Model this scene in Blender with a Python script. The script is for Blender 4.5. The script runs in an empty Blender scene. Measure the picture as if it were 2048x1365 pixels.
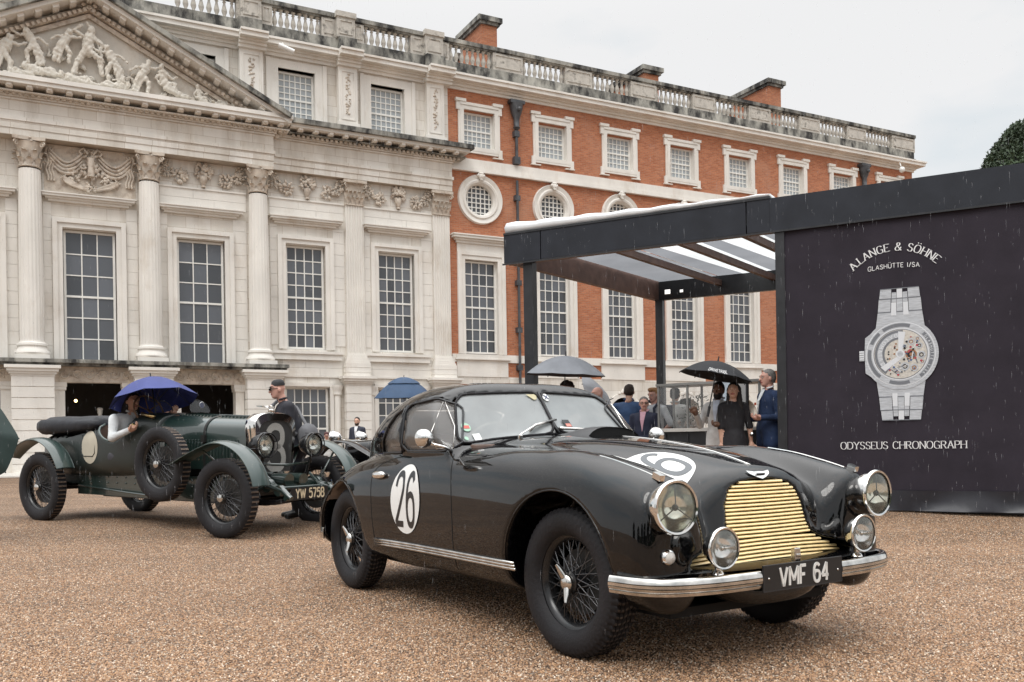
import bpy, bmesh, math, random
import numpy as np
from mathutils import Vector, Matrix
random.seed(7); RNG=np.random.default_rng(7)
S=bpy.context.scene; COL=S.collection
R_=math.radians
# ------------------------------------------------------------------ camera
CH=1.0; FPX=1820.0; HY=883.0; ROLL=0.016
cd=bpy.data.cameras.new('camera'); cam=bpy.data.objects.new('camera',cd); COL.objects.link(cam)
cd.sensor_width=36; cd.lens=FPX/2048*36; cd.shift_y=(HY-682.5)/2048; cd.clip_start=0.05; cd.clip_end=3000
X_=Vector((1,0,-ROLL)).normalized(); Y_=Vector((ROLL,0,1)).normalized(); Z_=Vector((0,-1,0))
cam.matrix_world=Matrix(((X_.x,Y_.x,Z_.x,0),(X_.y,Y_.y,Z_.y,0),(X_.z,Y_.z,Z_.z,CH),(0,0,0,1)))
S.camera=cam
def at(u,v,y):
    a=u-1024;b=v-HY;n=1-ROLL*ROLL
    return Vector(((a+ROLL*b)/n/FPX*y,y,CH-(b+ROLL*a)/n/FPX*y))
# ------------------------------------------------------------------ world: overcast sky
SUN_EL=R_(52); SUN_AZ=R_(200)
w=bpy.data.worlds.new('World'); S.world=w; w.use_nodes=True
N=w.node_tree.nodes; L=w.node_tree.links; N.clear()
out=N.new('ShaderNodeOutputWorld'); mixs=N.new('ShaderNodeMixShader')
sky=N.new('ShaderNodeTexSky'); sky.sky_type='NISHITA'; sky.sun_disc=False; sky.sun_elevation=SUN_EL; sky.sun_rotation=SUN_AZ
bg1=N.new('ShaderNodeBackground'); bg1.inputs[1].default_value=0.11; L.new(sky.outputs[0],bg1.inputs[0])
bg2=N.new('ShaderNodeBackground'); tc=N.new('ShaderNodeTexCoord'); sep=N.new('ShaderNodeSeparateXYZ')
L.new(tc.outputs['Generated'],sep.inputs[0])
mr=N.new('ShaderNodeMapRange'); mr.inputs[1].default_value=0.40; mr.inputs[2].default_value=.98; mr.inputs[3].default_value=0.90; mr.inputs[4].default_value=3.3
mr.interpolation_type='SMOOTHSTEP'; L.new(sep.outputs[2],mr.inputs[0]); L.new(mr.outputs[0],bg2.inputs[1])
mp=N.new('ShaderNodeMapping'); mp.inputs['Scale'].default_value=(1,1,2.6); L.new(tc.outputs['Generated'],mp.inputs[0])
nz=N.new('ShaderNodeTexNoise'); nz.inputs['Scale'].default_value=2.3; nz.inputs['Detail'].default_value=5; nz.inputs['Roughness'].default_value=.5
L.new(mp.outputs[0],nz.inputs['Vector'])
cr=N.new('ShaderNodeValToRGB'); cr.color_ramp.elements[0].position=.36; cr.color_ramp.elements[0].color=(.76,.83,.87,1)
cr.color_ramp.elements[1].position=.50; cr.color_ramp.elements[1].color=(.965,.96,.955,1)
L.new(nz.outputs[0],cr.inputs[0]); L.new(cr.outputs[0],bg2.inputs[0])
mixs.inputs[0].default_value=.93; L.new(bg1.outputs[0],mixs.inputs[1]); L.new(bg2.outputs[0],mixs.inputs[2]); L.new(mixs.outputs[0],out.inputs[0])
sl=bpy.data.lights.new('sun','SUN'); sl.energy=1.0; sl.angle=R_(25); sl.color=(1,.97,.92)
so=bpy.data.objects.new('sun',sl); COL.objects.link(so)
sd=Vector((-math.sin(R_(20))*math.cos(SUN_EL),-math.cos(R_(20))*math.cos(SUN_EL),math.sin(SUN_EL)))
so.rotation_euler=sd.to_track_quat('Z','Y').to_euler()
S.view_settings.view_transform='Standard'; S.view_settings.look='None'; S.view_settings.exposure=0.08; S.view_settings.gamma=1
S.render.engine='CYCLES'
# ------------------------------------------------------------------ helpers
class MB:
    def __init__(s): s.v=[]; s.f=[]; s.m=[]
    def add(s,vs,fs,m=0):
        n=len(s.v); s.v+= [tuple(p) for p in vs]; s.f+=[tuple(i+n for i in f) for f in fs]; s.m+=[m]*len(fs); return s
    def box(s,x0,x1,y0,y1,z0,z1,m=0):
        return s.add([(x0,y0,z0),(x1,y0,z0),(x1,y1,z0),(x0,y1,z0),(x0,y0,z1),(x1,y0,z1),(x1,y1,z1),(x0,y1,z1)],
          [(0,3,2,1),(4,5,6,7),(0,1,5,4),(1,2,6,5),(2,3,7,6),(3,0,4,7)],m)
    def obox(s,c,ax,ay,az,m=0):
        c=Vector(c);ax=Vector(ax);ay=Vector(ay);az=Vector(az)
        vs=[c+ax*i+ay*j+az*k for k in(-1,1) for j in(-1,1) for i in(-1,1)]
        return s.add(vs,[(0,2,3,1),(4,5,7,6),(0,1,5,4),(1,3,7,5),(3,2,6,7),(2,0,4,6)],m)
    def loft(s,rings,closed=True,cap=True,m=0):
        n=len(rings[0]);vs=[p for r in rings for p in r];fs=[]
        for i in range(len(rings)-1):
            for j in range(n if closed else n-1):
                a=i*n+j;b=i*n+(j+1)%n; fs.append((a,b,b+n,a+n))
        if cap and closed:
            fs.append(tuple(range(n))[::-1]); fs.append(tuple(range((len(rings)-1)*n,len(rings)*n)))
        return s.add(vs,fs,m)
    def tube(s,pts,r,n=8,m=0,closed=False,cap=True):
        P=[Vector(p) for p in pts];k=len(P);rs=r if isinstance(r,(list,tuple)) else [r]*k
        rings=[];up=None
        for i in range(k):
            t=(P[(i+1)%k]-P[i-1]) if closed else (P[min(i+1,k-1)]-P[max(i-1,0)])
            if t.length<1e-9:t=Vector((0,0,1))
            t.normalize()
            if up is None:
                up=Vector((0,0,1)) if abs(t.z)<.9 else Vector((1,0,0))
            a=t.cross(up); 
            if a.length<1e-4: a=t.cross(Vector((0,1,.1)))
            a.normalize(); b=a.cross(t).normalized(); up=b
            rings.append([P[i]+(a*math.cos(q)+b*math.sin(q))*rs[i] for q in [2*math.pi*j/n for j in range(n)]])
        if closed: rings.append(rings[0]); cap=False
        return s.loft(rings,True,cap,m)
    def lathe(s,prof,c=(0,0,0),axis=(0,0,1),n=16,m=0,cap=False,ref=None,a0=0,a1=2*math.pi):
        c=Vector(c);w=Vector(axis).normalized();u=Vector(ref) if ref else (Vector((1,0,0)) if abs(w.x)<.9 else Vector((0,1,0)))
        u=(u-w*u.dot(w)).normalized();v=w.cross(u);full=abs(a1-a0-2*math.pi)<1e-6
        k=n if full else n+1
        rings=[[c+w*h+(u*math.cos(q)+v*math.sin(q))*r for q in [a0+(a1-a0)*j/n for j in range(k)]] for r,h in prof]
        return s.loft(rings,full,cap and full,m)
    def ball(s,c,r,n=8,m=0,sq=(1,1,1)):
        k=max(3,n//2);rings=[]
        for i in range(k+1):
            ph=math.pi*i/k; rr=max(math.sin(ph),1e-4)
            rings.append([(c[0]+r*sq[0]*rr*math.cos(q),c[1]+r*sq[1]*rr*math.sin(q),c[2]-r*sq[2]*math.cos(ph)) for q in [2*math.pi*j/n for j in range(n)]])
        return s.loft(rings,True,False,m)
    def mesh(s,name,smooth=None):
        me=bpy.data.meshes.new(name); me.from_pydata(s.v,[],s.f)
        me.polygons.foreach_set('material_index',s.m)
        if smooth is not None:
            me.polygons.foreach_set('use_smooth',[True]*len(me.polygons))
            if smooth<180:
                try: me.set_sharp_from_angle(angle=R_(smooth))
                except Exception: pass
        me.update(); return me
    def build(s,name,mat,parent=None,smooth=None,**kw):
        me=s.mesh(name,smooth); return link(name,me,mat,parent,**kw)
def link(name,me,mat=None,parent=None,loc=None,rot=None,**kw):
    o=bpy.data.objects.new(name,me); COL.objects.link(o)
    if mat is not None and me is not None and len(me.materials)==0:
        for mm in (mat if isinstance(mat,(list,tuple)) else [mat]): me.materials.append(mm)
    if parent: o.parent=parent
    if loc is not None: o.location=loc
    if rot is not None: o.rotation_euler=rot
    for k,v in kw.items(): o[k]=v
    return o
def empty(name,loc=(0,0,0),rz=0,label=None,cat=None,group=None,kind=None,parent=None):
    o=bpy.data.objects.new(name,None); o.empty_display_size=.2; COL.objects.link(o); o.location=loc; o.rotation_euler=(0,0,rz)
    tag(o,label,cat,group,kind)
    if parent:o.parent=parent
    return o
def tag(o,label=None,cat=None,group=None,kind=None):
    if label:o['label']=label
    if cat:o['category']=cat
    if group:o['group']=group
    if kind:o['kind']=kind
    return o
def kids(o): return [c for c in bpy.data.objects if c.parent==o]
def copy_tree(o,parent=None):
    c=o.copy(); COL.objects.link(c); c.parent=parent
    for ch in o.children: copy_tree(ch,c)
    return c
def bevelmod(o,w=.006,seg=2):
    b=o.modifiers.new('bevel','BEVEL'); b.width=w; b.segments=seg; b.limit_method='ANGLE'; return o
# ------------------------------------------------------------------ materials
MATS={}
def mat(name,col=(.5,.5,.5),rough=.6,metal=0,**k):
    if name in MATS: return MATS[name]
    m=bpy.data.materials.new(name); m.use_nodes=True; b=m.node_tree.nodes['Principled BSDF']
    b.inputs['Base Color'].default_value=(*col,1); b.inputs['Roughness'].default_value=rough; b.inputs['Metallic'].default_value=metal
    for kk,v in k.items():
        key={'coat':'Coat Weight','coatr':'Coat Roughness','ior':'IOR','trans':'Transmission Weight','alpha':'Alpha','emit':'Emission Color','es':'Emission Strength','spec':'Specular IOR Level','sheen':'Sheen Weight'}[kk]
        b.inputs[key].default_value=(*v,1) if isinstance(v,tuple) else v
    MATS[name]=m; return m
def nodes(m): return m.node_tree.nodes,m.node_tree.links,m.node_tree.nodes['Principled BSDF']
def vary(m,scale=3,amt=.25,bump=0,bscale=30,dirt=None,dscale=1.2,dpos=(.5,.7),stretch=(1,1,1),coord='Object',detail=5):
    """noise variation of the base colour, dirt patches and fine relief"""
    N,L,b=nodes(m); base=tuple(b.inputs['Base Color'].default_value)
    tc=N.new('ShaderNodeTexCoord'); mp=N.new('ShaderNodeMapping'); mp.inputs['Scale'].default_value=stretch; L.new(tc.outputs[coord],mp.inputs[0])
    n=N.new('ShaderNodeTexNoise'); n.inputs['Scale'].default_value=scale; n.inputs['Detail'].default_value=detail; L.new(mp.outputs[0],n.inputs['Vector'])
    mx=N.new('ShaderNodeMix'); mx.data_type='RGBA'
    mx.inputs[6].default_value=tuple(c*(1-amt) for c in base[:3])+(1,); mx.inputs[7].default_value=tuple(min(1,c*(1+amt)) for c in base[:3])+(1,)
    mr=N.new('ShaderNodeMapRange'); mr.inputs[1].default_value=.3; mr.inputs[2].default_value=.7; L.new(n.outputs[0],mr.inputs[0]); L.new(mr.outputs[0],mx.inputs[0])
    o=mx.outputs[2]
    if dirt:
        n2=N.new('ShaderNodeTexNoise'); n2.inputs['Scale'].default_value=dscale; n2.inputs['Detail'].default_value=7; n2.inputs['Roughness'].default_value=.65; L.new(mp.outputs[0],n2.inputs['Vector'])
        m2=N.new('ShaderNodeMapRange'); m2.inputs[1].default_value=dpos[0]; m2.inputs[2].default_value=dpos[1]; L.new(n2.outputs[0],m2.inputs[0])
        x2=N.new('ShaderNodeMix'); x2.data_type='RGBA'; L.new(m2.outputs[0],x2.inputs[0]); L.new(o,x2.inputs[6]); x2.inputs[7].default_value=(*dirt,1); o=x2.outputs[2]
    L.new(o,b.inputs['Base Color'])
    if bump:
        n3=N.new('ShaderNodeTexNoise'); n3.inputs['Scale'].default_value=bscale; n3.inputs['Detail'].default_value=6; L.new(tc.outputs[coord],n3.inputs['Vector'])
        bp=N.new('ShaderNodeBump'); bp.inputs['Strength'].default_value=bump; bp.inputs['Distance'].default_value=.02; L.new(n3.outputs[0],bp.inputs['Height']); L.new(bp.outputs[0],b.inputs['Normal'])
    return m
def droplets(m,scale=260,strength=.5,dist=.002,thr=.32):
    """beads of rain standing on a surface"""
    N,L,b=nodes(m); tc=N.new('ShaderNodeTexCoord')
    v=N.new('ShaderNodeTexVoronoi'); v.inputs['Scale'].default_value=scale; v.inputs['Randomness'].default_value=1; L.new(tc.outputs['Object'],v.inputs['Vector'])
    r=N.new('ShaderNodeMapRange'); r.inputs[1].default_value=0; r.inputs[2].default_value=thr; r.inputs[3].default_value=1; r.inputs[4].default_value=0; L.new(v.outputs['Distance'],r.inputs[0])
    bp=N.new('ShaderNodeBump'); bp.inputs['Strength'].default_value=strength; bp.inputs['Distance'].default_value=dist; L.new(r.outputs[0],bp.inputs['Height'])
    L.new(bp.outputs[0],b.inputs['Coat Normal'] if b.inputs['Coat Weight'].default_value>0 else b.inputs['Normal'])
    return m
STONE=vary(mat('portland_stone',(.745,.715,.665),.8),1.1,.09,.25,26,dirt=(.56,.49,.41),dscale=.9,dpos=(.54,.80),stretch=(1,1,.5))
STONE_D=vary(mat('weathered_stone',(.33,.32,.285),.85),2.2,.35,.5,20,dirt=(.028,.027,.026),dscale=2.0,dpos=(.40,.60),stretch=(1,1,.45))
STONE_R=vary(mat('relief_stone',(.60,.53,.45),.8),3,.2,.4,30,dirt=(.33,.25,.19),dscale=4,dpos=(.50,.72))
STONE_B=vary(mat('baluster_stone',(.52,.49,.44),.85),3,.25,.4,30,dirt=(.14,.13,.115),dscale=3,dpos=(.52,.7))
FRAMEW=vary(mat('white_window_paint',(.80,.79,.75),.45),4,.05)
LEAD=vary(mat('lead_grey',(.06,.063,.07),.5),4,.4,.2,20)
PANE=mat('window_glass',(.045,.055,.065),.03,0,ior=1.5)
def panemat():
    m=mat('window_pane_glass',(.05,.06,.072),.04,0,ior=1.52,spec=.6); N,L,b=nodes(m)
    oi=N.new('ShaderNodeObjectInfo'); mr=N.new('ShaderNodeMapRange'); mr.inputs[3].default_value=.55; mr.inputs[4].default_value=1.5; L.new(oi.outputs['Random'],mr.inputs[0])
    mx=N.new('ShaderNodeMix'); mx.data_type='RGBA'; mx.blend_type='MULTIPLY'; mx.inputs[0].default_value=1; mx.inputs[6].default_value=(.085,.092,.105,1); 
    L.new(mr.outputs[0],mx.inputs[7]); L.new(mx.outputs[2],b.inputs['Base Color'])
    tc=N.new('ShaderNodeTexCoord'); n=N.new('ShaderNodeTexNoise'); n.inputs['Scale'].default_value=1.4; L.new(tc.outputs['Object'],n.inputs['Vector'])
    bp=N.new('ShaderNodeBump'); bp.inputs['Strength'].default_value=.12; bp.inputs['Distance'].default_value=.05; L.new(n.outputs[0],bp.inputs['Height']); L.new(bp.outputs[0],b.inputs['Normal'])
    return m
PANEM=panemat()
def brickmat():
    m=mat('red_brick',(.42,.13,.05),.85); N,L,b=nodes(m); tc=N.new('ShaderNodeTexCoord')
    mp=N.new('ShaderNodeMapping'); mp.inputs['Rotation'].default_value=(R_(90),0,0); L.new(tc.outputs['Object'],mp.inputs[0])
    sp=N.new('ShaderNodeSeparateXYZ'); cb=N.new('ShaderNodeCombineXYZ'); L.new(tc.outputs['Object'],sp.inputs[0])
    ad=N.new('ShaderNodeMath'); L.new(sp.outputs[0],ad.inputs[0]); L.new(sp.outputs[1],ad.inputs[1]); L.new(ad.outputs[0],cb.inputs[0]); L.new(sp.outputs[2],cb.inputs[1])
    br=N.new('ShaderNodeTexBrick'); br.inputs['Scale'].default_value=1; br.inputs['Brick Width'].default_value=.235; br.inputs['Row Height'].default_value=.078
    br.inputs['Mortar Size'].default_value=.009; br.inputs['Mortar Smooth'].default_value=.3; br.inputs['Color1'].default_value=(.38,.125,.058,1); br.inputs['Color2'].default_value=(.52,.20,.098,1); br.inputs['Mortar'].default_value=(.38,.22,.145,1); br.inputs['Bias'].default_value=-.1
    L.new(cb.outputs[0],br.inputs['Vector'])
    n=N.new('ShaderNodeTexNoise'); n.inputs['Scale'].default_value=9; n.inputs['Detail'].default_value=3
    ms=N.new('ShaderNodeMapping'); ms.inputs['Scale'].default_value=(1,1,2.6); L.new(tc.outputs['Object'],ms.inputs[0]); L.new(ms.outputs[0],n.inputs['Vector'])
    mr=N.new('ShaderNodeMapRange'); mr.inputs[1].default_value=.60; mr.inputs[2].default_value=.70; mr.inputs[4].default_value=.75; L.new(n.outputs[0],mr.inputs[0])
    mx=N.new('ShaderNodeMix'); mx.data_type='RGBA'; L.new(mr.outputs[0],mx.inputs[0]); L.new(br.outputs[0],mx.inputs[6]); mx.inputs[7].default_value=(.16,.06,.04,1)
    n2=N.new('ShaderNodeTexNoise'); n2.inputs['Scale'].default_value=.5; n2.inputs['Detail'].default_value=6; L.new(tc.outputs['Object'],n2.inputs['Vector'])
    m2=N.new('ShaderNodeMapRange'); m2.inputs[1].default_value=.54; m2.inputs[2].default_value=.78; m2.inputs[4].default_value=.55; L.new(n2.outputs[0],m2.inputs[0])
    x2=N.new('ShaderNodeMix'); x2.data_type='RGBA'; L.new(m2.outputs[0],x2.inputs[0]); L.new(mx.outputs[2],x2.inputs[6]); x2.inputs[7].default_value=(.48,.27,.18,1)
    L.new(x2.outputs[2],b.inputs['Base Color'])
    bp=N.new('ShaderNodeBump'); bp.invert=True; bp.inputs['Strength'].default_value=.6; bp.inputs['Distance'].default_value=.01; L.new(br.outputs['Fac'],bp.inputs['Height']); L.new(bp.outputs[0],b.inputs['Normal'])
    return m
BRICK=brickmat()
BLACKP=vary(mat('black_steel',(.02,.021,.024),.35),6,.3)
CHROME=mat('chrome',(.80,.79,.77),.06,1)
CHROME_D=vary(mat('worn_chrome',(.62,.60,.57),.16,1),14,.25)
RUBBER=vary(mat('tyre_rubber',(.013,.012,.014),.65,0,spec=.35),5,.3,.2,60)
def ashlar():
    m=vary(mat('ashlar_stone',(.745,.715,.665),.8),1.1,.09,.25,26,dirt=(.46,.40,.33),dscale=.9,dpos=(.48,.80),stretch=(1.3,1.3,.28)); N,L,b=nodes(m)
    src=b.inputs['Base Color'].links[0].from_socket; tc=N.new('ShaderNodeTexCoord'); sp=N.new('ShaderNodeSeparateXYZ'); cb=N.new('ShaderNodeCombineXYZ'); L.new(tc.outputs['Object'],sp.inputs[0])
    ad=N.new('ShaderNodeMath'); L.new(sp.outputs[0],ad.inputs[0]); L.new(sp.outputs[1],ad.inputs[1]); L.new(ad.outputs[0],cb.inputs[0]); L.new(sp.outputs[2],cb.inputs[1])
    br=N.new('ShaderNodeTexBrick'); br.inputs['Scale'].default_value=1; br.inputs['Brick Width'].default_value=.86; br.inputs['Row Height'].default_value=.40; br.inputs['Mortar Size'].default_value=.008; br.inputs['Mortar Smooth'].default_value=.2
    br.inputs['Color1'].default_value=(.88,.86,.83,1); br.inputs['Color2'].default_value=(1.0,1.0,1.0,1); br.inputs['Mortar'].default_value=(.66,.60,.54,1); L.new(cb.outputs[0],br.inputs['Vector'])
    x=N.new('ShaderNodeMix'); x.data_type='RGBA'; x.blend_type='MULTIPLY'; x.inputs[0].default_value=1; L.new(src,x.inputs[6]); L.new(br.outputs[0],x.inputs[7]); L.new(x.outputs[2],b.inputs['Base Color']); return m
STONEW=ashlar()
# ------------------------------------------------------------------ ground
def sm(x): x=min(1,max(0,x)); return x*x*(3-2*x)
def gz(x,y): return .12*sm((y-9)/3.0)
def gravelmat(name='gravel_ground',sc=74):
    m=mat(name,(.3,.2,.14),.75); N,L,b=nodes(m); tc=N.new('ShaderNodeTexCoord')
    v=N.new('ShaderNodeTexVoronoi'); v.inputs['Scale'].default_value=sc; L.new(tc.outputs['Object'],v.inputs['Vector'])
    sp=N.new('ShaderNodeSeparateColor'); L.new(v.outputs['Color'],sp.inputs[0])
    cr=N.new('ShaderNodeValToRGB'); e=cr.color_ramp; e.interpolation='LINEAR'
    cols=[(0,(.075,.040,.024)),(.22,(.30,.165,.088)),(.45,(.41,.235,.125)),(.65,(.52,.32,.18)),(.82,(.31,.215,.155)),(.93,(.62,.47,.34)),(1,(.76,.66,.54))]
    e.elements[0].position=0; e.elements[0].color=(*cols[0][1],1); e.elements[1].position=1; e.elements[1].color=(*cols[-1][1],1)
    for p,c in cols[1:-1]:
        q=e.elements.new(p); q.color=(*c,1)
    L.new(sp.outputs[0],cr.inputs[0])
    r=N.new('ShaderNodeMapRange'); r.inputs[1].default_value=.25; r.inputs[2].default_value=.62; r.inputs[3].default_value=1; r.inputs[4].default_value=.35; L.new(v.outputs['Distance'],r.inputs[0])
    mx=N.new('ShaderNodeMix'); mx.data_type='RGBA'; mx.blend_type='MULTIPLY'; mx.inputs[0].default_value=1; L.new(cr.outputs[0],mx.inputs[6]); L.new(r.outputs[0],mx.inputs[7])
    n=N.new('ShaderNodeTexNoise'); n.inputs['Scale'].default_value=.8; n.inputs['Detail'].default_value=6; mpp=N.new('ShaderNodeMapping'); mpp.inputs['Rotation'].default_value=(0,0,.55); mpp.inputs['Scale'].default_value=(.28,1.5,1); L.new(tc.outputs['Object'],mpp.inputs[0]); L.new(mpp.outputs[0],n.inputs['Vector'])
    nr=N.new('ShaderNodeMapRange'); nr.inputs[1].default_value=.3; nr.inputs[2].default_value=.7; nr.inputs[3].default_value=.66; nr.inputs[4].default_value=1.16; L.new(n.outputs[0],nr.inputs[0])
    x3=N.new('ShaderNodeMix'); x3.data_type='RGBA'; x3.blend_type='MULTIPLY'; x3.inputs[0].default_value=1; L.new(mx.outputs[2],x3.inputs[6]); L.new(nr.outputs[0],x3.inputs[7])
    L.new(x3.outputs[2],b.inputs['Base Color'])
    bp=N.new('ShaderNodeBump'); bp.invert=True; bp.inputs['Strength'].default_value=.8; bp.inputs['Distance'].default_value=.012; L.new(v.outputs['Distance'],bp.inputs['Height']); L.new(bp.outputs[0],b.inputs['Normal'])
    return m
GRAV=gravelmat()
g=MB(); ys=[-400,-60,-20,-5,0,2,4,6,8,8.8]+[9+.3*i for i in range(11)]+[13,18,30,60,120,400,900]; xs=[-900,-200,-60,-25,-10,0,10,25,60,200,900]
g.add([(x,y,gz(x,y)) for y in ys for x in xs],[(j*len(xs)+i,j*len(xs)+i+1,(j+1)*len(xs)+i+1,(j+1)*len(xs)+i) for j in range(len(ys)-1) for i in range(len(xs)-1)])
g.build('ground',GRAV,None,smooth=180,kind='structure')
# loose pebbles lying on the gravel in front
def pebbles():
    me=bpy.data.meshes.new('gravel'); vs=[];fs=[]
    rows=[2.0,2.8,3.6,4.6,5.8,7.2,8.9,9.6,10.4,11.4]
    n=14
    for y in rows:
        for i in range(n+1): x=(-.60+1.22*i/n)*y; vs.append((x,y,gz(x,y)+.001))
    for j in range(len(rows)-1):
        for i in range(n): a=j*(n+1)+i; fs.append((a,a+1,a+n+2,a+n+1))
    me.from_pydata(vs,[],fs)
    at_=me.attributes.new('dens','FLOAT','POINT'); at_.data.foreach_set('value',[min(1,(3.2/v[1])**2) for v in vs])
    o=link('gravel',me,GRAV,None); tag(o,'loose tan and brown wet pebbles strewn over the forecourt','gravel',kind='stuff')
    pm=mat('pebble',(.4,.28,.2),.45); N,L,b=nodes(pm); oi=N.new('ShaderNodeObjectInfo'); cr=N.new('ShaderNodeValToRGB'); e=cr.color_ramp
    src=GRAV.node_tree.nodes; sr=[x for x in src if x.type=='VALTORGB'][0].color_ramp
    e.elements[0].color=sr.elements[0].color; e.elements[1].position=1; e.elements[1].color=sr.elements[-1].color
    for q in list(sr.elements)[1:-1]:
        z=e.elements.new(q.position); z.color=q.color
    L.new(oi.outputs['Random'],cr.inputs[0]); L.new(cr.outputs[0],b.inputs['Base Color'])
    ng=bpy.data.node_groups.new('pebble_scatter','GeometryNodeTree'); ng.interface.new_socket('Geometry',in_out='INPUT',socket_type='NodeSocketGeometry'); ng.interface.new_socket('Geometry',in_out='OUTPUT',socket_type='NodeSocketGeometry')
    n_=ng.nodes; l=ng.links; gi=n_.new('NodeGroupInput'); go=n_.new('NodeGroupOutput')
    dp=n_.new('GeometryNodeDistributePointsOnFaces'); na=n_.new('GeometryNodeInputNamedAttribute'); na.data_type='FLOAT'; na.inputs[0].default_value='dens'
    mu=n_.new('ShaderNodeMath'); mu.operation='MULTIPLY'; mu.inputs[1].default_value=12500; l.new(na.outputs[0],mu.inputs[0]); l.new(gi.outputs[0],dp.inputs['Mesh']); l.new(mu.outputs[0],dp.inputs['Density'])
    ic=n_.new('GeometryNodeMeshIcoSphere'); ic.inputs[0].default_value=.0052; ic.inputs[1].default_value=2
    ss=n_.new('GeometryNodeSetShadeSmooth'); sm_=n_.new('GeometryNodeSetMaterial'); sm_.inputs['Material'].default_value=pm
    l.new(ic.outputs[0],ss.inputs[0]); l.new(ss.outputs[0],sm_.inputs[0])
    ip=n_.new('GeometryNodeInstanceOnPoints'); l.new(dp.outputs[0],ip.inputs['Points']); l.new(sm_.outputs[0],ip.inputs['Instance'])
    rv=n_.new('FunctionNodeRandomValue'); rv.data_type='FLOAT_VECTOR'; rv.inputs[0].default_value=(0,0,0); rv.inputs[1].default_value=(6.28,6.28,6.28)
    rs=n_.new('FunctionNodeRandomValue'); rs.data_type='FLOAT_VECTOR'; rs.inputs[0].default_value=(.45,.4,.35); rs.inputs[1].default_value=(1.5,1.15,.85); rs.inputs['Seed'].default_value=3
    l.new(rv.outputs[0],ip.inputs['Rotation']); l.new(rs.outputs[0],ip.inputs['Scale'])
    jg=n_.new('GeometryNodeJoinGeometry'); l.new(gi.outputs[0],jg.inputs[0]); l.new(ip.outputs[0],jg.inputs[0]); l.new(jg.outputs[0],go.inputs[0])
    md=o.modifiers.new('scatter','NODES'); md.node_group=ng
pebbles()
# ================================================================== PALACE
PANEL=mat('glass_painted_sky',(.36,.39,.41),.08,0,ior=1.5)  # pale base colour stands in for sky reflected in the upper panes
FD=Vector((3447,1820,0)).normalized(); FANG=math.atan2(FD.y,FD.x)
B0=Vector((-16.456,29.86,0))
PAL=empty('palace',B0,FANG,'long stone and red brick baroque palace with pediment, tall sash windows and roof balustrade','palace')
def P(mb,name,m,parent=None,smooth=None,**k): return mb.build(name,m,parent or PAL,smooth,**k)
# --- local frame: x along facade, y into the building (front = negative), z up
# wall panels around rectangular openings
def wall_with_holes(x0,x1,z0,z1,holes,y=0.0,th=.45):
    xs=sorted({x0,x1}|{h[0] for h in holes}|{h[1] for h in holes}); zs=sorted({z0,z1}|{h[2] for h in holes}|{h[3] for h in holes})
    mb=MB()
    for i in range(len(xs)-1):
        run=None
        for j in range(len(zs)-1):
            cx=(xs[i]+xs[i+1])/2;cz=(zs[j]+zs[j+1])/2
            hole=any(h[0]<cx<h[1] and h[2]<cz<h[3] for h in holes)
            if not hole:
                if run is None: run=zs[j]
            if (hole or j==len(zs)-2) and run is not None:
                mb.box(xs[i],xs[i+1],y,y+th,run,zs[j] if hole else zs[j+1]); run=None
    return mb
TW=[17.28+3.535*i for i in range(8)]          # brick wing window axes
SW=[(-1.15,1.45,3.98,8.32,3,6),(2.46,1.5,3.98,8.32,3,6),(6.09,1.5,3.98,8.32,3,6),(9.89,1.36,4.68,8.45,4,8),(13.53,1.36,4.68,8.45,4,8)]
def sash(name,cx,w,z0,z1,nc,nr,yg=.22,panes=True,parent=None,mid=None):
    """timber sash: frame, glazing bars and panes"""
    fr=MB(); x0=cx-w/2;x1=cx+w/2; fw=.075
    fr.box(x0-fw,x0,yg-.06,yg+.05,z0-fw,z1+fw); fr.box(x1,x1+fw,yg-.06,yg+.05,z0-fw,z1+fw)
    fr.box(x0,x1,yg-.06,yg+.05,z0-fw,z0); fr.box(x0,x1,yg-.06,yg+.05,z1,z1+fw)
    pw=w/nc; ph=(z1-z0)/nr; b=.019
    for i in range(1,nc): fr.box(x0+pw*i-b,x0+pw*i+b,yg-.025,yg+.02,z0,z1)
    mid=nr//2 if mid is None else mid
    for j in range(1,nr):
        bb=.034 if j==mid else b; fr.box(x0,x1,yg-(.04 if j==mid else .0235),yg+.018,z0+ph*j-bb,z0+ph*j+bb)
    wobj=P(fr,name,FRAMEW)
    if panes:
        pm=MB().box(-pw/2+.002,pw/2-.002,-.003,.003,-ph/2+.002,ph/2-.002).mesh('pane'); pm.materials.append(PANEM)
        for i in range(nc):
            for j in range(nr):
                o=bpy.data.objects.new('pane',pm); COL.objects.link(o); o.parent=wobj
                o.location=(x0+pw*(i+.5),yg+.004,z0+ph*(j+.5)); o.rotation_euler=(R_(random.uniform(-.5,.5)),0,R_(random.uniform(-.6,.6)))
    else:
        g=MB()
        for i in range(nc):
            for j in range(nr):
                q=[random.uniform(-.002,.002) for _ in range(4)]; a=x0+pw*i;c=z0+ph*j
                g.add([(a,yg+.005+q[0],c),(a+pw,yg+.005+q[1],c),(a+pw,yg+.005+q[2],c+ph),(a,yg+.005+q[3],c+ph)],[(0,1,2),(0,2,3)])
        P(g,'pane',PANEL,wobj)
    return wobj
def ring_frame(x0,x1,z0,z1,w,yo,yi,bottom=True):
    mb=MB(); mb.box(x0-w,x0,yo,yi,z0-(w if bottom else 0),z1+w); mb.box(x1,x1+w,yo,yi,z0-(w if bottom else 0),z1+w); mb.box(x0,x1,yo,yi,z1,z1+w)
    if bottom: mb.box(x0,x1,yo,yi,z0-w,z0)
    return mb
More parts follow.
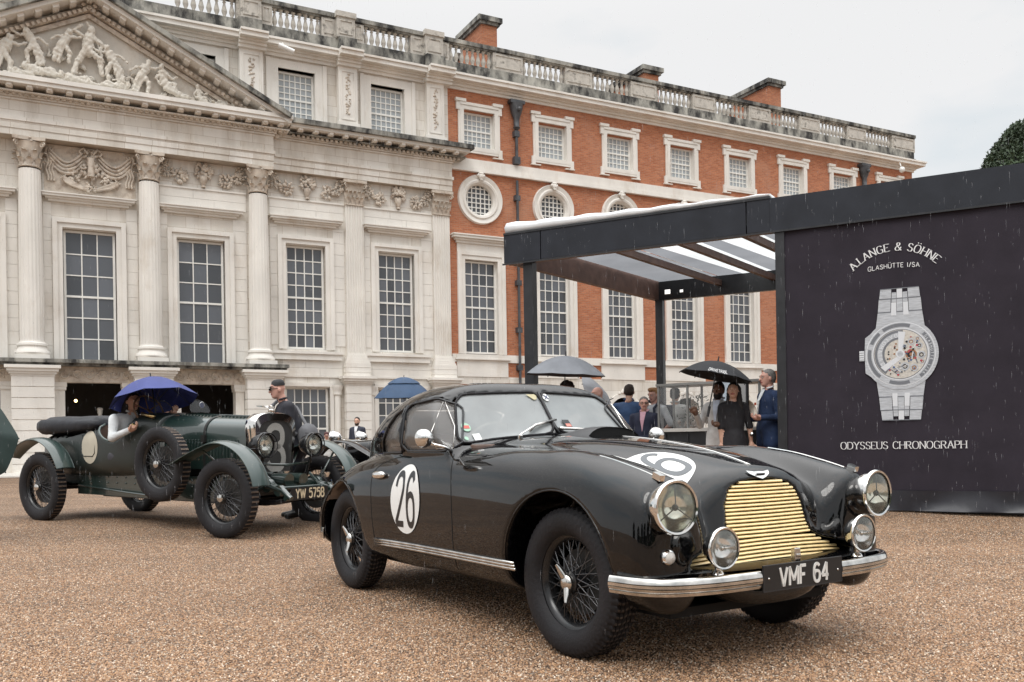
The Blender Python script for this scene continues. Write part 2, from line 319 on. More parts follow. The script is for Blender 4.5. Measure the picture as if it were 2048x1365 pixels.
def hood(cx,half,z0,z1,parent=None,name='window_hood'):
    mb=MB(); h=z1-z0
    for k,(a,b,d) in enumerate([(0,.3,.12),(.3,.55,.2),(.55,.85,.3),(.85,1,.34)]):
        mb.box(cx-half-d+.12,cx+half+d-.12,-d,0.02,z0+h*a,z0+h*b)
    return P(mb,name,STONE,parent)
# ---------------- brick wing
bh=[]
for c in TW:
    bh+=[(c-.78,c+.78,4.6,8.6),(c-.72,c+.72,13.2,14.72),(c-.64,c+.64,10.44,11.72)]
mb=wall_with_holes(15.88,43.9,3.7,15.5,bh); mb.box(43.45,43.9,.45,14,3.7,15.5); P(mb,'brick_wall',BRICK)
mb=wall_with_holes(15.88,43.93,0,3.7,[(c-.7,c+.7,.1,2.9) for c in TW],y=-.03,th=.5); mb.box(43.45,43.93,.47,14,0,3.7); P(mb,'basement_wall',STONEW)
# dark rooms behind the openings
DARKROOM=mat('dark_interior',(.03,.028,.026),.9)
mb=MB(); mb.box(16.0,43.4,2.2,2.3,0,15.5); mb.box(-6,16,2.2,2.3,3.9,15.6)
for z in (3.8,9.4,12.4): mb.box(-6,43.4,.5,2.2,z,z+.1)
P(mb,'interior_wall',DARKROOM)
mb=MB(); mb.box(15.9,43.95,-.06,.0,4.31,4.63); P(mb,'string_course',STONE)
mb=MB(); mb.box(15.9,43.98,-.07,.0,12.36,12.72); mb.box(15.9,44.0,-.13,.0,12.24,12.36); mb.box(15.9,44.02,-.17,.0,12.18,12.24); P(mb,'string_course',STONE)
for i,c in enumerate(TW):
    if i<6:
        sash('window',c,1.37,4.75,8.45,4,8,panes=(i<5))
    fr=ring_frame(c-.76,c+.76,4.64,8.55,.17,-.07,.2,False); fr.box(c-1.1,c-.93,-.11,.0,4.64,8.86);fr.box(c+.93,c+1.1,-.11,0,4.64,8.86); fr.box(c-.93,c+.93,-.11,0,8.722,8.86)
    fr.box(c-1.1,c+1.1,-.05,0,8.86,9.2); fr.box(c-.76,c-.74,.0,.25,4.64,8.5)
    P(fr,'window_surround',STONE)
    hood(c,1.16,9.2,9.54)
    s=MB(); s.box(c-1.22,c+1.22,-.14,0,4.46,4.62); s.box(c-1.18,c+1.18,-.062,0,3.7,4.46); s.box(c-1.27,c+1.27,-.16,0,4.40,4.46);P(s,'window_sill',STONE)
    # arched ground floor opening
    arc=MB(); n=14
    for k in range(n):
        a0=math.pi*k/n;a1=math.pi*(k+1)/n
        vs=[]
        for y in(-.1,.0):
            for a in(a0,a1):
                for r in(.86,1.06): vs.append((c+r*math.cos(a),y,2.0+r*math.sin(a)*1.05))
        arc.add(vs,[(0,1,3,2),(4,6,7,5),(0,4,5,1),(2,3,7,6),(1,5,7,3),(0,2,6,4)])
    arc.box(c-1.06,c-.86,-.1,0,0,2.0); arc.box(c+.86,c+1.06,-.1,0,0,2.0)
    arc.ball((c,-.1,3.17),.13,8,sq=(1.4,.8,1))
    for k in range(-2,3):
        if k: arc.ball((c+k*.14,-.09,3.17-abs(k)*.04),.08,6)
    P(arc,'arch_moulding',STONE,smooth=40)
    # oculus
    oc=MB()
    oc.lathe([(.62,.2),(.62,.02),(.66,-.02),(.70,-.10),(.78,-.12),(.84,-.07),(.92,-.09),(1.0,-.12),(1.03,-.05),(1.03,0.02)],(c,0,11.08),(0,1,0),48)
    P(oc,'round_window_surround',STONE,smooth=40)
    # brick infill is square: cover corners with reveal ring
    cv=MB(); cv.lathe([(.62,.06),(.95,.05)],(c,0,11.08),(0,1,0),32); P(cv,'reveal',STONE)
    gl=MB(); gl.lathe([(.001,.2),(.64,.2)],(c,0,11.08),(0,1,0),32); g=P(gl,'round_window',PANEM)
    bars=MB(); 
    for k in range(-2,4):
        x=(k-.5)*.2; h=math.sqrt(max(0,.63**2-x*x)); bars.box(c+x-.02,c+x+.02,.15,.2,11.08-h,11.08+h); bars.box(c-h,c+h,.155,.197,11.08+x-.02,11.08+x+.02)
    P(bars,'glazing_bars',FRAMEW,g)
    fc=MB(); fc.ball((c,-.16,12.0),.13,10,sq=(.9,.7,1.15)); fc.ball((c,-.25,11.98),.045,6,sq=(.7,1,1.4)); fc.ball((c-.12,-.14,12.05),.08,6); fc.ball((c+.12,-.14,12.05),.08,6); fc.ball((c,-.15,12.13),.11,8,sq=(1.3,.8,.6)); fc.ball((c,-.2,11.87),.07,6,sq=(1.2,.8,.9))
    P(fc,'carved_mask',STONE,smooth=180)
    # square window with eared frame
    sash('window',c,1.26,13.33,14.64,6,7 if False else 6,yg=.24,panes=False,mid=3)
    fr=ring_frame(c-.71,c+.71,13.24,14.75,.17,-.08,.22); 
    for sx in(-1,1):
        for zz in((14.70,15.10),(12.90,13.22)):
            a=c+sx*.88;bb=c+sx*1.05; fr.box(min(a,bb),max(a,bb),-.09,0,zz[0],zz[1]+.02)
        a=c+sx*.88;bb=c+sx*.96; fr.box(min(a,bb),max(a,bb),-.06,0,13.24,14.70)
    fr.box(c-.88,c+.88,-.11,0,14.922,15.04); fr.box(c-.88,c+.88,-.07,0,12.98,13.068)
    for sx in(-1,1): 
        a=c+sx*.62;bb=c+sx*1.09; fr.box(min(a,bb),max(a,bb),-.14,0,15.04,15.16)
        fr.box(min(a,bb),max(a,bb),-.10,0,12.86,12.90)
    P(fr,'window_surround',STONE)
# rain water pipes
for i,dx in enumerate((18.98,39.95)):
    dp=MB(); 
    dp.box(dx-.34,dx+.34,-.34,-.02,15.28,15.42); dp.lathe([(.30,0),(.26,-.25),(.22,-.4),(.13,-.62),(.12,-.95),(.16,-1.0),(.075,-1.1)],(dx,-.17,15.28),(0,0,1),10); dp.ball((dx,-.44,15.0),.1,8)
    dp.tube([(dx,-.14,14.2),(dx,-.14,12.9)],.065,10); dp.box(dx-.12,dx+.12,-.22,0,13.9,14.15); dp.box(dx-.14,dx+.14,-.22,0,12.75,13.05)
    dp.tube([(dx,-.14,12.05),(dx,-.14,3.0)],.06,10)
    for z in(11.2,7.6,5.6,4.0): dp.box(dx-.12,dx+.12,-.2,0,z,z+.22)
    P(dp,'drainpipe',LEAD,smooth=40)
# ---------------- cornice + plinth + balustrade (whole length)
def cornice(x0,x1,y0,name='cornice'):
    mb=MB()
    for a,b,d in((15.5,15.62,.08),(15.62,15.72,.16),(15.72,15.78,.26),(15.78,15.94,.50),(15.94,16.02,.56)): mb.box(x0-(d if x0>16 else 0)*0,x1+(d if x1>40 else 0),y0-d,y0+.3,a,b)
    return P(mb,name,STONE)
cornice(15.9,43.9,0)
for a,b,y0 in((-6,7.45,0),(7.45,8.45,-.3),(8.45,11.15,0),(11.15,12.05,-.3),(12.05,14.8,0),(14.8,15.9,-.3)): cornice(a,b,y0-.02)
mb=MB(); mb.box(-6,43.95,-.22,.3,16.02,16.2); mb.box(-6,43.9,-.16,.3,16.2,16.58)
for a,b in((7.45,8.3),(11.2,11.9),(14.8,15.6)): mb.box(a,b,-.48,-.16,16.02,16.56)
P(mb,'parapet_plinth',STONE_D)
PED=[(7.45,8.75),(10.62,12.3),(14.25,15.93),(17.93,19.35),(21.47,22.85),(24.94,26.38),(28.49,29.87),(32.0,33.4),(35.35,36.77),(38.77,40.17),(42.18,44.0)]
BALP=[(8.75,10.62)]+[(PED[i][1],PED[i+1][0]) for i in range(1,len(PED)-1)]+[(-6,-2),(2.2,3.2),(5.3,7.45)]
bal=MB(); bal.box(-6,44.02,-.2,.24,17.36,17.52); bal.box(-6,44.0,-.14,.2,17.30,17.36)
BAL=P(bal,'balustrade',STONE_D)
def pedestal(a,b,main=None):
    mb=MB(); mb.box(a,b,-.14,.2,16.58,17.30)
    spans=[(a,b)]
    if main: mb.box(main[0],main[1],-.36,-.14,16.58,17.36); mb.box(main[0]-.05,main[1]+.05,-.42,-.2,17.36,17.56); spans=[(a,main[0]),main,(main[1],b)]
    for s in spans:
        w=s[1]-s[0]; y=-.14 if not(main and s==main) else -.36
        if w>.3:
            f=ring_frame(s[0]+.12,s[1]-.12,16.74,17.2,.035,y-.03,y); mb.v+= []; mb.add(f.v,f.f)
    P(mb,'pedestal',STONE_B,BAL)
for i,(a,b) in enumerate(PED):
    main={0:(7.55,8.3),1:(11.16,11.86),2:(14.8,15.55)}.get(i); pedestal(a,b,main)
pedestal(42.6,43.4) if False else None
bb=MB(); bb.lathe([(.10,0),(.10,.05),(.055,.07),(.05,.10),(.095,.22),(.10,.28),(.08,.36),(.045,.50),(.04,.56),(.07,.585),(.045,.60),(.05,.66),(.09,.68),(.09,.72)],(0,0,0),(0,0,1),10)
bm=bb.mesh('baluster',50); bm.materials.append(STONE_B)
nb=0
for a,b in BALP:
    n=max(2,round((b-a)/.225)); 
    if b-a<4 and a>-3: n=8 if b-a>1.6 else n
    for k in range(n):
        o=bpy.data.objects.new('baluster',bm); COL.objects.link(o); o.parent=BAL; o.location=(a+(b-a)*(k+.5)/n,0.03,16.58); nb+=1
# ---------------- chimneys
def chimney(t0,t1,ztop,y0,y1,low=None,pots=0):
    mb=MB(); mb.box(t0,t1,y0,y1,15,ztop-.35); 
    if low: mb.box(t0+.05,t1-.05,y1,low[0],15,low[1]-.3)
    ch=P(mb,'chimney',BRICK); cp=MB(); cp.box(t0-.1,t1+.1,y0-.1,y1+.1,ztop-.35,ztop-.22); cp.box(t0-.2,t1+.2,y0-.2,y1+.2,ztop-.22,ztop)
    if low: cp.box(t0-.08,t1+.08,y1+.2,low[0]+.1,low[1]-.3,low[1])
    P(cp,'chimney_cap',STONE_D,ch)
    for k in range(pots):
        po=MB(); po.lathe([(.13,0),(.11,.2),(.13,.25)],((t0+t1)/2,y0+.6+k*.9,ztop),(0,0,1),10); P(po,'chimney_pot',BRICK,ch,smooth=40)
chimney(18.95,19.75,20.35,3,5.2,(7.5,19.6))
chimney(28.0,28.9,19.7,3,6)
chimney(36.3,37.2,20.45,3,5.8,(9.5,19.9),2)
# roof deck
mb=MB(); mb.box(-6,43.6,.5,14,15.6,15.9); P(mb,'roof',LEAD)
# ---------------- stone front: main wall
sh=[(c-w/2-.08,c+w/2+.08,z0-.08,z1+.08) for c,w,z0,z1,_,_ in SW]
sh+=[(9.65-.62-.1,9.65+.62+.1,13.25,15.12),(13.28-.62-.1,13.28+.62+.1,13.25,15.12),(6.0-.7,6.0+.7,13.25,15.12),(2.5-.7,2.5+.7,13.25,15.12),(-1.0-.7,-1.0+.7,13.25,15.12),
     (9.0,10.75,.6,3.15),(12.65,14.4,.6,3.15)]
mb=wall_with_holes(-6,15.88,3.9,15.5,[h for h in sh if h[2]>3.3],y=0,th=.5); P(mb,'stone_wall',STONEW)
mb=wall_with_holes(8.9,15.88,0,3.9,[h for h in sh if h[2]<3.3],y=0,th=.5); P(mb,'basement_wall',STONEW)
for c,w,z0,z1,nc,nr in SW:
    sash('window',c,w-.04,z0+.02,z1,nc,nr)
    bot=False
    fr=ring_frame(c-w/2-.08,c+w/2+.08,z0-.08,z1+.12,.16,-.06,.2,False); x0=c-w/2-.24; x1=c+w/2+.24
    fr.box(x0-.15,x0,-.12,0,z0-.08,z1+.42); fr.box(x1,x1+.15,-.12,0,z0-.08,z1+.42); fr.box(x0,x1,-.12,0,z1+.28,z1+.42)
    P(fr,'window_surround',STONE)
    hood(c,w/2+.5,9.28,9.54)
    if z0>4.3:
        s=MB(); s.box(c-1.36,c+1.36,-.2,0,4.42,4.52); s.box(c-1.33,c+1.33,-.14,0,4.2,4.42); s.box(c-1.3,c+1.3,-.05,0,3.55,3.62); P(s,'window_sill',STONE)
        sash('window',c-.0,1.5,.6,3.1,5,5,mid=2,panes=True)
        fr=ring_frame(c-.86,c+.86,.55,3.2,.14,-.06,.15,False); P(fr,'window_surround',STONE)
        for sx in(-1,1): 
            pp=MB(); pp.lathe([(.12,0),(.12,2.75),(.17,2.8),(.16,2.95),(.22,3.05),(.22,3.15)],(c+sx*1.14,-.05,.1),(0,0,1),14); P(pp,'colonnette',STONE,smooth=40)
# attic windows (some behind the pediment)
for c in(-1.0,2.5,6.0,9.65,13.28):
    sash('window',c,1.24,13.36,15.0,6,7,yg=.24,panes=False,mid=3)
    fr=ring_frame(c-.7,c+.7,13.25,15.12,.3,-.05,.22,False); fr.box(c-1.15,c-1.0,-.09,0,13.0,15.45);fr.box(c+1.0,c+1.15,-.09,0,13.0,15.45); P(fr,'window_surround',STONE)
# attic pilasters with carved drops
def leafblob(mb,x,y,z,s,rnd):
    for _ in range(3):
        dx,dz=rnd.uniform(-1,1)*s,rnd.uniform(-1,1)*s
        mb.ball((x+dx,y,z+dz),s*rnd.uniform(.35,.6),5,sq=(rnd.uniform(.7,1.5),.8,rnd.uniform(.6,1.3)))
rnd=random.Random(3)
for a,b in((7.5,8.35),(11.2,11.95),(14.85,15.6)):
    mb=MB(); mb.box(a,b,-.28,0,13.0,15.5); mb.box(a-.08,b+.08,-.34,0,13.0,13.35); pa=P(mb,'attic_pilaster',STONE)
    f=ring_frame(a+.14,b-.14,13.5,15.3,.04,-.31,-.28); P(f,'panel_moulding',STONE,pa)
    dr=MB(); z=15.15
    while z>13.7:
        leafblob(dr,(a+b)/2,-.29,z,.085,rnd); z-=.12
    P(dr,'carved_drop',STONE_R,pa,smooth=180)
# ashlar courses on the piers of wall between openings
blk=MB(); nblk=0
def courses(x0,x1,z0,z1,y,parent,h=.44,split=True):
    global nblk
    z=z0;k=0
    while z<z1-.05:
        zz=min(z+h,z1); xs=[x0,x1]
        if split and x1-x0>1.2: xs=[x0,x0+(x1-x0)*(.38 if k%2 else .62),x1]
        for i in range(len(xs)-1):
            m=MB().box(xs[i]+.004,xs[i+1]-.004,y-.022-random.uniform(0,.002),y+.02,z+.005,zz-.005); P(m,'stone_block',STONE,parent); nblk+=1
        z=zz;k+=1
wallp=empty('ashlar_facing',parent=PAL)
for a,b in((-.05,.30),(1.05,1.3),(3.62,3.98),(4.72,4.96),(7.22,7.7),(8.55,8.82),(10.95,11.40),(12.2,12.45),(14.6,15.08)):
    courses(a,b,4.75 if a>8.5 else 4.0,9.25,0,wallp)
for a,b in((1.05,3.98),(4.72,7.7),(8.55,11.4),(12.2,15.08)):
    courses(a,b,9.56,10.2,0,wallp,h=.32)
for a,b in((8.95,11.25),(12.35,15.0)): courses(a,b,3.62,4.2,-.0,wallp,h=.29)
# ---------------- entablature
def entab(x0,x1,y0):
    mb=MB()
    mb.box(x0,x1,y0,.3,11.2,11.42); mb.box(x0,x1,y0-.03,.3,11.42,11.66); mb.box(x0-.03,x1+.05,y0-.07,.3,11.66,11.78)
    mb.box(x0+.01,x1,y0+.0,.3,11.78,12.33); mb.box(x0-.03,x1+.04,y0-.06,.3,12.33,12.40)
    mb.box(x0-.05,x1+.1,y0-.11,.3,12.40,12.52); return mb
def modillions(x0,x1,y0,parent,shadow=True):
    n=int((x1-x0)/.18)
    d=MB()
    for k in range(n): x=x0+(k+.5)*(x1-x0)/n; d.box(x-.05,x+.05,y0-.2,y0-.1,12.45,12.54)
    P(d,'dentils',STONE_R,parent)
    n=int((x1-x0)/.56); mm=MB().box(-.1,.1,-.3,0,-.10,0); mm.box(-.07,.07,-.36,-.3,-.08,0); me=mm.mesh('modillion'); me.materials.append(STONE)
    for k in range(n):
        o=bpy.data.objects.new('modillion',me); COL.objects.link(o); o.parent=parent; o.location=(x0+(k+.5)*(x1-x0)/n,y0-.18,12.70)
EN1=P(entab(-6,8.62,-.55),'entablature',STONEW); EN2=P(entab(8.62,15.9,-.28),'entablature',STONEW)
modillions(-4.2,9.1,-.55,EN1); modillions(9.3,16.2,-.28,EN2)
mb=MB(); mb.box(-6,9.15,-1.15,.3,12.70,12.83); mb.box(-6,9.15,-.85,.3,12.52,12.56); mb.box(-6,9.2,-1.2,.3,12.83,12.97); P(mb,'corona',STONE)
mb=MB(); mb.box(9.2,16.45,-.85,.3,12.70,12.82); P(mb,'corona',STONE)
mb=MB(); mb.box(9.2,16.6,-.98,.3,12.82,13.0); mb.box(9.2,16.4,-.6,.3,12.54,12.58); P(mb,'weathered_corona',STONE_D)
# frieze recess line: carved scroll under the ledge
# ---------------- columns
FLU=20
def fluted(mb,prof,cx,cy,n=FLU):
    rings=[]
    for r,z in prof:
        ring=[]
        for k in range(n*4):
            a=2*math.pi*k/(n*4); q=(k%4); rr=r*(1,1,.965,.965)[q]
            ring.append((cx+rr*math.cos(a),cy+rr*math.sin(a),z))
        rings.append(ring)
    mb.loft(rings)
def capital_mesh(flat=False):
    mb=MB(); r0=.33;R=.36
    if not flat: mb.lathe([(r0,0),(r0+.03,.03),(r0,.06),(r0*.98,.3),(r0*1.05,.6),(r0*1.3,.82)],(0,0,0),(0,0,1),20)
    else: mb.box(-.36,.36,-.16,.1,0,.84); mb.box(-.39,.39,-.19,.1,0,.05)
    rn=random.Random(5)
    def leaf(px,py,nx,ny,z0,h,w):
        tx,ty=-ny,nx; P_=[];m=7
        for i in range(m):
            s=i/(m-1); zz=z0+h*min(1,s*1.15)-(.35*h*max(0,s-.78)/.22*.5); outp=.02+.05*s+(.16*h/.35)*max(0,(s-.6)/.4)**1.3
            ww=w*(.62+.6*math.sin(math.pi*min(1,s*1.05)))*.62*(1+.22*math.cos(s*26))
            P_.append([(px+nx*outp+tx*ww*k,py+ny*outp+ty*ww*k,zz+(-.02 if abs(k)>0 else .0)) for k in(-1,-.5,0,.5,1)])
            P_[-1]=[(p[0]+nx*(-.025*abs(k)),p[1]+ny*(-.025*abs(k)),p[2]) for p,k in zip(P_[-1],(-1,-.5,0,.5,1))]
        mb.loft(P_,False,False)
        mb.loft([[ (p[0]-nx*.03,p[1]-ny*.03,p[2]) for p in r] for r in P_],False,False)
    if not flat:
        for row,(z0,h,off) in enumerate(((.06,.28,0),(.22,.36,.5))):
            for k in range(8):
                a=2*math.pi*(k+off)/8; leaf(r0*math.cos(a),r0*math.sin(a),math.cos(a),math.sin(a),z0,h,.14)
    else:
        for z0,h,xs in((.06,.28,(-.27,-.09,.09,.27)),(.22,.36,(-.18,0,.18,-.34,.34))):
            for x in xs: leaf(x,-.17,0,-1,z0,h,.1)
    for sx in(-1,1):
        for sy in((-1,1) if not flat else(-1,)):
            c=Vector((sx*.40,sy*(.40 if not flat else .30),.72))
            d=Vector((sx,sy,0)).normalized(); tt=[]
            for k in range(14):
                a=k*.62;r=.10*(1-k/17); tt.append(c+d*(r*math.cos(a)-.03)+Vector((0,0,r*math.sin(a))))
            mb.tube(tt,.026,5)
    for sx,sy in(((0,-1),(0,1),(1,0),(-1,0)) if not flat else((0,-1),)): 
        leafblob(mb,sx*.40,sy*(.42 if not flat else .3),.88,.07,rn)
    a=.49 if not flat else .46
    if not flat:
        pts=[]
        for q in range(4):
            c0=Vector((math.cos(math.pi/4+q*math.pi/2),math.sin(math.pi/4+q*math.pi/2),0)); n_=Vector((math.cos(q*math.pi/2),math.sin(q*math.pi/2),0)); t=Vector((-n_.y,n_.x,0))
            for s in(-1,-.92,-.6,-.3,0,.3,.6,.92): pts.append(n_*(a-.09*(1-s*s) if abs(s)<.95 else a-.02)+t*s*a)
        mb.loft([[Vector((p.x,p.y,z)) for p in pts] for z in(.84,.95)])
    else: mb.box(-a,a,-.34,.1,.84,.95)
    return mb
CAPM=capital_mesh().mesh('capital',60); CAPM.materials.append(STONE_R)
CAPF=capital_mesh(True).mesh('capital',60); CAPF.materials.append(STONE_R)
def column(cx,cy=-.25):
    mb=MB(); pr=[(.365,4.55),(.37,5.5),(.37,6.5),(.362,7.6),(.35,8.6),(.335,9.6),(.325,10.18)]
    fluted(mb,pr,cx,cy); col=P(mb,'column',STONE,smooth=25)
    b=MB(); b.box(cx-.5,cx+.5,cy-.5,.0,3.92,4.08); b.lathe([(.48,4.08),(.52,4.14),(.50,4.22),(.44,4.27),(.42,4.34),(.46,4.39),(.45,4.46),(.38,4.5),(.37,4.56)],(cx,cy,0),(0,0,1),28); P(b,'column_base',STONE,col,smooth=40)
    o=bpy.data.objects.new('capital',CAPM); COL.objects.link(o); o.parent=col; o.location=(cx,cy,10.22)
    # drum joints, slightly open
for cx in(-2.95,.68,4.35,8.09): column(cx)
for cx in(11.8,15.46):
    mb=MB(); pts=[(cx-.36,0)]; 
    for k in range(7):
        x=cx-.36+.03+k*.1; pts+=[(x,-.14),(x+.02,-.14),(x+.03,-.115),(x+.07,-.115),(x+.08,-.14)]
    pts+=[(cx+.36,-.14),(cx+.36,0)]; pts.insert(1,(cx-.36,-.14))
    mb.loft([[Vector((x,y,4.5)) for x,y in pts],[Vector((x,y,10.22)) for x,y in pts]]); pl=P(mb,'pilaster',STONE)
    b=MB(); b.box(cx-.5,cx+.5,-.34,0,3.6,4.12); b.box(cx-.47,cx+.47,-.31,0,4.12,4.2); b.box(cx-.44,cx+.44,-.28,0,4.2,4.3); b.box(cx-.40,cx+.40,-.22,0,4.3,4.42); b.box(cx-.38,cx+.38,-.17,0,4.42,4.5)
    for z in(3.75,3.95): b.box(cx-.52,cx+.52,-.35,0,z,z+.02)
    P(b,'pilaster_base',STONE,pl)
    o=bpy.data.objects.new('capital',CAPF); COL.objects.link(o); o.parent=pl; o.location=(cx,0,10.22)
# frieze carving between capitals: flowers, urns and swags
rnd=random.Random(11)
def flowerball(mb,x,y,z,R,n):
    for _ in range(n):
        a=rnd.uniform(0,6.28);r=R*math.sqrt(rnd.random()); mb.ball((x+r*math.cos(a),y-.06*(1-r/R),z+r*math.sin(a)),R*rnd.uniform(.16,.3),6,sq=(1,.8,1))
    for k in range(7):
        a=k*.9+rnd.random(); p=[(x+R*.6*math.cos(a),y,z+R*.6*math.sin(a)),(x+R*1.0*math.cos(a+.2),y-.03,z+R*1.0*math.sin(a+.2)),(x+R*1.3*math.cos(a+.1),y,z+R*1.3*math.sin(a+.1))]
        mb.tube(p,[.035,.045,.005],5)
for a,b in((4.8,7.6),(8.6,11.35),(12.25,15.0)):
    c=(a+b)/2
    for k_,(x_,z_,R_f,n_f) in enumerate(((c,10.86,.30,40),(c-.78,10.62,.25,28),(c+.78,10.62,.25,28),(a+.18,10.75,.2,20),(b-.18,10.75,.2,20),(a+.12,11.02,.13,10),(b-.12,11.02,.13,10))):
        fl=MB(); flowerball(fl,x_,-.09,z_,R_f,n_f); P(fl,'carved_flowers',STONE_R,smooth=180)
    fl=MB(); fl.lathe([(.06,10.27),(.09,10.3),(.05,10.36),(.12,10.5),(.15,10.62),(.12,10.68)],(c,-.08,0),(0,0,1),10); P(fl,'carved_urn',STONE_R,smooth=40)
    m=MB().box(a-.1,b+.1,-.07,0,10.2,10.26); P(m,'string_course',STONE)
# the big carved cartouche in the bay under the pediment axis
ct=MB(); c=2.52
ct.box(1.1,3.94,-.05,0,9.6,11.18)
for sx in(-1,1):
    for q in range(4):
        pts=[]
        for k in range(15):
            s=k/14; x=c+sx*(1.25-s*1.0); z=11.0-.13*q-.45*math.sin(s*math.pi*.9)+.12*s; pts.append((x,-.12-.04*math.sin(s*9+q),z))
        ct.tube(pts,[.035+.02*math.sin(3.14*k/14) for k in range(15)],6)
    for q in range(3):
        pts=[(c+sx*(1.32-.09*q+.04*math.sin(k*1.1)),-.1,11.05-.1*k) for k in range(12)]; ct.tube(pts,.045,6)
    for k in range(9):
        a=.25+k*.22; ct.tube([(c+sx*.1,-.1,9.75),(c+sx*(.5+.35*math.sin(a))*1.0,-.18,9.85+.28*k/9),(c+sx*(.95-.05*k)*1.0,-.12,10.1+.05*k)],[.05,.05,.015],5)
flowerball(ct,c,-.12,10.9,.22,26); flowerball(ct,c,-.14,10.4,.28,30); flowerball(ct,c-.5,-.1,10.2,.22,22); flowerball(ct,c+.5,-.1,10.2,.22,22); flowerball(ct,c,-.1,9.85,.18,18)
ct.tube([(c,-.2,10.2),(c,-.24,10.5),(c,-.2,10.8)],[.12,.09,.13],8)
for sx in(-1,1): ct.tube([(c+sx*.08,-.2,10.95),(c+sx*.22,-.24,11.12),(c+sx*.35,-.2,11.02),(c+sx*.28,-.2,10.9)],.04,6)
P(ct,'carved_cartouche',STONE_R,smooth=60)
# ---------------- pediment
px0,px1,pz0,pz1=-4.1,9.15,12.97,16.30; pc=2.52
ty=MB(); ty.add([(px0+.5,-.45,12.97),(px1-.5,-.45,12.97),(pc,-.45,15.9),(px0+.5,-.2,12.97),(px1-.5,-.2,12.97),(pc,-.2,15.9)],[(0,1,2),(3,5,4),(0,3,4,1),(1,4,5,2),(2,5,3,0)])
PE=P(ty,'pediment',vary(mat('tympanum_stone',(.62,.58,.52),.8),1.5,.15,.3,25,dirt=(.42,.35,.28),dscale=1.5,dpos=(.5,.75)))
def rake(sx):
    e=px1 if sx>0 else px0; A=Vector((e,0,12.98)); B=Vector((pc,0,16.32)); d=(B-A).normalized(); n=Vector((0,0,1))-d*d.z; n.normalize()
    ln=(B-A).length
    def band(m,n0,n1,y0,y1,nm,ext=0):
        mb=MB(); p=[]
        a0=A+n*n0; a1=A+n*n1; 
        # cut vertically at the apex
        def apex(nn): 
            t=(pc-(A+n*nn).x)/d.x; return A+n*nn+d*t
        b0=apex(n0);b1=apex(n1)
        vs=[(a0.x,y0,a0.z),(b0.x,y0,b0.z),(b1.x,y0,b1.z),(a1.x,y0,a1.z),(a0.x,y1,a0.z),(b0.x,y1,b0.z),(b1.x,y1,b1.z),(a1.x,y1,a1.z)]
        mb.add(vs,[(0,1,2,3),(7,6,5,4),(0,4,5,1),(1,5,6,2),(2,6,7,3),(3,7,4,0)]); P(mb,nm,m,PE)
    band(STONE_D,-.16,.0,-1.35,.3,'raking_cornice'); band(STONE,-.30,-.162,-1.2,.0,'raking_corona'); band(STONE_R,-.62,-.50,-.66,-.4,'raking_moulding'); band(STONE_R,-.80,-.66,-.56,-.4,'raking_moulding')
    nmod=int(ln/.56); me=MB().box(-.1,.1,-.5,0,-.1,0).mesh('modillion'); me.materials.append(STONE)
    ang=math.atan2(d.z,d.x)
    for k in range(nmod):
        p=A+d*((k+.7)*ln/nmod)-n*.30; o=bpy.data.objects.new('modillion',me); COL.objects.link(o); o.parent=PE; o.location=(p.x,-.6,p.z); o.rotation_euler=(0,-ang if sx<0 else -(ang-math.pi),0)
    dn=MB(); nd=int(ln/.17)
    for k in range(nd-2):
        p=A+d*((k+2.5)*ln/nd)-n*.56; dn.obox((p.x,-.70,p.z),d*.05,(0,.05,0),n*.055)
    P(dn,'dentils',STONE_R,PE)
rake(1); rake(-1)
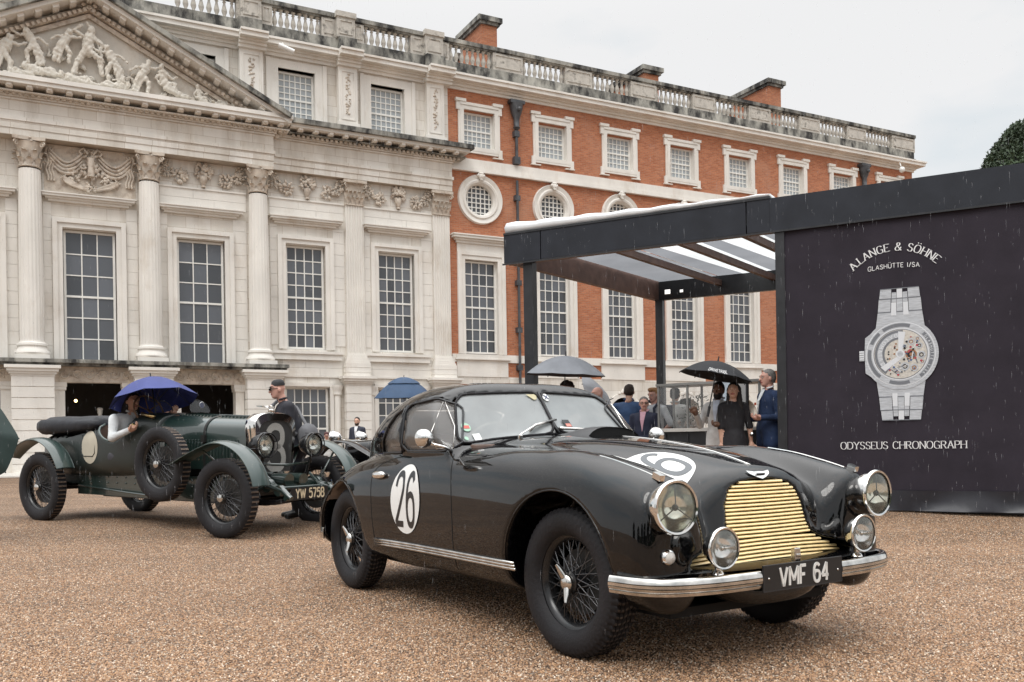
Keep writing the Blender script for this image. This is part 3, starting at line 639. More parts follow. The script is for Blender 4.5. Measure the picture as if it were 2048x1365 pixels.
# ================================================================== implicit surfaces -> one continuous mesh
def surfnet(f,lo,hi,h,newton=2):
    lo=np.array(lo,float);hi=np.array(hi,float); n=np.ceil((hi-lo)/h).astype(int)+1
    ax=[lo[i]+h*np.arange(n[i]) for i in range(3)]
    X,Y,Z=np.meshgrid(*ax,indexing='ij'); V=f(X,Y,Z).astype(np.float32); ins=V<0
    c=np.zeros(tuple(n-1),bool); s0=ins[:-1,:-1,:-1]
    for dx in(0,1):
        for dy in(0,1):
            for dz in(0,1):
                c|= ins[dx:n[0]-1+dx,dy:n[1]-1+dy,dz:n[2]-1+dz]!=s0
    idx=-np.ones(c.shape,int); ii=np.argwhere(c); idx[c]=np.arange(len(ii))
    acc=np.zeros((len(ii),3));cnt=np.zeros(len(ii))
    cor=[(a,b,d) for a in(0,1) for b in(0,1) for d in(0,1)]
    for p in cor:
        for a in range(3):
            if p[a]==0:
                q=list(p);q[a]=1
                va=V[ii[:,0]+p[0],ii[:,1]+p[1],ii[:,2]+p[2]];vb=V[ii[:,0]+q[0],ii[:,1]+q[1],ii[:,2]+q[2]]
                k=(va<0)!=(vb<0); t=np.where(k,va/np.where(va-vb==0,1,va-vb),0)
                pt=np.array(p,float)[None,:].repeat(len(ii),0); pt[:,a]+=t; acc[k]+=pt[k];cnt[k]+=1
    vs=lo+h*(ii+acc/np.maximum(cnt,1)[:,None])
    e=h*.25
    for _ in range(newton):
        x,y,z=vs.T; v=f(x,y,z)
        g=np.stack([f(x+e,y,z)-f(x-e,y,z),f(x,y+e,z)-f(x,y-e,z),f(x,y,z+e)-f(x,y,z-e)],1)/(2*e)
        st=(v/np.maximum((g*g).sum(1),.15))[:,None]*g; ln=np.linalg.norm(st,axis=1,keepdims=True); st*=np.minimum(1,h*.5/np.maximum(ln,1e-9)); vs=vs-st
    F=[]
    for a in range(3):
        b,d=(a+1)%3,(a+2)%3
        sl0=[slice(None)]*3;sl1=[slice(None)]*3;sl0[a]=slice(0,-1);sl1[a]=slice(1,None)
        m=ins[tuple(sl0)]!=ins[tuple(sl1)]; e_=np.argwhere(m)
        ok=(e_[:,b]>0)&(e_[:,d]>0)&(e_[:,b]<n[b]-1)&(e_[:,d]<n[d]-1); e_=e_[ok]
        fl=ins[e_[:,0],e_[:,1],e_[:,2]]
        q=[]
        for ob,od in((-1,-1),(0,-1),(0,0),(-1,0)):
            w_=e_.copy();w_[:,b]+=ob;w_[:,d]+=od; q.append(idx[w_[:,0],w_[:,1],w_[:,2]])
        q=np.stack(q,1); q[~fl]=q[~fl][:,::-1]; F.append(q)
    F=np.concatenate(F); F=F[(F>=0).all(1)]
    return vs,F
def np_mesh(name,vs,F,smooth=True,mi=None):
    me=bpy.data.meshes.new(name); me.vertices.add(len(vs)); me.vertices.foreach_set('co',np.asarray(vs,np.float32).ravel())
    k=F.shape[1]; me.loops.add(len(F)*k); me.loops.foreach_set('vertex_index',F.astype(np.int32).ravel())
    me.polygons.add(len(F)); me.polygons.foreach_set('loop_start',np.arange(0,len(F)*k,k,dtype=np.int32)); me.polygons.foreach_set('loop_total',np.full(len(F),k,np.int32))
    if mi is not None: me.polygons.foreach_set('material_index',mi.astype(np.int32))
    me.polygons.foreach_set('use_smooth',np.ones(len(F),bool) if smooth else np.zeros(len(F),bool)); me.update(calc_edges=True); me.validate(); return me
def smin(a,b,k):
    h=np.clip(.5+.5*(b-a)/k,0,1); return b*(1-h)+a*h-k*h*(1-h)
def smax(a,b,k): return -smin(-a,-b,k)
def cone(a,b,ra,rb,sq=None):
    a=np.array(a,float);b=np.array(b,float);ab=b-a;L2=max((ab**2).sum(),1e-9)
    def g(x,y,z):
        t=np.clip(((x-a[0])*ab[0]+(y-a[1])*ab[1]+(z-a[2])*ab[2])/L2,0,1)
        return np.sqrt((x-a[0]-t*ab[0])**2+(y-a[1]-t*ab[1])**2+(z-a[2]-t*ab[2])**2)-(ra+(rb-ra)*t)
    g.bb=(np.minimum(a-ra,b-rb),np.maximum(a+ra,b+rb)); return g
def ell(c,r):
    c=np.array(c,float);r=np.array(r,float)
    def g(x,y,z):
        q=np.sqrt(((x-c[0])/r[0])**2+((y-c[1])/r[1])**2+((z-c[2])/r[2])**2); return (q-1)*r.min()
    g.bb=(c-r,c+r); return g
def sdf_mesh(name,prims,h,k=.03,pad=.03,noise=0):
    """prims: list of (fn, material slot[, k])"""
    lo=np.min([p[0].bb[0] for p in prims],0)-pad-h*2; hi=np.max([p[0].bb[1] for p in prims],0)+pad+h*2
    def f(x,y,z):
        r=None
        for p in prims:
            d=p[0](x,y,z); r=d if r is None else smin(r,d,p[2] if len(p)>2 else k)
        if noise: r=r+noise*(np.sin(x*23+z*11+2*np.sin(z*9))*np.sin(z*19-x*7+y*13)+.5*np.sin(x*53-z*31+3*np.sin(x*11)))
        return r
    vs,F=surfnet(f,lo,hi,h,1)
    c=vs[F].mean(1); D=np.stack([p[0](c[:,0],c[:,1],c[:,2]) for p in prims]); sl=np.array([p[1] for p in prims])[D.argmin(0)]
    return np_mesh(name,vs,F,True,sl)
V3=lambda *a: np.array(a,float)
def hand_mesh(curl=.6,side=1):
    """palm, four unequal bent fingers and a thumb; the wrist at 0, fingers towards -z, palm facing -y"""
    pr=[(cone((0,0,.01),(0,0,-.03),.027,.03),0),(cone((-.02*side,0,-.06),(.022*side,0,-.06),.02,.02),0,.03),(cone((0,0,-.02),(0,0,-.07),.028,.024),0,.03)]
    for i,(x,l) in enumerate(((.030,.068),(.011,.078),(-.009,.073),(-.028,.056))):
        p=V3(x*side,0,-.08); a=curl*.5+.06*i
        for s,ln in enumerate((.45,.3,.25)):
            d=V3(0,-math.sin(a),-math.cos(a)); q=p+d*l*ln; pr.append((cone(p,q,.0105-.0012*s,.0098-.0012*s),0,.006)); p=q; a+=curl
    p=V3(.028*side,-.004,-.02)
    for ln,d in((.035,V3(.75*side,-.35,-.6)),(.028,V3(.35*side,-.6,-.75)),(.022,V3(.05*side,-.7,-.7))):
        q=p+d/np.linalg.norm(d)*ln; pr.append((cone(p,q,.013,.011),0,.008)); p=q
    return sdf_mesh('hand',pr,.0065,.008,.004)
def matcol(name,c,rough=.8): return vary(mat(name,c,rough),7,.22,.9,8)
SKIN=mat('skin',(.56,.33,.24),.5); SKIN_D=mat('skin_dark',(.13,.065,.04),.5); SKIN_P=mat('skin_pink',(.60,.33,.26),.5)
EYEM=mat('eye_dark',(.02,.015,.01),.2); SCLERA=mat('eye_white',(.7,.68,.65),.3); LIP=mat('lips',(.35,.12,.10),.5)
def person(name_loc,rz,h=1.78,coat=(.03,.035,.06),trous=(.04,.04,.05),hair=(.03,.02,.015),skin=None,shoes=(.02,.02,.02),shirt=(.7,.7,.7),
    arms=(((-.15,0,-1),(-.1,-.1,-1)),((.15,0,-1),(.1,-.1,-1))),legs=None,head=(0,0),hairstyle='short',open_shirt=False,coatlen=.86,lean=0,fat=1.0,label='',cat='person',grp=None,cap=None,glasses=False,beard=None,skirt=False,sleeve=1.0,hands=(.6,.6),z0=0,lower=True,tshirt=False,handrot=None):
    s=h/1.78; sk=skin or SKIN; k=abs(hash(str(coat)+str(trous)))%9999
    cn='cloth_%03d'%len(MATS)
    M=[matcol('trousers_cloth_%d'%len(MATS),trous),matcol('coat_cloth_%d'%len(MATS),coat),sk,mat('shoe_leather_%d'%len(MATS),shoes,.4),matcol('shirt_cloth_%d'%len(MATS),shirt)]
    root=empty('person',name_loc,rz,label,cat,grp)
    q=lambda x,y,z: V3(x,y+lean*max(0,z-.95)*-1,z)*s
    pr=[]; w=fat
    if lower:
        for sx in(-1,1):
            if legs is None: hip,kn,an=q(sx*.09,0,.93),q(sx*.11,-.01,.50),q(sx*.12,.02,.09)
            else: hip,kn,an=[V3(*t)*s for t in legs[0 if sx<0 else 1]]
            lm=2 if skirt else 0
            pr+=[(cone(hip,kn,.095*s*w,.062*s),0 if not skirt else 1),(cone(kn,an,.062*s,.046*s),lm),(cone(an+V3(0,-.0,-.04),an+V3(0,-.15,-.06),.04,.035),3,.02)]
        if skirt: pr.append((cone(q(0,0,.98),q(0,0,.55),.14*s,.20*s),1))
    tm=1
    pr+=[(ell(q(0,0,.98),(.165*w*s,.115*w*s,.15*s)),tm),(ell(q(0,-.005,1.16),(.165*w*s,.12*w*s,.2*s)),tm),(ell(q(0,0,1.32),(.185*w*s,.115*w*s,.17*s)),tm),(cone(q(-.14,.01,1.41),q(.14,.01,1.41),.065*s,.065*s),tm)]
    if coatlen<.92: 
        for sx in(-1,1): pr.append((cone(q(sx*.07,0,1.0),q(sx*.09,0,coatlen),.12*w*s,.115*w*s),tm))
    for sx,(u,f) in zip((-1,1),arms):
        u=V3(*u);u/=np.linalg.norm(u);f=V3(*f);f/=np.linalg.norm(f)
        sh=q(sx*.185*w,.01,1.40); el=sh+u*.285*s; wr=el+f*.235*s; up=tm if sleeve>.2 else 2
        pr.append((cone(sh,el,.062*s*w,.050*s),up,.02))
        fm=tm if sleeve>.6 else 2
        pr.append((cone(el,wr,(.047 if fm==tm else .04)*s,(.038 if fm==tm else .026)*s),fm,.02))
        pr.append((cone(wr,wr+f*.02*s,.024*s,.022*s),2,.01))
        hm=hand_mesh(hands[0 if sx<0 else 1],sx)
        ho=link('hand',hm,sk,root,loc=Vector(wr+f*.012*s)); ho.rotation_mode='QUATERNION'
        ho.rotation_quaternion=Vector((0,0,-1)).rotation_difference(Vector(f)); ho.scale=(s*1.05,)*3
        if sleeve>.6: # shirt cuff
            cu=MB().tube([wr+f*-.012,wr+f*.008],[.036*s,.034*s],10); cu.build('cuff',M[4],root,smooth=60)
    nk=q(0,.012,1.44); hc=q(0,-.012,1.635)
    pr+=[(cone(nk,q(0,.0,1.56),.058*s,.052*s),2,.02)]
    if open_shirt or shirt:
        vv=MB(); 
        vv.add([q(-.055,-.075,1.49),q(.055,-.075,1.49),q(.035,-.132*w,1.34),q(0,-.140*w,1.14),q(-.035,-.132*w,1.34)],[(0,4,3,2,1)])
        if not tshirt: vv.build('shirt_front',M[4],root)
        if not tshirt:
            cl=MB(); cl.tube([q(-.06,-.05,1.50),q(-.075,.02,1.52),q(0,.065,1.53),q(.075,.02,1.52),q(.06,-.05,1.50)],.014*s,6); cl.build('collar',M[4] if open_shirt else M[1],root,smooth=180)
    me=sdf_mesh('body',pr,.02*s,.028); 
    for i in M: me.materials.append(i)
    b=link('body',me,None,root)
    # head: own finer surface, joined to the neck
    pit,yaw=head; Rm=Matrix.Rotation(yaw,3,'Z')@Matrix.Rotation(pit,3,'X')
    E=lambda x,y,z: V3(x,y,z)*s
    hp=[(ell(E(0,0,.02),(.073*s,.092*s,.088*s)),0),(ell(E(0,-.022,-.045),(.056*s,.066*s,.066*s)),0,.03),(ell(E(0,-.058,-.085),(.028*s,.026*s,.022*s)),0,.03),
        (cone(E(0,-.088,.012),E(0,-.108,-.022),.009*s,.014*s),0,.012),(ell(E(-.075,.005,-.01),(.012*s,.02*s,.03*s)),0,.008),(ell(E(.075,.005,-.01),(.012*s,.02*s,.03*s)),0,.008),
        (cone(E(-.04,-.082,.03),E(.04,-.082,.03),.010*s,.010*s),0,.02),(cone(E(-.018,-.088,-.052),E(.018,-.088,-.052),.008*s,.008*s),1,.008),(cone(E(0,.02,-.04),E(0,.03,-.14),.05*s,.05*s),0,.02)]
    if beard: hp.append((ell(E(0,-.045,-.075),(.06*s,.055*s,.055*s)),2,.01))
    hm=sdf_mesh('head',hp,.0085*s,.02); bm_=mat('beard_%d'%len(MATS),beard or (.1,.06,.04),.8)
    for i in(sk,LIP if not beard else sk,bm_): hm.materials.append(i)
    ho=link('head',hm,None,root,loc=Vector(hc)); ho.rotation_euler=Rm.to_euler()
    ey=MB(); 
    for sx in(-1,1): ey.ball(E(sx*.031,-.083,.012),.0125*s,8,0,(1.15,.6,.75)); ey.ball(E(sx*.031,-.091,.012),.006*s,6,1); ey.obox(E(sx*.033,-.094,.032),V3(.014,0,0)*s,V3(0,.003,0)*s,V3(0,0,.002)*s,1)
    ey.build('eyes',[SCLERA,EYEM],ho,smooth=180)
    if glasses:
        gl=MB()
        for sx in(-1,1):
            gl.tube([E(sx*.033+.022*math.cos(a),-.104,.008+.016*math.sin(a)) for a in [6.283*i/12 for i in range(12)]],.0025,5,closed=True); gl.tube([E(sx*.055,-.102,.015),E(sx*.078,.0,.012)],.0025,5)
            if glasses=='dark': gl.obox(E(sx*.033,-.103,.008),V3(.021,0,0),V3(0,.002,0),V3(0,0,.014))
        gl.tube([E(-.012,-.106,.012),E(.012,-.106,.012)],.0025,5); gl.build('glasses',EYEM,ho,smooth=180)
    HM=vary(mat('hair_%d'%len(MATS),hair,.7),60,.3)
    if hairstyle!='bald':
        hh=[(ell(E(0,.018,.045),(.080*s,.092*s,.080*s)),0)]
        if hairstyle=='short': hh+=[(ell(E(0,.045,.0),(.078*s,.065*s,.075*s)),0)]
        if hairstyle=='quiff': hh+=[(ell(E(0,-.045,.10),(.06*s,.05*s,.035*s)),0),(ell(E(0,.045,.0),(.078*s,.065*s,.075*s)),0)]
        if hairstyle=='curly':
            rr=random.Random(5)
            for _ in range(26):
                a=rr.uniform(0,6.28);b_=rr.uniform(-.1,1.4); hh.append((ell(E(.085*math.cos(a)*math.cos(b_),.02+.09*math.sin(a)*math.cos(b_) ,.03+.09*math.sin(b_)),(.035*s,)*3),0,.01))
        if hairstyle=='long': hh+=[(cone(E(0,.06,0),E(0,.10,-.34),.082*s,.07*s),0,.03),(cone(E(.06,.03,.02),E(.09,.02,-.26),.04*s,.045*s),0,.03),(cone(E(-.06,.04,.02),E(-.08,.04,-.26),.04*s,.045*s),0,.03)]
        def cut(g,c0):
            def f(x,y,z): return g(x,y,z)
            return f
        lo=[p[0] for p in hh]
        def fh(x,y,z):
            r=None
            for p in hh:
                d=p[0](x,y,z); r=d if r is None else smin(r,d,p[2] if len(p)>2 else .02)
            face=np.maximum(np.maximum(z-.062*s,-(z+.2*s)),y+.028*s) if hairstyle!='bald' else 1
            return np.maximum(r,-face)+.0022*np.sin(x*180)*np.sin(z*150+y*120)
        bb0=np.min([p[0].bb[0] for p in hh],0)-.02;bb1=np.max([p[0].bb[1] for p in hh],0)+.02
        vs,F=surfnet(fh,bb0,bb1,.0095*s,1); link('hair',np_mesh('hair',vs,F),HM,ho)
    if cap:
        cm=matcol('cap_cloth_%d'%len(MATS),cap); cb=MB(); cb.lathe([(.084*s,.045*s),(.086*s,.07*s),(.075*s,.105*s),(.045*s,.125*s),(.001,.13*s)],E(0,.01,.0),(0,0,1),18)
        cb.loft([[E(math.sin(a)*.078,-.05-math.cos(a)*.028-(.075 if r else 0)*math.cos(a*.9),.052-(.02 if r else 0)*math.cos(a)) for a in [-1.3+2.6*i/10 for i in range(11)]] for r in(0,1)],False,False)
        cb.loft([[E(math.sin(a)*.078,-.05-math.cos(a)*.028-(.075 if r else 0)*math.cos(a*.9),.047-(.02 if r else 0)*math.cos(a)) for a in [-1.3+2.6*i/10 for i in range(11)]] for r in(0,1)],False,False)
        cb.build('cap',cm,ho,smooth=60)
    return root
# ================================================================== carved figures of the pediment
RELIEF=vary(mat('pale_relief_stone',(.68,.64,.57),.8),3,.12,.4,30,dirt=(.42,.36,.29),dscale=3,dpos=(.52,.74))
def fig(prims,nm='carved_figure'):
    me=sdf_mesh(nm,[(p,0) for p in prims],.030,.03,.05,noise=.017); me.materials.append(RELIEF); return link(nm,me,None,PE)
def rel(x,z,s,pose):
    """relief figure, pelvis at (x,z); pose: lists of points relative"""
    y=-.62; T=lambda p,d=0:V3(x+p[0]*s,y+d,z+p[1]*s); pr=[]
    hd,ch,pe=pose['head'],pose['chest'],(0,0)
    pr+=[ell(T(hd,-.08),(.12*s,.13*s,.15*s)),cone(T(ch,-.02),T(hd,-.05),.10*s,.07*s),cone(T(ch,-.02),T(pe),.19*s,.17*s)]
    for a in pose['limbs']:
        rr=a[0]
        for i in range(1,len(a)-1): pr.append(cone(T(a[i],-.06),T(a[i+1],-.08),rr*s*(1-.15*i),rr*s*(.85-.15*i)))
    return fig(pr)
warrior=dict(head=(.12,.72),chest=(.05,.45),limbs=[(.13,(-.08,0),(-.28,-.35),(-.45,-.78)),(.13,(.1,0),(.38,-.22),(.42,-.72)),(.09,(-.15,.5),(-.4,.62),(-.15,.85)),(.09,(.2,.48),(.45,.3),(.38,.02)),(.05,(.0,.95),(.25,.5),(.5,-.3))])
lean_=dict(head=(.25,.55),chest=(.15,.35),limbs=[(.13,(0,0),(-.1,-.35),(-.2,-.75)),(.13,(.05,0),(.25,-.3),(.2,-.72)),(.08,(.2,.4),(.5,.35),(.75,.45)),(.08,(.1,.35),(-.25,.3),(-.5,.1)),(.16,(0,.1),(-.25,-.3),(-.35,-.7))])
sit=dict(head=(-.1,.62),chest=(-.05,.38),limbs=[(.14,(0,0),(.4,-.02),(.5,-.42)),(.14,(0,-.05),(.35,-.2),(.7,-.45)),(.08,(.05,.42),(.3,.2),(.5,.3)),(.08,(-.1,.4),(-.3,.15),(-.15,-.1)),(.16,(.1,-.2),(.5,-.35),(.9,-.45))])
lie=dict(head=(-.55,.12),chest=(-.3,.05),limbs=[(.13,(0,0),(.35,.12),(.6,-.05)),(.13,(0,-.05),(.4,-.05),(.75,-.1)),(.08,(-.3,.1),(-.45,-.1),(-.7,-.1)),(.07,(-.25,.1),(-.1,.3),(.15,.25))])
def mir(p): return dict(head=(-p['head'][0],p['head'][1]),chest=(-p['chest'][0],p['chest'][1]),limbs=[(l[0],)+tuple((-a,b) for a,b in l[1:]) for l in p['limbs']])
for x,z,s,po in((2.45,14.25,1.0,warrior),(1.72,14.35,.8,lean_),(-.05,13.75,.95,lean_),(.85,14.15,.8,mir(lean_)),(1.05,13.35,.85,lie),(2.1,13.25,.8,lie),(3.25,14.0,.85,mir(lean_)),(3.3,13.25,.7,mir(lie)),(4.15,13.75,.8,lean_),(4.85,13.6,.85,sit),(6.0,13.3,.55,sit),(6.7,13.15,.42,lie),(-1.0,13.5,.8,mir(sit)),(-1.9,13.3,.6,mir(sit)),(.55,13.2,.7,mir(lie)),(-2.6,13.2,.45,lie)): rel(x,z,s,po)
rnd=random.Random(21)
for i in range(60):   # drapery, plants and trophies filling the ground between the figures
    x=rnd.uniform(-2.6,7.2); top=15.5-abs(x-2.52)*.5; z=13.05+abs(rnd.gauss(0,.6))
    if z>top-.3: z=13.15
    d=MB(); a=rnd.uniform(0,3.1)
    for k in range(rnd.randint(3,6)):
        a2=a+rnd.uniform(-.5,.5); l=rnd.uniform(.15,.35); d.tube([(x,-.5,z),(x+l*.5*math.cos(a2),-.58,z+l*.5*math.sin(a2)),(x+l*math.cos(a2+.5),-.5,z+l*math.sin(a2+.5))],[.05,.045,.01],5)
    P(d,'carved_drapery',RELIEF,PE,smooth=180)
# ================================================================== colonnade (ground floor, left)
mb=MB(); mb.box(-6,8.95,-1.05,.5,3.80,3.92); mb.box(-6,8.9,-.9,.5,3.72,3.80); P(mb,'ledge',STONE_D)
mb=MB(); mb.box(-6,8.9,-.5,.0,3.2,3.72); P(mb,'frieze',STONE_R)
for a,b in((-2.3,.0),(1.4,3.7),(5.05,7.4)):
    sc=MB(); n=6
    for k in range(n):
        c0=(a+(b-a)*(k+.5)/n,3.46); sg=1 if k%2 else -1
        sc.tube([(c0[0]+(.16-.012*j)*math.cos(j*.6)*1,-.52,c0[1]+sg*(.16-.012*j)*math.sin(j*.6)) for j in range(12)],[.03]*10+[.02,.01],5)
        for q in range(5): sc.ball((c0[0]+.15*math.cos(q*1.3+k),-.51,c0[1]+.12*math.sin(q*1.3+k)),.04,5)
    P(sc,'carved_scroll',STONE_R,smooth=180)
def pier(cx,half,y0,top,cap=True,n=9,z0=0.15):
    e=empty('pier',parent=PAL); h=(top-.35-z0)/n
    for k in range(n):
        m=MB(); zz=z0+h*k
        if k==n-1 and half>.55: m.box(cx-half,cx-.003,y0,-.02,zz+.02,zz+h); m.box(cx+.003,cx+half,y0,-.02,zz+.02,zz+h)
        else: m.box(cx-half,cx+half,y0-random.uniform(0,.004),-.02,zz+.02,zz+h)
        o=m.build('stone_block',STONE,e)
        MBj=None
    MB().box(cx-half+.03,cx+half-.03,y0+.025,0,0,top-.3).build('core',STONE_R,e)
    c=MB(); 
    for a,b,d in((top-.35,top-.28,.02),(top-.28,top-.2,.07),(top-.2,top-.1,.13),(top-.1,top,.19)): c.box(cx-half-d,cx+half+d,y0-d,0,a,b)
    c.build('pier_capital',STONE,e)
for cx in(-2.95,.68,4.35,8.09): pier(cx,.62,-.92,3.71)
for cx in(11.8,15.46): pier(cx,.5,-.35,3.6,n=9)
for a,b in((.02,-.0),(1.3,1.62),(3.42,3.73),(4.97,5.28),(7.15,7.45),(-.26,.06),(-2.3,-2.0)):
    if b>a:
        m=MB(); m.box(a,b,-.42,.1,0,3.2); m.box(a-.04 ,b+.04,-.47,.1,2.95,3.06); m.box(a-.06,b+.06,-.49,.1,3.06,3.2); P(m,'respond',STONE)
# hall inside the colonnade
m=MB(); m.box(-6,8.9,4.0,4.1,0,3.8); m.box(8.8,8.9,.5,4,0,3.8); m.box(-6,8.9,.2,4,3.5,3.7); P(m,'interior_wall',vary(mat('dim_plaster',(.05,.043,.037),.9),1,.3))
m=MB(); m.box(-6,8.9,-1.3,.3,gz(0,20)-.1,.24); m.box(-6,8.9,-1.6,.3,0,.17); P(m,'step',STONE)
lm=mat('lamp_glow',(1,.8,.5),.5,emit=(1,.62,.25),es=14)
l_=MB(); l_.ball((2.0,1.2,2.66),.05,8); lo=P(l_,'wall_lamp',lm,smooth=180); l2=MB(); l2.tube([(2.0,1.2,2.72),(2.0,1.2,3.5)],.01,6); P(l2,'lamp_rod',BLACKP,lo)
# statue on a plinth inside the hall
st=empty('statue',Matrix.Translation(B0)@Matrix.Rotation(FANG,4,"Z")@Vector((2.75,.9,.24)),FANG,'pale stone statue in the shadow behind the colonnade opening','statue')
mm=sdf_mesh('figure',[(cone(V3(0,0,1.05),V3(0,0,1.45),.15,.10),0),(cone(V3(0,0,1.45),V3(.02,0,1.75),.13,.16),0),(ell((0,-.02,2.02),(.085,.1,.12)),0),(cone(V3(0,0,1.8),V3(0,0,1.95),.06,.05),0),(cone(V3(.16,0,1.72),V3(.2,-.1,1.45),.06,.05),0),(cone(V3(-.16,0,1.72),V3(-.12,-.15,1.55),.06,.05),0),(ell((.0,0,2.12),(.10,.11,.06)),0)],.025,.04); mm.materials.append(STONE); link('figure',mm,None,st)
m=MB(); m.box(-.22,.22,-.22,.22,0,.9); m.box(-.26,.26,-.26,.26,.9,1.0); m.build('plinth',STONE,st)
# ================================================================== black coupe: body as one implicit surface
def crv(xs,ys):
    xs=np.array(xs,float);ys=np.array(ys,float); h=np.diff(xs); dl=np.diff(ys)/h
    m=np.zeros(len(xs)); m[0]=dl[0];m[-1]=dl[-1]
    for i in range(1,len(xs)-1):
        m[i]=0 if dl[i-1]*dl[i]<=0 else (h[i-1]+h[i])*3/((2*h[i]+h[i-1])/dl[i-1]+(h[i]+2*h[i-1])/dl[i])
    def g(x):
        x=np.clip(x,xs[0],xs[-1]); i=np.clip(np.searchsorted(xs,x)-1,0,len(h)-1); t=(x-xs[i])/h[i]
        return ys[i]*(1+2*t)*(1-t)**2+m[i]*h[i]*t*(1-t)**2+ys[i+1]*t*t*(3-2*t)+m[i+1]*h[i]*t*t*(t-1)
    return g
hoodT=crv([-3.3,-2.9,-2.5,-2.0,-1.5,-1.05,-.45,.0,.14,.35,.49,.58,.66],[.44,.66,.84,.93,.98,1.035,1.012,.966,.944,.897,.856,.812,.74])
hoodW=crv([-3.3,-3.0,-2.5,-2.0,-1.2,-.45,.2,.45,.66],[.42,.52,.62,.68,.68,.60,.50,.44,.40])
frT=crv([-2.0,-1.4,-.9,-.5,-.15,.14,.36,.50,.60,.70],[.80,.885,.93,.955,.957,.93,.885,.848,.815,.77])
frW=crv([-2.0,-1.2,-.4,0,.3,.55,.70],[.10,.15,.20,.212,.208,.185,.165])
sdT=crv([-3.2,-2.7,-2.3,-1.8,-1.0,-.5,.1,.5],[.5,.72,.86,.925,.945,.93,.80,.6])
sdW=crv([-3.2,-2.9,-2.5,-1.9,-1.0,-.4,.2,.5],[.45,.60,.72,.765,.770,.765,.70,.6])
rrT=crv([-3.12,-3.0,-2.85,-2.65,-2.4,-2.15,-1.8,-1.4],[.46,.60,.71,.81,.885,.91,.88,.80])
rrW=crv([-3.12,-2.95,-2.7,-2.4,-2.0,-1.4],[.13,.18,.212,.222,.20,.12])
ghT=crv([-3.2,-3.0,-2.8,-2.6,-2.4,-2.2,-2.0,-1.8,-1.62,-1.4,-1.25,-1.0],[.56,.76,.925,1.06,1.185,1.280,1.338,1.368,1.376,1.363,1.335,1.26])
ghW=crv([-3.2,-2.8,-2.4,-2.0,-1.5,-1.0],[.42,.53,.625,.702,.762,.765])
def sect(y,z,a,top,bot,p,y0=0):
    zc=(top+bot)/2;b=(top-bot)/2
    return ((np.abs((y-y0)/a)**p+np.abs((z-zc)/b)**p)**(1/p)-1)*np.minimum(a,b)
def coupe_outer(x,y,z):
    y=np.abs(y)
    C=sect(y,z,hoodW(x),hoodT(x),.26,2.7)
    C=smax(C,x-(.60+.22*(.5-z)-.22*y*y),.07)
    C=smax(C,-3.22-x,.12)
    Fr=sect(y,z,frW(x),frT(x),.27+.0*x,2.35,.595)
    Fr=smax(Fr,x-(.60-.9*(np.abs(y-.60))**2.2-.05*(z-.7)),.07); Fr=smax(Fr,-2.0-x,.1)
    D=sect(y,z,sdW(x),sdT(x),.24,5.0); D=smax(D,x-.3,.2); D=smax(D,-3.1-x,.15)
    Rr=sect(y,z,rrW(x),rrT(x),.27,2.4,.585); Rr=smax(Rr,-3.06-x+.25*(np.maximum(0,z-.45)),.10); Rr=smax(Rr,x+1.4,.2)
    B=smin(C,Fr,.085); B=smin(B,D,.07); B=smin(B,Rr,.08)
    G=sect(y,z,ghW(x)*(1-.6*np.clip(1.02-z,0,.12)),ghT(x),.45,3.3)
    G=smax(G,(x+1.035+.16*y+ (z-1.035)*.80)*.78,.045); G=smax(G,-3.12-x,.1)
    B=smin(B,G,.045)
    B=smax(B,.235-z,.03)
    return B
def arches(x,y,z):
    y=np.abs(y)
    a=np.sqrt(x**2+(z-.355)**2)-.415; a=np.maximum(a,.50-y)
    r=np.sqrt((x+2.515)**2+(z-.345)**2)-.40; r=np.maximum(r,.50-y)
    return np.minimum(a,r)
def poly_sdf(px,py,poly):
    d=np.full(px.shape,1e9);s=np.ones(px.shape);n=len(poly)
    for i in range(n):
        ax,ay=poly[i];bx,by=poly[i-1]; ex,ey=bx-ax,by-ay;wx,wy=px-ax,py-ay
        t=np.clip((wx*ex+wy*ey)/(ex*ex+ey*ey),0,1); d=np.minimum(d,(wx-ex*t)**2+(wy-ey*t)**2)
        c1=py>=ay;c2=py<by;c3=ex*wy>ey*wx; fl=(c1&c2&c3)|(~c1&~c2&~c3); s=np.where(fl,-s,s)
    return s*np.sqrt(d)
def rpoly(poly,n=4,it=2,c=.22):
    p=[tuple(q) for q in poly]
    for _ in range(it):
        q=[]
        for i in range(len(p)):
            a=p[i];b=p[(i+1)%len(p)]; q+=[(a[0]*(1-c)+b[0]*c,a[1]*(1-c)+b[1]*c),(a[0]*c+b[0]*(1-c),a[1]*c+b[1]*(1-c))]
        p=q
    return p
DOORW=rpoly([(-1.634,.950),(-1.652,1.232),(-1.36,1.262),(-1.268,1.222),(-1.068,.950)],c=.10,it=2)
QUARW=rpoly([(-1.668,.942),(-1.684,1.215),(-1.81,1.185),(-1.91,1.115),(-2.00,1.02),(-2.065,.934)],c=.08,it=2)
WSP=rpoly([(-.004,1.047),(-.39,1.020),(-.615,.992),(-.642,1.03),(-.565,1.235),(-.50,1.285),(-.26,1.296),(-.004,1.302)],c=.14)
REARW=rpoly([(-.48,.97),(-.42,1.225),(.42,1.225),(.48,.97)],c=.10)
GRP=[(-.17,.795),(-.08,.806),(0,.808),(.08,.806),(.17,.795),(.222,.76),(.25,.70),(.262,.61),(.285,.562),(.36,.530),(.50,.497),(.53,.472),(.52,.452),(-.52,.452),(-.53,.472),(-.50,.497),(-.36,.530),(-.285,.562),(-.262,.61),(-.25,.70),(-.222,.76)]
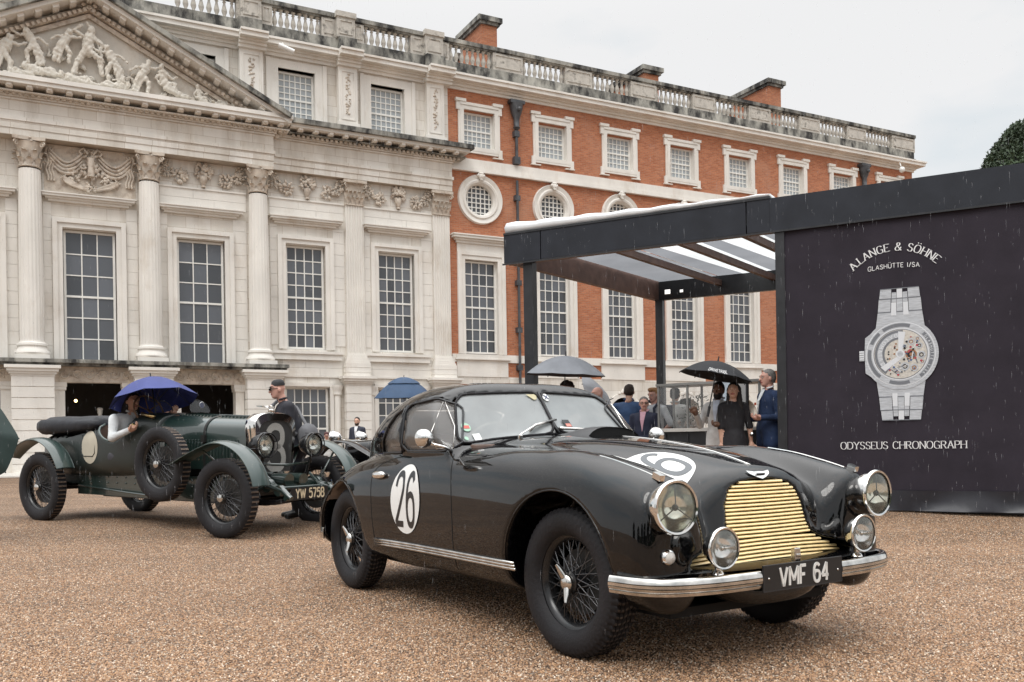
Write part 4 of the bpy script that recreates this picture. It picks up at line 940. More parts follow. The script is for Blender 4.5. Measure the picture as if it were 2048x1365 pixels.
def coupe_full(x,y,z):
    o=coupe_outer(x,y,z); f=smax(o,-arches(x,y,z),.018)
    cav=np.maximum(o+.035,np.maximum(.62-z,np.maximum(x+.98,-2.75-x))); f=np.maximum(f,-cav)
    ay=np.abs(y)
    if np.max(z)>.9:
        w=np.minimum(poly_sdf(x,z,DOORW),poly_sdf(x,z,QUARW)); f=np.maximum(f,-np.maximum(w,.42-ay))
        ws=poly_sdf(-ay,z,WSP); f=np.maximum(f,-np.maximum(ws,-1.62-x+0*z))
        rw=poly_sdf(y,z,REARW); f=np.maximum(f,-np.maximum(rw,x+2.0))
    g=poly_sdf(y,z,GRP); f=np.maximum(f,-np.maximum(g,.47-x))
    return f
def normal_at(f,p,e=.004):
    x,y,z=p.T; g=np.stack([f(x+e,y,z)-f(x-e,y,z),f(x,y+e,z)-f(x,y-e,z),f(x,y,z+e)-f(x,y,z-e)],1); return g/np.maximum(np.linalg.norm(g,axis=1,keepdims=True),1e-9)
def shoot(P0,D,f=coupe_outer,L=1.6,off=0.0):
    """project points onto the body surface along D"""
    P0=np.array(P0,float).reshape(-1,3);D=np.array(D,float);D=D/np.linalg.norm(D); ts=np.linspace(0,L,161); res=np.zeros(len(P0))
    A=P0[:,None,:]+ts[None,:,None]*D; v=f(A[...,0],A[...,1],A[...,2]); i=np.argmax(v<0,1); lo=ts[np.maximum(i-1,0)];hi=ts[i]
    for _ in range(14):
        m=(lo+hi)/2; q=P0+m[:,None]*D; ins=f(q[:,0],q[:,1],q[:,2])<0; hi=np.where(ins,m,hi);lo=np.where(ins,lo,m)
    q=P0+hi[:,None]*D; n=normal_at(f,q); return q+n*off
def sideP(x,z,off=0,sgn=-1): x=np.atleast_1d(x);z=np.atleast_1d(z); return shoot(np.stack([x,np.full(x.shape,sgn*1.2),z],1),(0,-sgn,0),off=off)
def frontP(y,z,off=0): y=np.atleast_1d(y);z=np.atleast_1d(z); return shoot(np.stack([np.full(y.shape,-.2 if np.mean(z)>.97 else 1.0),y,z],1),(-1,0,0),off=off,L=1.7)
def topP(x,y,off=0): x=np.atleast_1d(x);y=np.atleast_1d(y); return shoot(np.stack([x,y,np.full(x.shape,1.6)],1),(0,0,-1),off=off)
def patch(poly,proj,rings=7):
    """fill a closed outline on the surface"""
    P_=np.array(poly,float);c=P_.mean(0);R=[c+(P_-c)*(k/rings) for k in range(1,rings+1)]; A=np.concatenate([c[None]]+R); V=proj(A[:,0],A[:,1]); n=len(P_);F=[]
    for j in range(n): F.append((0,1+j,1+(j+1)%n))
    for k in range(rings-1):
        for j in range(n): a=1+k*n+j;b=1+k*n+(j+1)%n; F.append((a,a+n,b+n,b))
    a,b,c_=V[F[n//2][0]],V[F[n//2][1]],V[F[n//2][2]]; nn=np.cross(b-a,c_-a)
    if nn.dot(normal_at(coupe_outer,V[:1])[0])<0: F=[f[::-1] for f in F]
    mb=MB(); mb.add([tuple(v) for v in V],F); return mb
PAINT=mat('black_paint',(.0022,.0022,.0028),.5,0,coat=1.0,coatr=.015,spec=.0); PAINT.node_tree.nodes['Principled BSDF'].inputs['Coat IOR'].default_value=1.53
droplets(PAINT,150,.5,.0011,.27)
GOLD=vary(mat('cream_gold_paint',(.86,.68,.36),.35),20,.10)
WHITEP=mat('white_decal',(.80,.80,.78),.35); DARKD=mat('black_decal',(.012,.012,.014),.3)
def fogglass(name,fog,col=(.75,.79,.81)):
    m=bpy.data.materials.new(name); m.use_nodes=True; N=m.node_tree.nodes; L=m.node_tree.links; N.clear()
    o=N.new('ShaderNodeOutputMaterial'); tr=N.new('ShaderNodeBsdfTransparent'); df=N.new('ShaderNodeBsdfDiffuse'); df.inputs[0].default_value=(*col,1); tl=N.new('ShaderNodeBsdfTranslucent'); tl.inputs[0].default_value=(*col,1)
    gl=N.new('ShaderNodeBsdfGlossy'); gl.inputs['Roughness'].default_value=.06; fr=N.new('ShaderNodeFresnel'); fr.inputs[0].default_value=1.55
    m0=N.new('ShaderNodeMixShader'); m0.inputs[0].default_value=.3; m1=N.new('ShaderNodeMixShader'); m2=N.new('ShaderNodeMixShader')
    L.new(df.outputs[0],m0.inputs[1]); L.new(tl.outputs[0],m0.inputs[2]); L.new(tr.outputs[0],m1.inputs[1]); L.new(m0.outputs[0],m1.inputs[2])
    tc=N.new('ShaderNodeTexCoord'); n=N.new('ShaderNodeTexNoise'); n.inputs['Scale'].default_value=3.0; n.inputs['Detail'].default_value=4; L.new(tc.outputs['Object'],n.inputs['Vector'])
    v=N.new('ShaderNodeTexVoronoi'); v.inputs['Scale'].default_value=150; L.new(tc.outputs['Object'],v.inputs['Vector'])
    mr=N.new('ShaderNodeMapRange'); mr.inputs[1].default_value=.3; mr.inputs[2].default_value=.7; mr.inputs[3].default_value=fog*.8; mr.inputs[4].default_value=min(1,fog*1.15); L.new(n.outputs[0],mr.inputs[0]); L.new(mr.outputs[0],m1.inputs[0])
    bp=N.new('ShaderNodeBump'); bp.inputs['Strength'].default_value=.25; bp.inputs['Distance'].default_value=.001; L.new(v.outputs['Distance'],bp.inputs['Height']); L.new(bp.outputs[0],gl.inputs['Normal'])
    L.new(fr.outputs[0],m2.inputs[0]); L.new(m1.outputs[0],m2.inputs[1]); L.new(gl.outputs[0],m2.inputs[2]); L.new(m2.outputs[0],o.inputs[0]); MATS[name]=m; return m
WSGL=fogglass('rain_fogged_windscreen',.62,(.58,.62,.63)); SIDEGL=fogglass('side_glass_painted_glare',.24,(.62,.60,.58)); CLEARGL=fogglass('clear_glass',.02)  # haze in the side glass stands in for bright sky and building reflections
def lensmat():
    m=mat('lamp_lens',(.85,.87,.80),.03,0,trans=1.0,ior=1.3); return m
LENS=lensmat()
CA=R_(56.9); COUPE=empty('vintage_coupe',(.845,4.58,0),-CA,'glossy black 1950s coupe with white 26 roundels and cream slatted grille, nearest the camera','car')
vs,F=surfnet(coupe_full,(-3.3,-.88,.20),(.76,.88,1.42),.0155,4)
fc_=vs[F].mean(1); ins_=(coupe_outer(fc_[:,0],fc_[:,1],fc_[:,2])<-.012)&(fc_[:,2]>.6)&(fc_[:,0]<-.9)
bme=np_mesh('body',vs,F,True,ins_.astype(int)); bme.materials.append(PAINT); bme.materials.append(vary(mat('cabin_lining',(.30,.24,.20),.8),6,.15)); body=link('body',bme,None,COUPE)
# glass
def gpatch(poly,proj,m,name): return patch(poly,proj).build(name,m,COUPE,smooth=180)
for sg in(-1,1):
    for pl in(DOORW,QUARW): gpatch(pl,lambda a,b:sideP(a,b,-.012,sg),SIDEGL,'side_window')
    q=[(a*(-sg),b) for a,b in WSP]; gpatch(q,lambda a,b:frontP(a,b,-.006),WSGL,'windscreen')
    # rubber seals
    s=MB(); s.tube(frontP(*np.array(q).T,off=.0),.0075,6,closed=True); s.build('windscreen_seal',RUBBER,COUPE,smooth=180)
    for pl in(DOORW,QUARW): s=MB(); s.tube(sideP(*np.array(pl).T,off=.0,sgn=sg),.0065,6,closed=True); s.build('window_trim',BLACKP,COUPE,smooth=180)
q=REARW; V=lambda a,b:shoot(np.stack([np.full(a.shape,-3.3),a,b],1),(1,0,0),off=-.004,L=1.8); patch(q,V).build('rear_window',SIDEGL,COUPE,smooth=180)
s=MB(); zz=np.linspace(1.045,1.302,8); s.tube(frontP(np.zeros(8),zz,off=.003),.006,6); s.build('centre_pillar',BLACKP,COUPE,smooth=180)
# quarterlight frame (triangular vent) on both sides
for sg in(-1,1):
    s=MB(); s.tube(sideP([-1.20,-1.235,-1.31],[.958,1.05,1.235],.002,sg),.0032,6); s.tube(sideP([-1.195,-1.09],[.965,.965],.002,sg),.0032,6); s.tube(sideP([-1.09,-1.18,-1.27,-1.305],[.968,1.09,1.20,1.235],.002,sg),.0035,6); s.build('vent_frame',CHROME_D,COUPE,smooth=180)
    s=MB(); s.tube(sideP([-1.65,-1.66,-1.672],[.945,1.08,1.23],.002,sg),.008,6); s.build('window_pillar',BLACKP,COUPE,smooth=180)
# panel seams
SEAM=mat('seam_shadow',(.002,.002,.002),.9)
def seam(name,pts,proj,r=.0032):
    s=MB(); P_=np.array(pts,float); t=np.linspace(0,1,len(P_)); T=np.linspace(0,1,len(P_)*6); a=crv(t,P_[:,0])(T);b=crv(t,P_[:,1])(T); s.tube(proj(a,b),r,5); s.build(name,SEAM,COUPE,smooth=180)
for sg in(-1,1):
    pj=lambda a,b:sideP(a,b,-.0008,sg)
    seam('door_seam',[(-1.055,.932),(-1.0,.86),(-.955,.75),(-.94,.55),(-.955,.37),(-.99,.30)],pj)
    seam('door_seam',[(-1.66,.915),(-1.80,.905),(-1.93,.87),(-1.985,.80),(-1.965,.65),(-1.95,.45),(-1.95,.40)],pj)
    seam('door_seam',[(-1.95,.36),(-1.5,.352),(-.99,.352)],pj,.002)
    seam('bonnet_seam',[(-.985,.30*sg),(-.90,.46*sg),(-.72,.52*sg),(-.45,.50*sg)],lambda a,b:topP(a,b,-.001),.002)
    # bright ribbed side strip
    st=MB()
    for k in range(3): st.tube(sideP(np.linspace(-1.95,-.325,14),np.full(14,.366+.015*k)+np.linspace(0,.012,14),.004,sg),.0085,6)
    st.build('side_strip',CHROME_D,COUPE,smooth=180)
    # wing crest strips
    cs=MB(); cs.tube(topP(np.linspace(.14 if sg<0 else .02,.50,9),np.full(9,sg*.625),.0),.0032,6); cs.obox(topP([.535],[sg*.635],.012)[0],(.022,0,-.008),(0,.014,0),(.004,0,.012)); cs.build('wing_strip',CHROME,COUPE,smooth=40)
    # wheel arch lips
    for X0,Z0,Rr in((0,.355,.421),(-2.515,.345,.406)):
        aa=np.linspace(R_(-8),R_(188),30); lp=sideP(X0+Rr*np.cos(aa),Z0+Rr*np.sin(aa),-.006,sg); lip=MB(); lip.tube(lp,.0055,6); lip.build('arch_lip',PAINT,COUPE,smooth=180)
cs=MB(); xx=np.linspace(-.62,.44,14); cs.tube(topP(xx,np.linspace(.10,.02,14),.001),.0038,6); cs.build('bonnet_strip',CHROME,COUPE,smooth=180)
# wheel wells and floor
ww=MB()
for X0 in(0,-2.515):
    for sg in(-1,1): ww.lathe([(.43,.50*sg),(.43,.745*sg)],(X0,0,.35),(0,1,0),24,a0=0,a1=6.2832) if False else None
ww.box(-2.9,.45,-.5,.5,.22,.26); ww.box(-3.0,-2.2,-.3,.3,.18,.3); ww.tube([(-2.515,-.6,.34),(-2.515,.6,.34)],.04,8); ww.tube([(0,-.6,.30),(0,.6,.30)],.03,8); ww.build('underbody',mat('underbody_black',(.01,.01,.01),.9),COUPE)
# ---- numerals -----------------------------------------------------------------
def bez(pts,n=9):
    """quadratic spline: on-curve and control points alternate"""
    P_=[V3(*p,0) for p in pts]; o=[(P_[0][0],P_[0][1])]
    for i in range(0,len(P_)-2,2):
        for k in range(1,n+1):
            t=k/n; p=P_[i]*(1-t)**2+2*P_[i+1]*t*(1-t)+P_[i+2]*t*t; o.append((p[0],p[1]))
    return o
# glyphs: strokes as (curved?, points) in a box of height 1; width first
G={'0':(.6,[(1,[(.3,0),(0,0),(0,.5),(0,1),(.3,1),(.6,1),(.6,.5),(.6,0),(.3,0)])]),'2':(.58,[(1,[(.02,.74),(.03,1),(.3,1),(.58,1),(.58,.72),(.5,.5),(.0,.0)]),(0,[(0,0),(.58,0)])]),
'3':(.56,[(1,[(.02,.85),(.12,1),(.28,1),(.54,1),(.54,.75),(.54,.53),(.22,.53)]),(1,[(.22,.53),(.58,.53),(.58,.25),(.58,0),(.28,0),(.1,0),(0,.16)])]),
'4':(.62,[(0,[(.46,0),(.46,1),(0,.3),(.62,.3)])]),'5':(.56,[(0,[(.52,1),(.08,1),(.04,.55)]),(1,[(.04,.55),(.12,.66),(.28,.66),(.56,.66),(.56,.33),(.56,0),(.28,0),(.08,0),(0,.14)])]),
'6':(.58,[(1,[(.52,.86),(.45,1),(.3,1),(0,1),(0,.45),(0,.0),(.3,0),(.58,0),(.58,.3),(.58,.6),(.3,.6),(.04,.6),(.01,.36)])]),
'7':(.56,[(0,[(0,1),(.56,1),(.2,0)])]),'8':(.56,[(1,[(.28,.54),(.02,.54),(.02,.77),(.02,1),(.28,1),(.54,1),(.54,.77),(.54,.54),(.28,.54)]),(1,[(.28,.54),(0,.54),(0,.27),(0,0),(.28,0),(.58,0),(.58,.27),(.58,.54),(.28,.54)])]),
'A':(.7,[(0,[(0,0),(.35,1),(.7,0)]),(0,[(.13,.36),(.57,.36)])]),'B':(.58,[(0,[(0,0),(0,1)]),(0,[(0,1),(.28,1)]),(1,[(.28,1),(.52,1),(.52,.77),(.52,.53),(.28,.53)]),(0,[(0,.53),(.3,.53)]),(1,[(.3,.53),(.58,.53),(.58,.27),(.58,0),(.3,0)]),(0,[(0,0),(.3,0)])]),
'C':(.66,[(1,[(.64,.8),(.55,1),(.35,1),(0,1),(0,.5),(0,0),(.35,0),(.56,0),(.65,.2)])]),'D':(.66,[(0,[(0,0),(0,1)]),(0,[(0,1),(.25,1)]),(1,[(.25,1),(.66,1),(.66,.5),(.66,0),(.25,0)]),(0,[(0,0),(.25,0)])]),
'E':(.52,[(0,[(.52,0),(0,0),(0,1),(.52,1)]),(0,[(0,.52),(.42,.52)])]),'F':(.52,[(0,[(0,0),(0,1),(.52,1)]),(0,[(0,.52),(.42,.52)])]),
'G':(.68,[(1,[(.64,.82),(.55,1),(.35,1),(0,1),(0,.5),(0,0),(.35,0),(.55,0),(.66,.1)]),(0,[(.66,.1),(.66,.45),(.42,.45)])]),'H':(.66,[(0,[(0,0),(0,1)]),(0,[(.66,0),(.66,1)]),(0,[(0,.52),(.66,.52)])]),
'I':(.08,[(0,[(.04,0),(.04,1)])]),'L':(.5,[(0,[(0,1),(0,0),(.5,0)])]),'M':(.8,[(0,[(0,0),(0,1),(.4,.25),(.8,1),(.8,0)])]),'N':(.66,[(0,[(0,0),(0,1),(.66,0),(.66,1)])]),
'O':(.74,[(1,[(.37,0),(0,0),(0,.5),(0,1),(.37,1),(.74,1),(.74,.5),(.74,0),(.37,0)])]),'P':(.54,[(0,[(0,0),(0,1)]),(0,[(0,1),(.3,1)]),(1,[(.3,1),(.55,1),(.55,.75),(.55,.48),(.3,.48)]),(0,[(0,.48),(.3,.48)])]),
'R':(.6,[(0,[(0,0),(0,1)]),(0,[(0,1),(.3,1)]),(1,[(.3,1),(.55,1),(.55,.75),(.55,.5),(.3,.5)]),(0,[(0,.5),(.3,.5)]),(0,[(.28,.5),(.6,0)])]),'S':(.54,[(1,[(.5,.82),(.45,1),(.27,1),(.03,1),(.03,.75),(.03,.58),(.27,.52),(.54,.44),(.54,.24),(.54,0),(.27,0),(.06,0),(0,.2)])]),
'T':(.62,[(0,[(.31,0),(.31,1)]),(0,[(0,1),(.62,1)])]),'U':(.66,[(0,[(0,1),(0,.36)]),(1,[(0,.36),(0,0),(.33,0),(.66,0),(.66,.36)]),(0,[(.66,.36),(.66,1)])]),'V':(.68,[(0,[(0,1),(.34,0),(.68,1)])]),'W':(.9,[(0,[(0,1),(.22,0),(.45,.9),(.68,0),(.9,1)])]),
'Y':(.66,[(0,[(0,1),(.33,.5),(.66,1)]),(0,[(.33,.5),(.33,0)])]),'&':(.74,[(1,[(.74,.0),(.45,.3),(.2,.66),(.08,1),(.34,1),(.58,1),(.5,.74),(.4,.58),(.15,.48),(0,.38),(0,.22),(0,0),(.28,0),(.55,0),(.68,.45)])]),
'/':(.4,[(0,[(0,-.05),(.4,1.05)])]),'.':(.1,[(0,[(.05,0),(.05,.1)])]),' ':(.35,[])}
G['Ö']=(G['O'][0],G['O'][1]+[(0,[(.2,1.2),(.2,1.3)]),(0,[(.54,1.2),(.54,1.3)])]); G['Ü']=(G['U'][0],G['U'][1]+[(0,[(.18,1.2),(.18,1.3)]),(0,[(.48,1.2),(.48,1.3)])])
def ribbon(mb,pts,wf,fn,m=0,cap=True):
    """flat stroke along pts; wf(direction) gives the half width; fn maps 2-D to the surface"""
    P_=[Vector((p[0],p[1],0)) for p in pts]; L_=[];R2=[];n=len(P_)
    for i in range(n):
        a=P_[i]-P_[i-1] if i>0 else P_[1]-P_[0]; b=P_[i+1]-P_[i] if i<n-1 else a
        a.normalize();b.normalize(); t=(a+b); t=t.normalized() if t.length>1e-3 else b
        nn=Vector((-t.y,t.x,0)); k=1/max(.45,nn.dot(Vector((-b.y,b.x,0)))) ; w_=wf(t)*k
        e=t*(wf(t)*.0); L_.append(P_[i]+nn*w_);R2.append(P_[i]-nn*w_)
    k=len(mb.v); V_=[]
    for a,b in zip(L_,R2): V_+=[fn(a.x,a.y),fn(b.x,b.y)]
    mb.add(V_,[(2*i,2*i+1,2*i+3,2*i+2) for i in range(n-1)],m)
def densify(pts,step=.12):
    o=[pts[0]]
    for a,b in zip(pts,pts[1:]):
        l=math.hypot(b[0]-a[0],b[1]-a[1]);k=max(1,int(l/step))
        for j in range(1,k+1): o.append((a[0]+(b[0]-a[0])*j/k,a[1]+(b[1]-a[1])*j/k))
    return o
def glyph(mb,ch,fn,w=.08,serif=False,sx=1.0,m=0):
    if ch not in G: return .5
    wd,st=G[ch]
    wf=(lambda t: w*(.45+.75*abs(t.y)**1.2)) if serif else (lambda t:w)
    for cv_,pts in st:
        pp=bez(pts) if cv_ else densify(pts)
        if not cv_:
            # split at corners so strokes stay crisp
            for a,b in zip(pts,pts[1:]): ribbon(mb,densify([a,b],.2),wf,lambda x,y:fn(x*sx,y),m)
        else: ribbon(mb,pp,wf,lambda x,y:fn(x*sx,y),m)
        if serif and not cv_:
            for x,y in {pts[0],pts[-1]}|({tuple(p) for p in pts if p[1] in(0,1)}):
                if y in(0,1): ribbon(mb,[(x-.13,y-(.03 if y else -.03)),(x+.13,y-(.03 if y else -.03))],lambda t:.035,lambda x_,y_:fn(x_*sx,y_),m)
    return wd*sx
def text(mb,s,size,fn,w=.08,serif=False,sx=1.0,gap=.18,m=0,center=True):
    tot=sum(G.get(c,(.5,))[0]*sx+gap for c in s)-gap; x=-tot/2 if center else 0
    for c in s:
        glyph(mb,c,(lambda x0:lambda a,b:fn((x0+a)*size,(b-.5)*size))(x),w,serif,sx,m); x+=G.get(c,(.5,))[0]*sx+gap
    return tot*size
def digits26(fn,sz,name):
    mb=MB(); 
    for ch,x0 in(('2',-.50),('6',.09)):
        wd,st=G[ch]
        for cv_,pts in st:
            ribbon(mb,bez(pts,8) if cv_ else densify(pts,.1),lambda t:.062+.012*abs(t.y),lambda a,b,x0=x0:fn((x0+a*.68)*sz*.86,(b-.5)*sz))
    return mb
# side roundels (right side of the car is towards the camera; text reads front to the right)
for sg in(-1,1):
    C0=(-1.515,.665)
    circ=[(C0[0]+.187*math.cos(a),C0[1]+.205*math.sin(a)) for a in np.linspace(0,2*math.pi,48,endpoint=False)]
    patch(circ,lambda a,b:sideP(a,b,.0045,sg),8).build('roundel',WHITEP,COUPE,smooth=180)
    pts=[]; mb=digits26(lambda x,y:(x,y,0),.30,'n')
    A=np.array(mb.v); V=sideP(C0[0]+A[:,0]*(-sg)*.92,C0[1]+A[:,1],.0062,sg); mb.v=[tuple(v) for v in V]; mb.build('race_number',DARKD,COUPE)
HC=(.225,-.385)
circ=[(HC[0]+.195*math.cos(a),HC[1]+.19*math.sin(a)) for a in np.linspace(0,2*math.pi,48,endpoint=False)]
patch(circ,lambda a,b:topP(a,b,.002),9).build('roundel',WHITEP,COUPE,smooth=180)
mb=digits26(lambda x,y:(x,y,0),.265,'n'); A=np.array(mb.v); V=topP(HC[0]-A[:,1],HC[1]+A[:,0]*1.15,.004); mb.v=[tuple(v) for v in V]; mb.build('race_number',mat('grey_number',(.10,.11,.12),.4),COUPE)
# ---- grille ------------------------------------------------------------------
gpoly=np.array(GRP); 
nsl=21; slm={}
for k in range(nsl):
    z=.461+k*(.798-.461)/(nsl-1)
    # half width at z
    ys=[]
    for (a,b),(c,d) in zip(GRP,GRP[1:]+GRP[:1]):
        if (b-z)*(d-z)<=0 and b!=d: ys.append(abs(a+(c-a)*(z-b)/(d-b)))
    hw=max(ys)-.004 if ys else .16
    m=MB(); n=14; rings=[]
    for i in range(n+1):
        y=-hw+2*hw*i/n; X=.585+.22*(.5-z)-.20*y*y; zz=z-.020*(abs(y)/.5)**2*(1 if z<.56 else 0)
        rings.append([(X-.004,y,zz+.0062),(X+.006,y,zz+.0045),(X+.010,y,zz-.001),(X+.006,y,zz-.0055),(X-.012,y,zz-.006),(X-.012,y,zz+.004)])
    m.loft(rings); m.build('grille_slat',GOLD,COUPE,smooth=50)
m=MB(); m.add([(.49,-.56,.44),(.49,.56,.44),(.46,.3,.82),(.46,-.3,.82)],[(0,1,2,3)]); m.build('grille_backing',SEAM,COUPE)
# emblem
em=MB(); q=frontP([0],[.826],.006)[0]
def emf(x,y): p=frontP([x],[.826+y],.008)[0]; return tuple(p)
for sg in(-1,1):
    em.add([emf(0,.014),emf(sg*.03,.013),emf(sg*.072,.018),emf(sg*.062,.004),emf(sg*.03,-.010),emf(0,-.018)],[(0,1,2,3,4,5) if sg<0 else (5,4,3,2,1,0)])
em.build('wing_badge',CHROME,COUPE); e2=MB(); e2.obox(Vector(emf(0,.002))+Vector((.003,0,0)),(.002,0,0),(0,.026,0),(0,0,.004)); e2.build('badge_bar',DARKD,COUPE)
jb=MB(); jb.box(.70,.725,-.018,.018,.455,.515); jb.box(.715,.732,-.012,.012,.475,.49); bevelmod(jb.build('bracket',CHROME_D,COUPE),.004)
# ---- bumper ------------------------------------------------------------------
def bump(side):
    ctl=[(.735,.26),(.73,.42),(.705,.58),(.655,.70),(.56,.775),(.42,.80)]
    P_=np.array(ctl); t=np.linspace(0,1,len(P_)); T=np.linspace(0,1,22); X=crv(t,P_[:,0])(T);Y=crv(t,P_[:,1])(T)*side
    rings=[]
    for i in range(22):
        dx=X[min(i+1,21)]-X[max(i-1,0)];dy=Y[min(i+1,21)]-Y[max(i-1,0)]; l=math.hypot(dx,dy); nx,ny=dy/l*side,-dx/l*side
        z0=.402+.0*i; pr=[(0,-.037),(.012,-.036),(.017,-.024),(.011,-.0225),(.017,-.020),(.022,-.008),(.015,-.006),(.022,-.004),(.022,.008),(.015,.010),(.021,.012),(.017,.026),(.010,.036),(0,.037),(-.012,.030),(-.012,-.030)]
        rings.append([(X[i]+nx*a,Y[i]+ny*a,z0+b) for a,b in pr])
    m=MB(); m.loft(rings); return m
for sg in(-1,1):
    bump(sg).build('front_bumper',CHROME_D,COUPE,smooth=50)
    rb=MB(); T=np.linspace(0,1,12); rb.loft([[(x_+a_*.012,y_*sg*(1+a_*.012),.365+b_) for a_,b_ in((0,-.04),(1,-.035),(1.6,0),(1,.035),(0,.04),(-.6,.03),(-.6,-.03))] for x_,y_ in[(-2.80-.36*math.sin(t*1.5),.795-.45*(1-math.cos(t*1.5))) for t in T]]); rb.build('rear_bumper',CHROME_D,COUPE,smooth=50)
ap=MB(); rings=[]
for i in range(17):
    y=-.74+1.48*i/16; X=.675-.33*abs(y)**2.6; rings.append([(X+.035,y,.442),(X+.01,y,.452),(X-.10,y,.456),(X-.10,y,.44)])
ap.loft(rings); ap.build('bumper_shelf',PAINT,COUPE,smooth=40)
# number plate
pl=MB(); pl.box(.748,.756,-.258,.258,.347,.462); plate=pl.build('number_plate',mat('plate_black',(.012,.012,.013),.35),COUPE); bevelmod(plate,.003)
ed=ring_frame(-.252,.252,.353,.456,.004,-.0,.003); ed.v=[(.757-b,a,c) for a,b,c in ed.v]; ed.build('plate_rim',BLACKP,plate)
tx=MB(); text(tx,'VMF 64',.078,lambda a,b:(.7605,a,.4045+b),w=.085,gap=.2,sx=.85)
# thickness for raised letters
def thicken(mb,d):
    n=len(mb.v); back=[(x+d[0],y+d[1],z+d[2]) for x,y,z in mb.v]; fs=list(mb.f); mb.v+=back; mb.m+= []
    for f in fs:
        mb.f.append(tuple(i+n for i in f)); mb.m.append(0)
        for i in range(len(f)): a=f[i];b=f[(i+1)%len(f)]; mb.f.append((a,b,b+n,a+n)); mb.m.append(0)
    return mb
thicken(tx,(-.004,0,0)).build('plate_lettering',mat('plate_silver',(.70,.69,.66),.4),plate)
bo=MB(); 
for y in(-.225,.225): bo.ball((.757,y,.404),.006,6)
bo.build('plate_bolt',CHROME_D,plate,smooth=180)
# ---- lamps -------------------------------------------------------------------
def lamp(parent,c,r,depth,ax=(1,0,0),shell=CHROME,bars=True,name='headlight',ring=.012,tint=(.80,.80,.68)):
    c=Vector(c);ax=Vector(ax).normalized()
    m=MB(); m.lathe([(.02*r,-depth),(.45*r,-depth*.93),(.8*r,-depth*.62),(.97*r,-depth*.25),(1.0*r,-.2*ring),(r+ring*.9,0),(r+ring,ring*.6),(r+ring*.5,ring*1.3),(r-ring*.2,ring*1.1)],c,ax,36,ref=(0,0,1)); lo=m.build(name,shell,parent,smooth=60)
    f=MB(); f.lathe([(r*.98,0),(r*.9,-.05*r),(r*.6,-.30*r),(r*.25,-.44*r),(.001,-.47*r)],c,ax,28,ref=(0,0,1)); f.build('reflector',mat('lamp_reflector_%d'%int(tint[2]*100),(tint[0],tint[1],tint[2]),.14,1),lo,smooth=180)
    up=Vector((0,0,1)); sd_=ax.cross(up).normalized(); up=sd_.cross(ax).normalized()
    if bars:
        b=MB()
        for a in(90,212,328): 
            d=up*math.sin(R_(a))+sd_*math.cos(R_(a)); b.tube([c+ax*.004+d*.1*r,c+ax*.002+d*r*.97],.0028,5)
        b.ball(c+ax*.0,.14*r,10); b.build('lamp_tripod',BLACKP,lo,smooth=180)
    else:
        b=MB(); b.ball(c-ax*.1*r,.16*r,10); b.tube([c-ax*.1*r-sd_*r*.9,c-ax*.1*r],.004,5); b.build('bulb_shield',CHROME,lo,smooth=180)
    g=MB(); g.lathe([(r*1.0,.004),(r*.85,.012),(r*.5,.024),(.001,.03)],c,ax,28,ref=(0,0,1)); g.build('lens',LENSD,lo,smooth=180); return lo
LENSD=fogglass('lamp_lens_glass',.13,(.85,.88,.80))
for sg in(-1,1):
    lamp(COUPE,(.655,sg*.655,.722),.103,.14,(1,.05*sg,0.02),ring=.012)
    fl=lamp(COUPE,(.722,sg*.455,.548),.080,.085,(1,.0,0),bars=False,name='fog_lamp',ring=.009,tint=(.80,.80,.79))
    st=MB(); st.lathe([(.028,0),(.022,.012),(.011,.018),(.011,.05)],(.688,sg*.455,.438),(0,0,1),12); st.build('lamp_stem',CHROME,fl,smooth=60)
    sl_=MB(); q=frontP([sg*.655],[.515],0)[0]; sl_.lathe([(.033,-.01),(.033,.012),(.026,.018)],q,(1,.1*sg,0),18); so_=sl_.build('side_lamp',CHROME,COUPE,smooth=60); s2=MB(); s2.lathe([(.026,.016),(.018,.026),(.001,.03)],q,(1,.1*sg,0),18); s2.build('side_lamp_lens',vary(mat('frosted_lens',(.55,.53,.50),.3),30,.1),so_,smooth=180)
# door handles
for sg in(-1,1):
    q=sideP(np.linspace(-1.96,-1.80,9),np.linspace(.795,.80,9),.012,sg); hd=MB(); hd.tube(q,[.008,.018,.024,.026,.026,.025,.024,.02,.012],10); o=hd.build('door_handle',CHROME,COUPE,smooth=180)
# mirrors
def mirror(sg):
    r=MB(); c=Vector((-1.13,sg*.86,1.025)); r.lathe([(.001,-.062),(.028,-.055),(.046,-.034),(.055,0),(.053,.006),(.001,.006)],c,(-1,.1*sg,0),24); m=r.build('door_mirror',CHROME,COUPE,smooth=60)
    a=MB(); b=sideP([-1.085],[.955],0,sg)[0]; a.tube([Vector(b),Vector(b)+Vector((.0,sg*.05,.02)),c+Vector((-.01,0,-.02))],[.012,.008,.008],8); a.build('mirror_arm',CHROME,m,smooth=180)
mirror(-1); mirror(1)
# bonnet scoop
sc=MB(); rings=[]
for i,(X,h) in enumerate(((-.98,.004),(-.90,.030),(-.80,.050),(-.70,.056),(-.66,.054))):
    rg=[]
    for k in range(13):
        s=-1+2*k/12; y=.13+s*.20; base=float(topP([X],[y])[0][2]); rg.append((X,y,base-.004+h*(1-abs(s)**4)))
    rings.append(rg)
sc.loft(rings,False,False); sc.build('bonnet_scoop',BLACKP,COUPE,smooth=60)
s2=MB(); rg0=[(-.665,p[1],p[2]) for p in rings[-1]]; s2.loft([rg0,[(-.665,p[1],float(topP([-.665],[p[1]])[0][2])-.006) for p in rings[-1]]],False,False); s2.build('scoop_mouth',SEAM,COUPE)
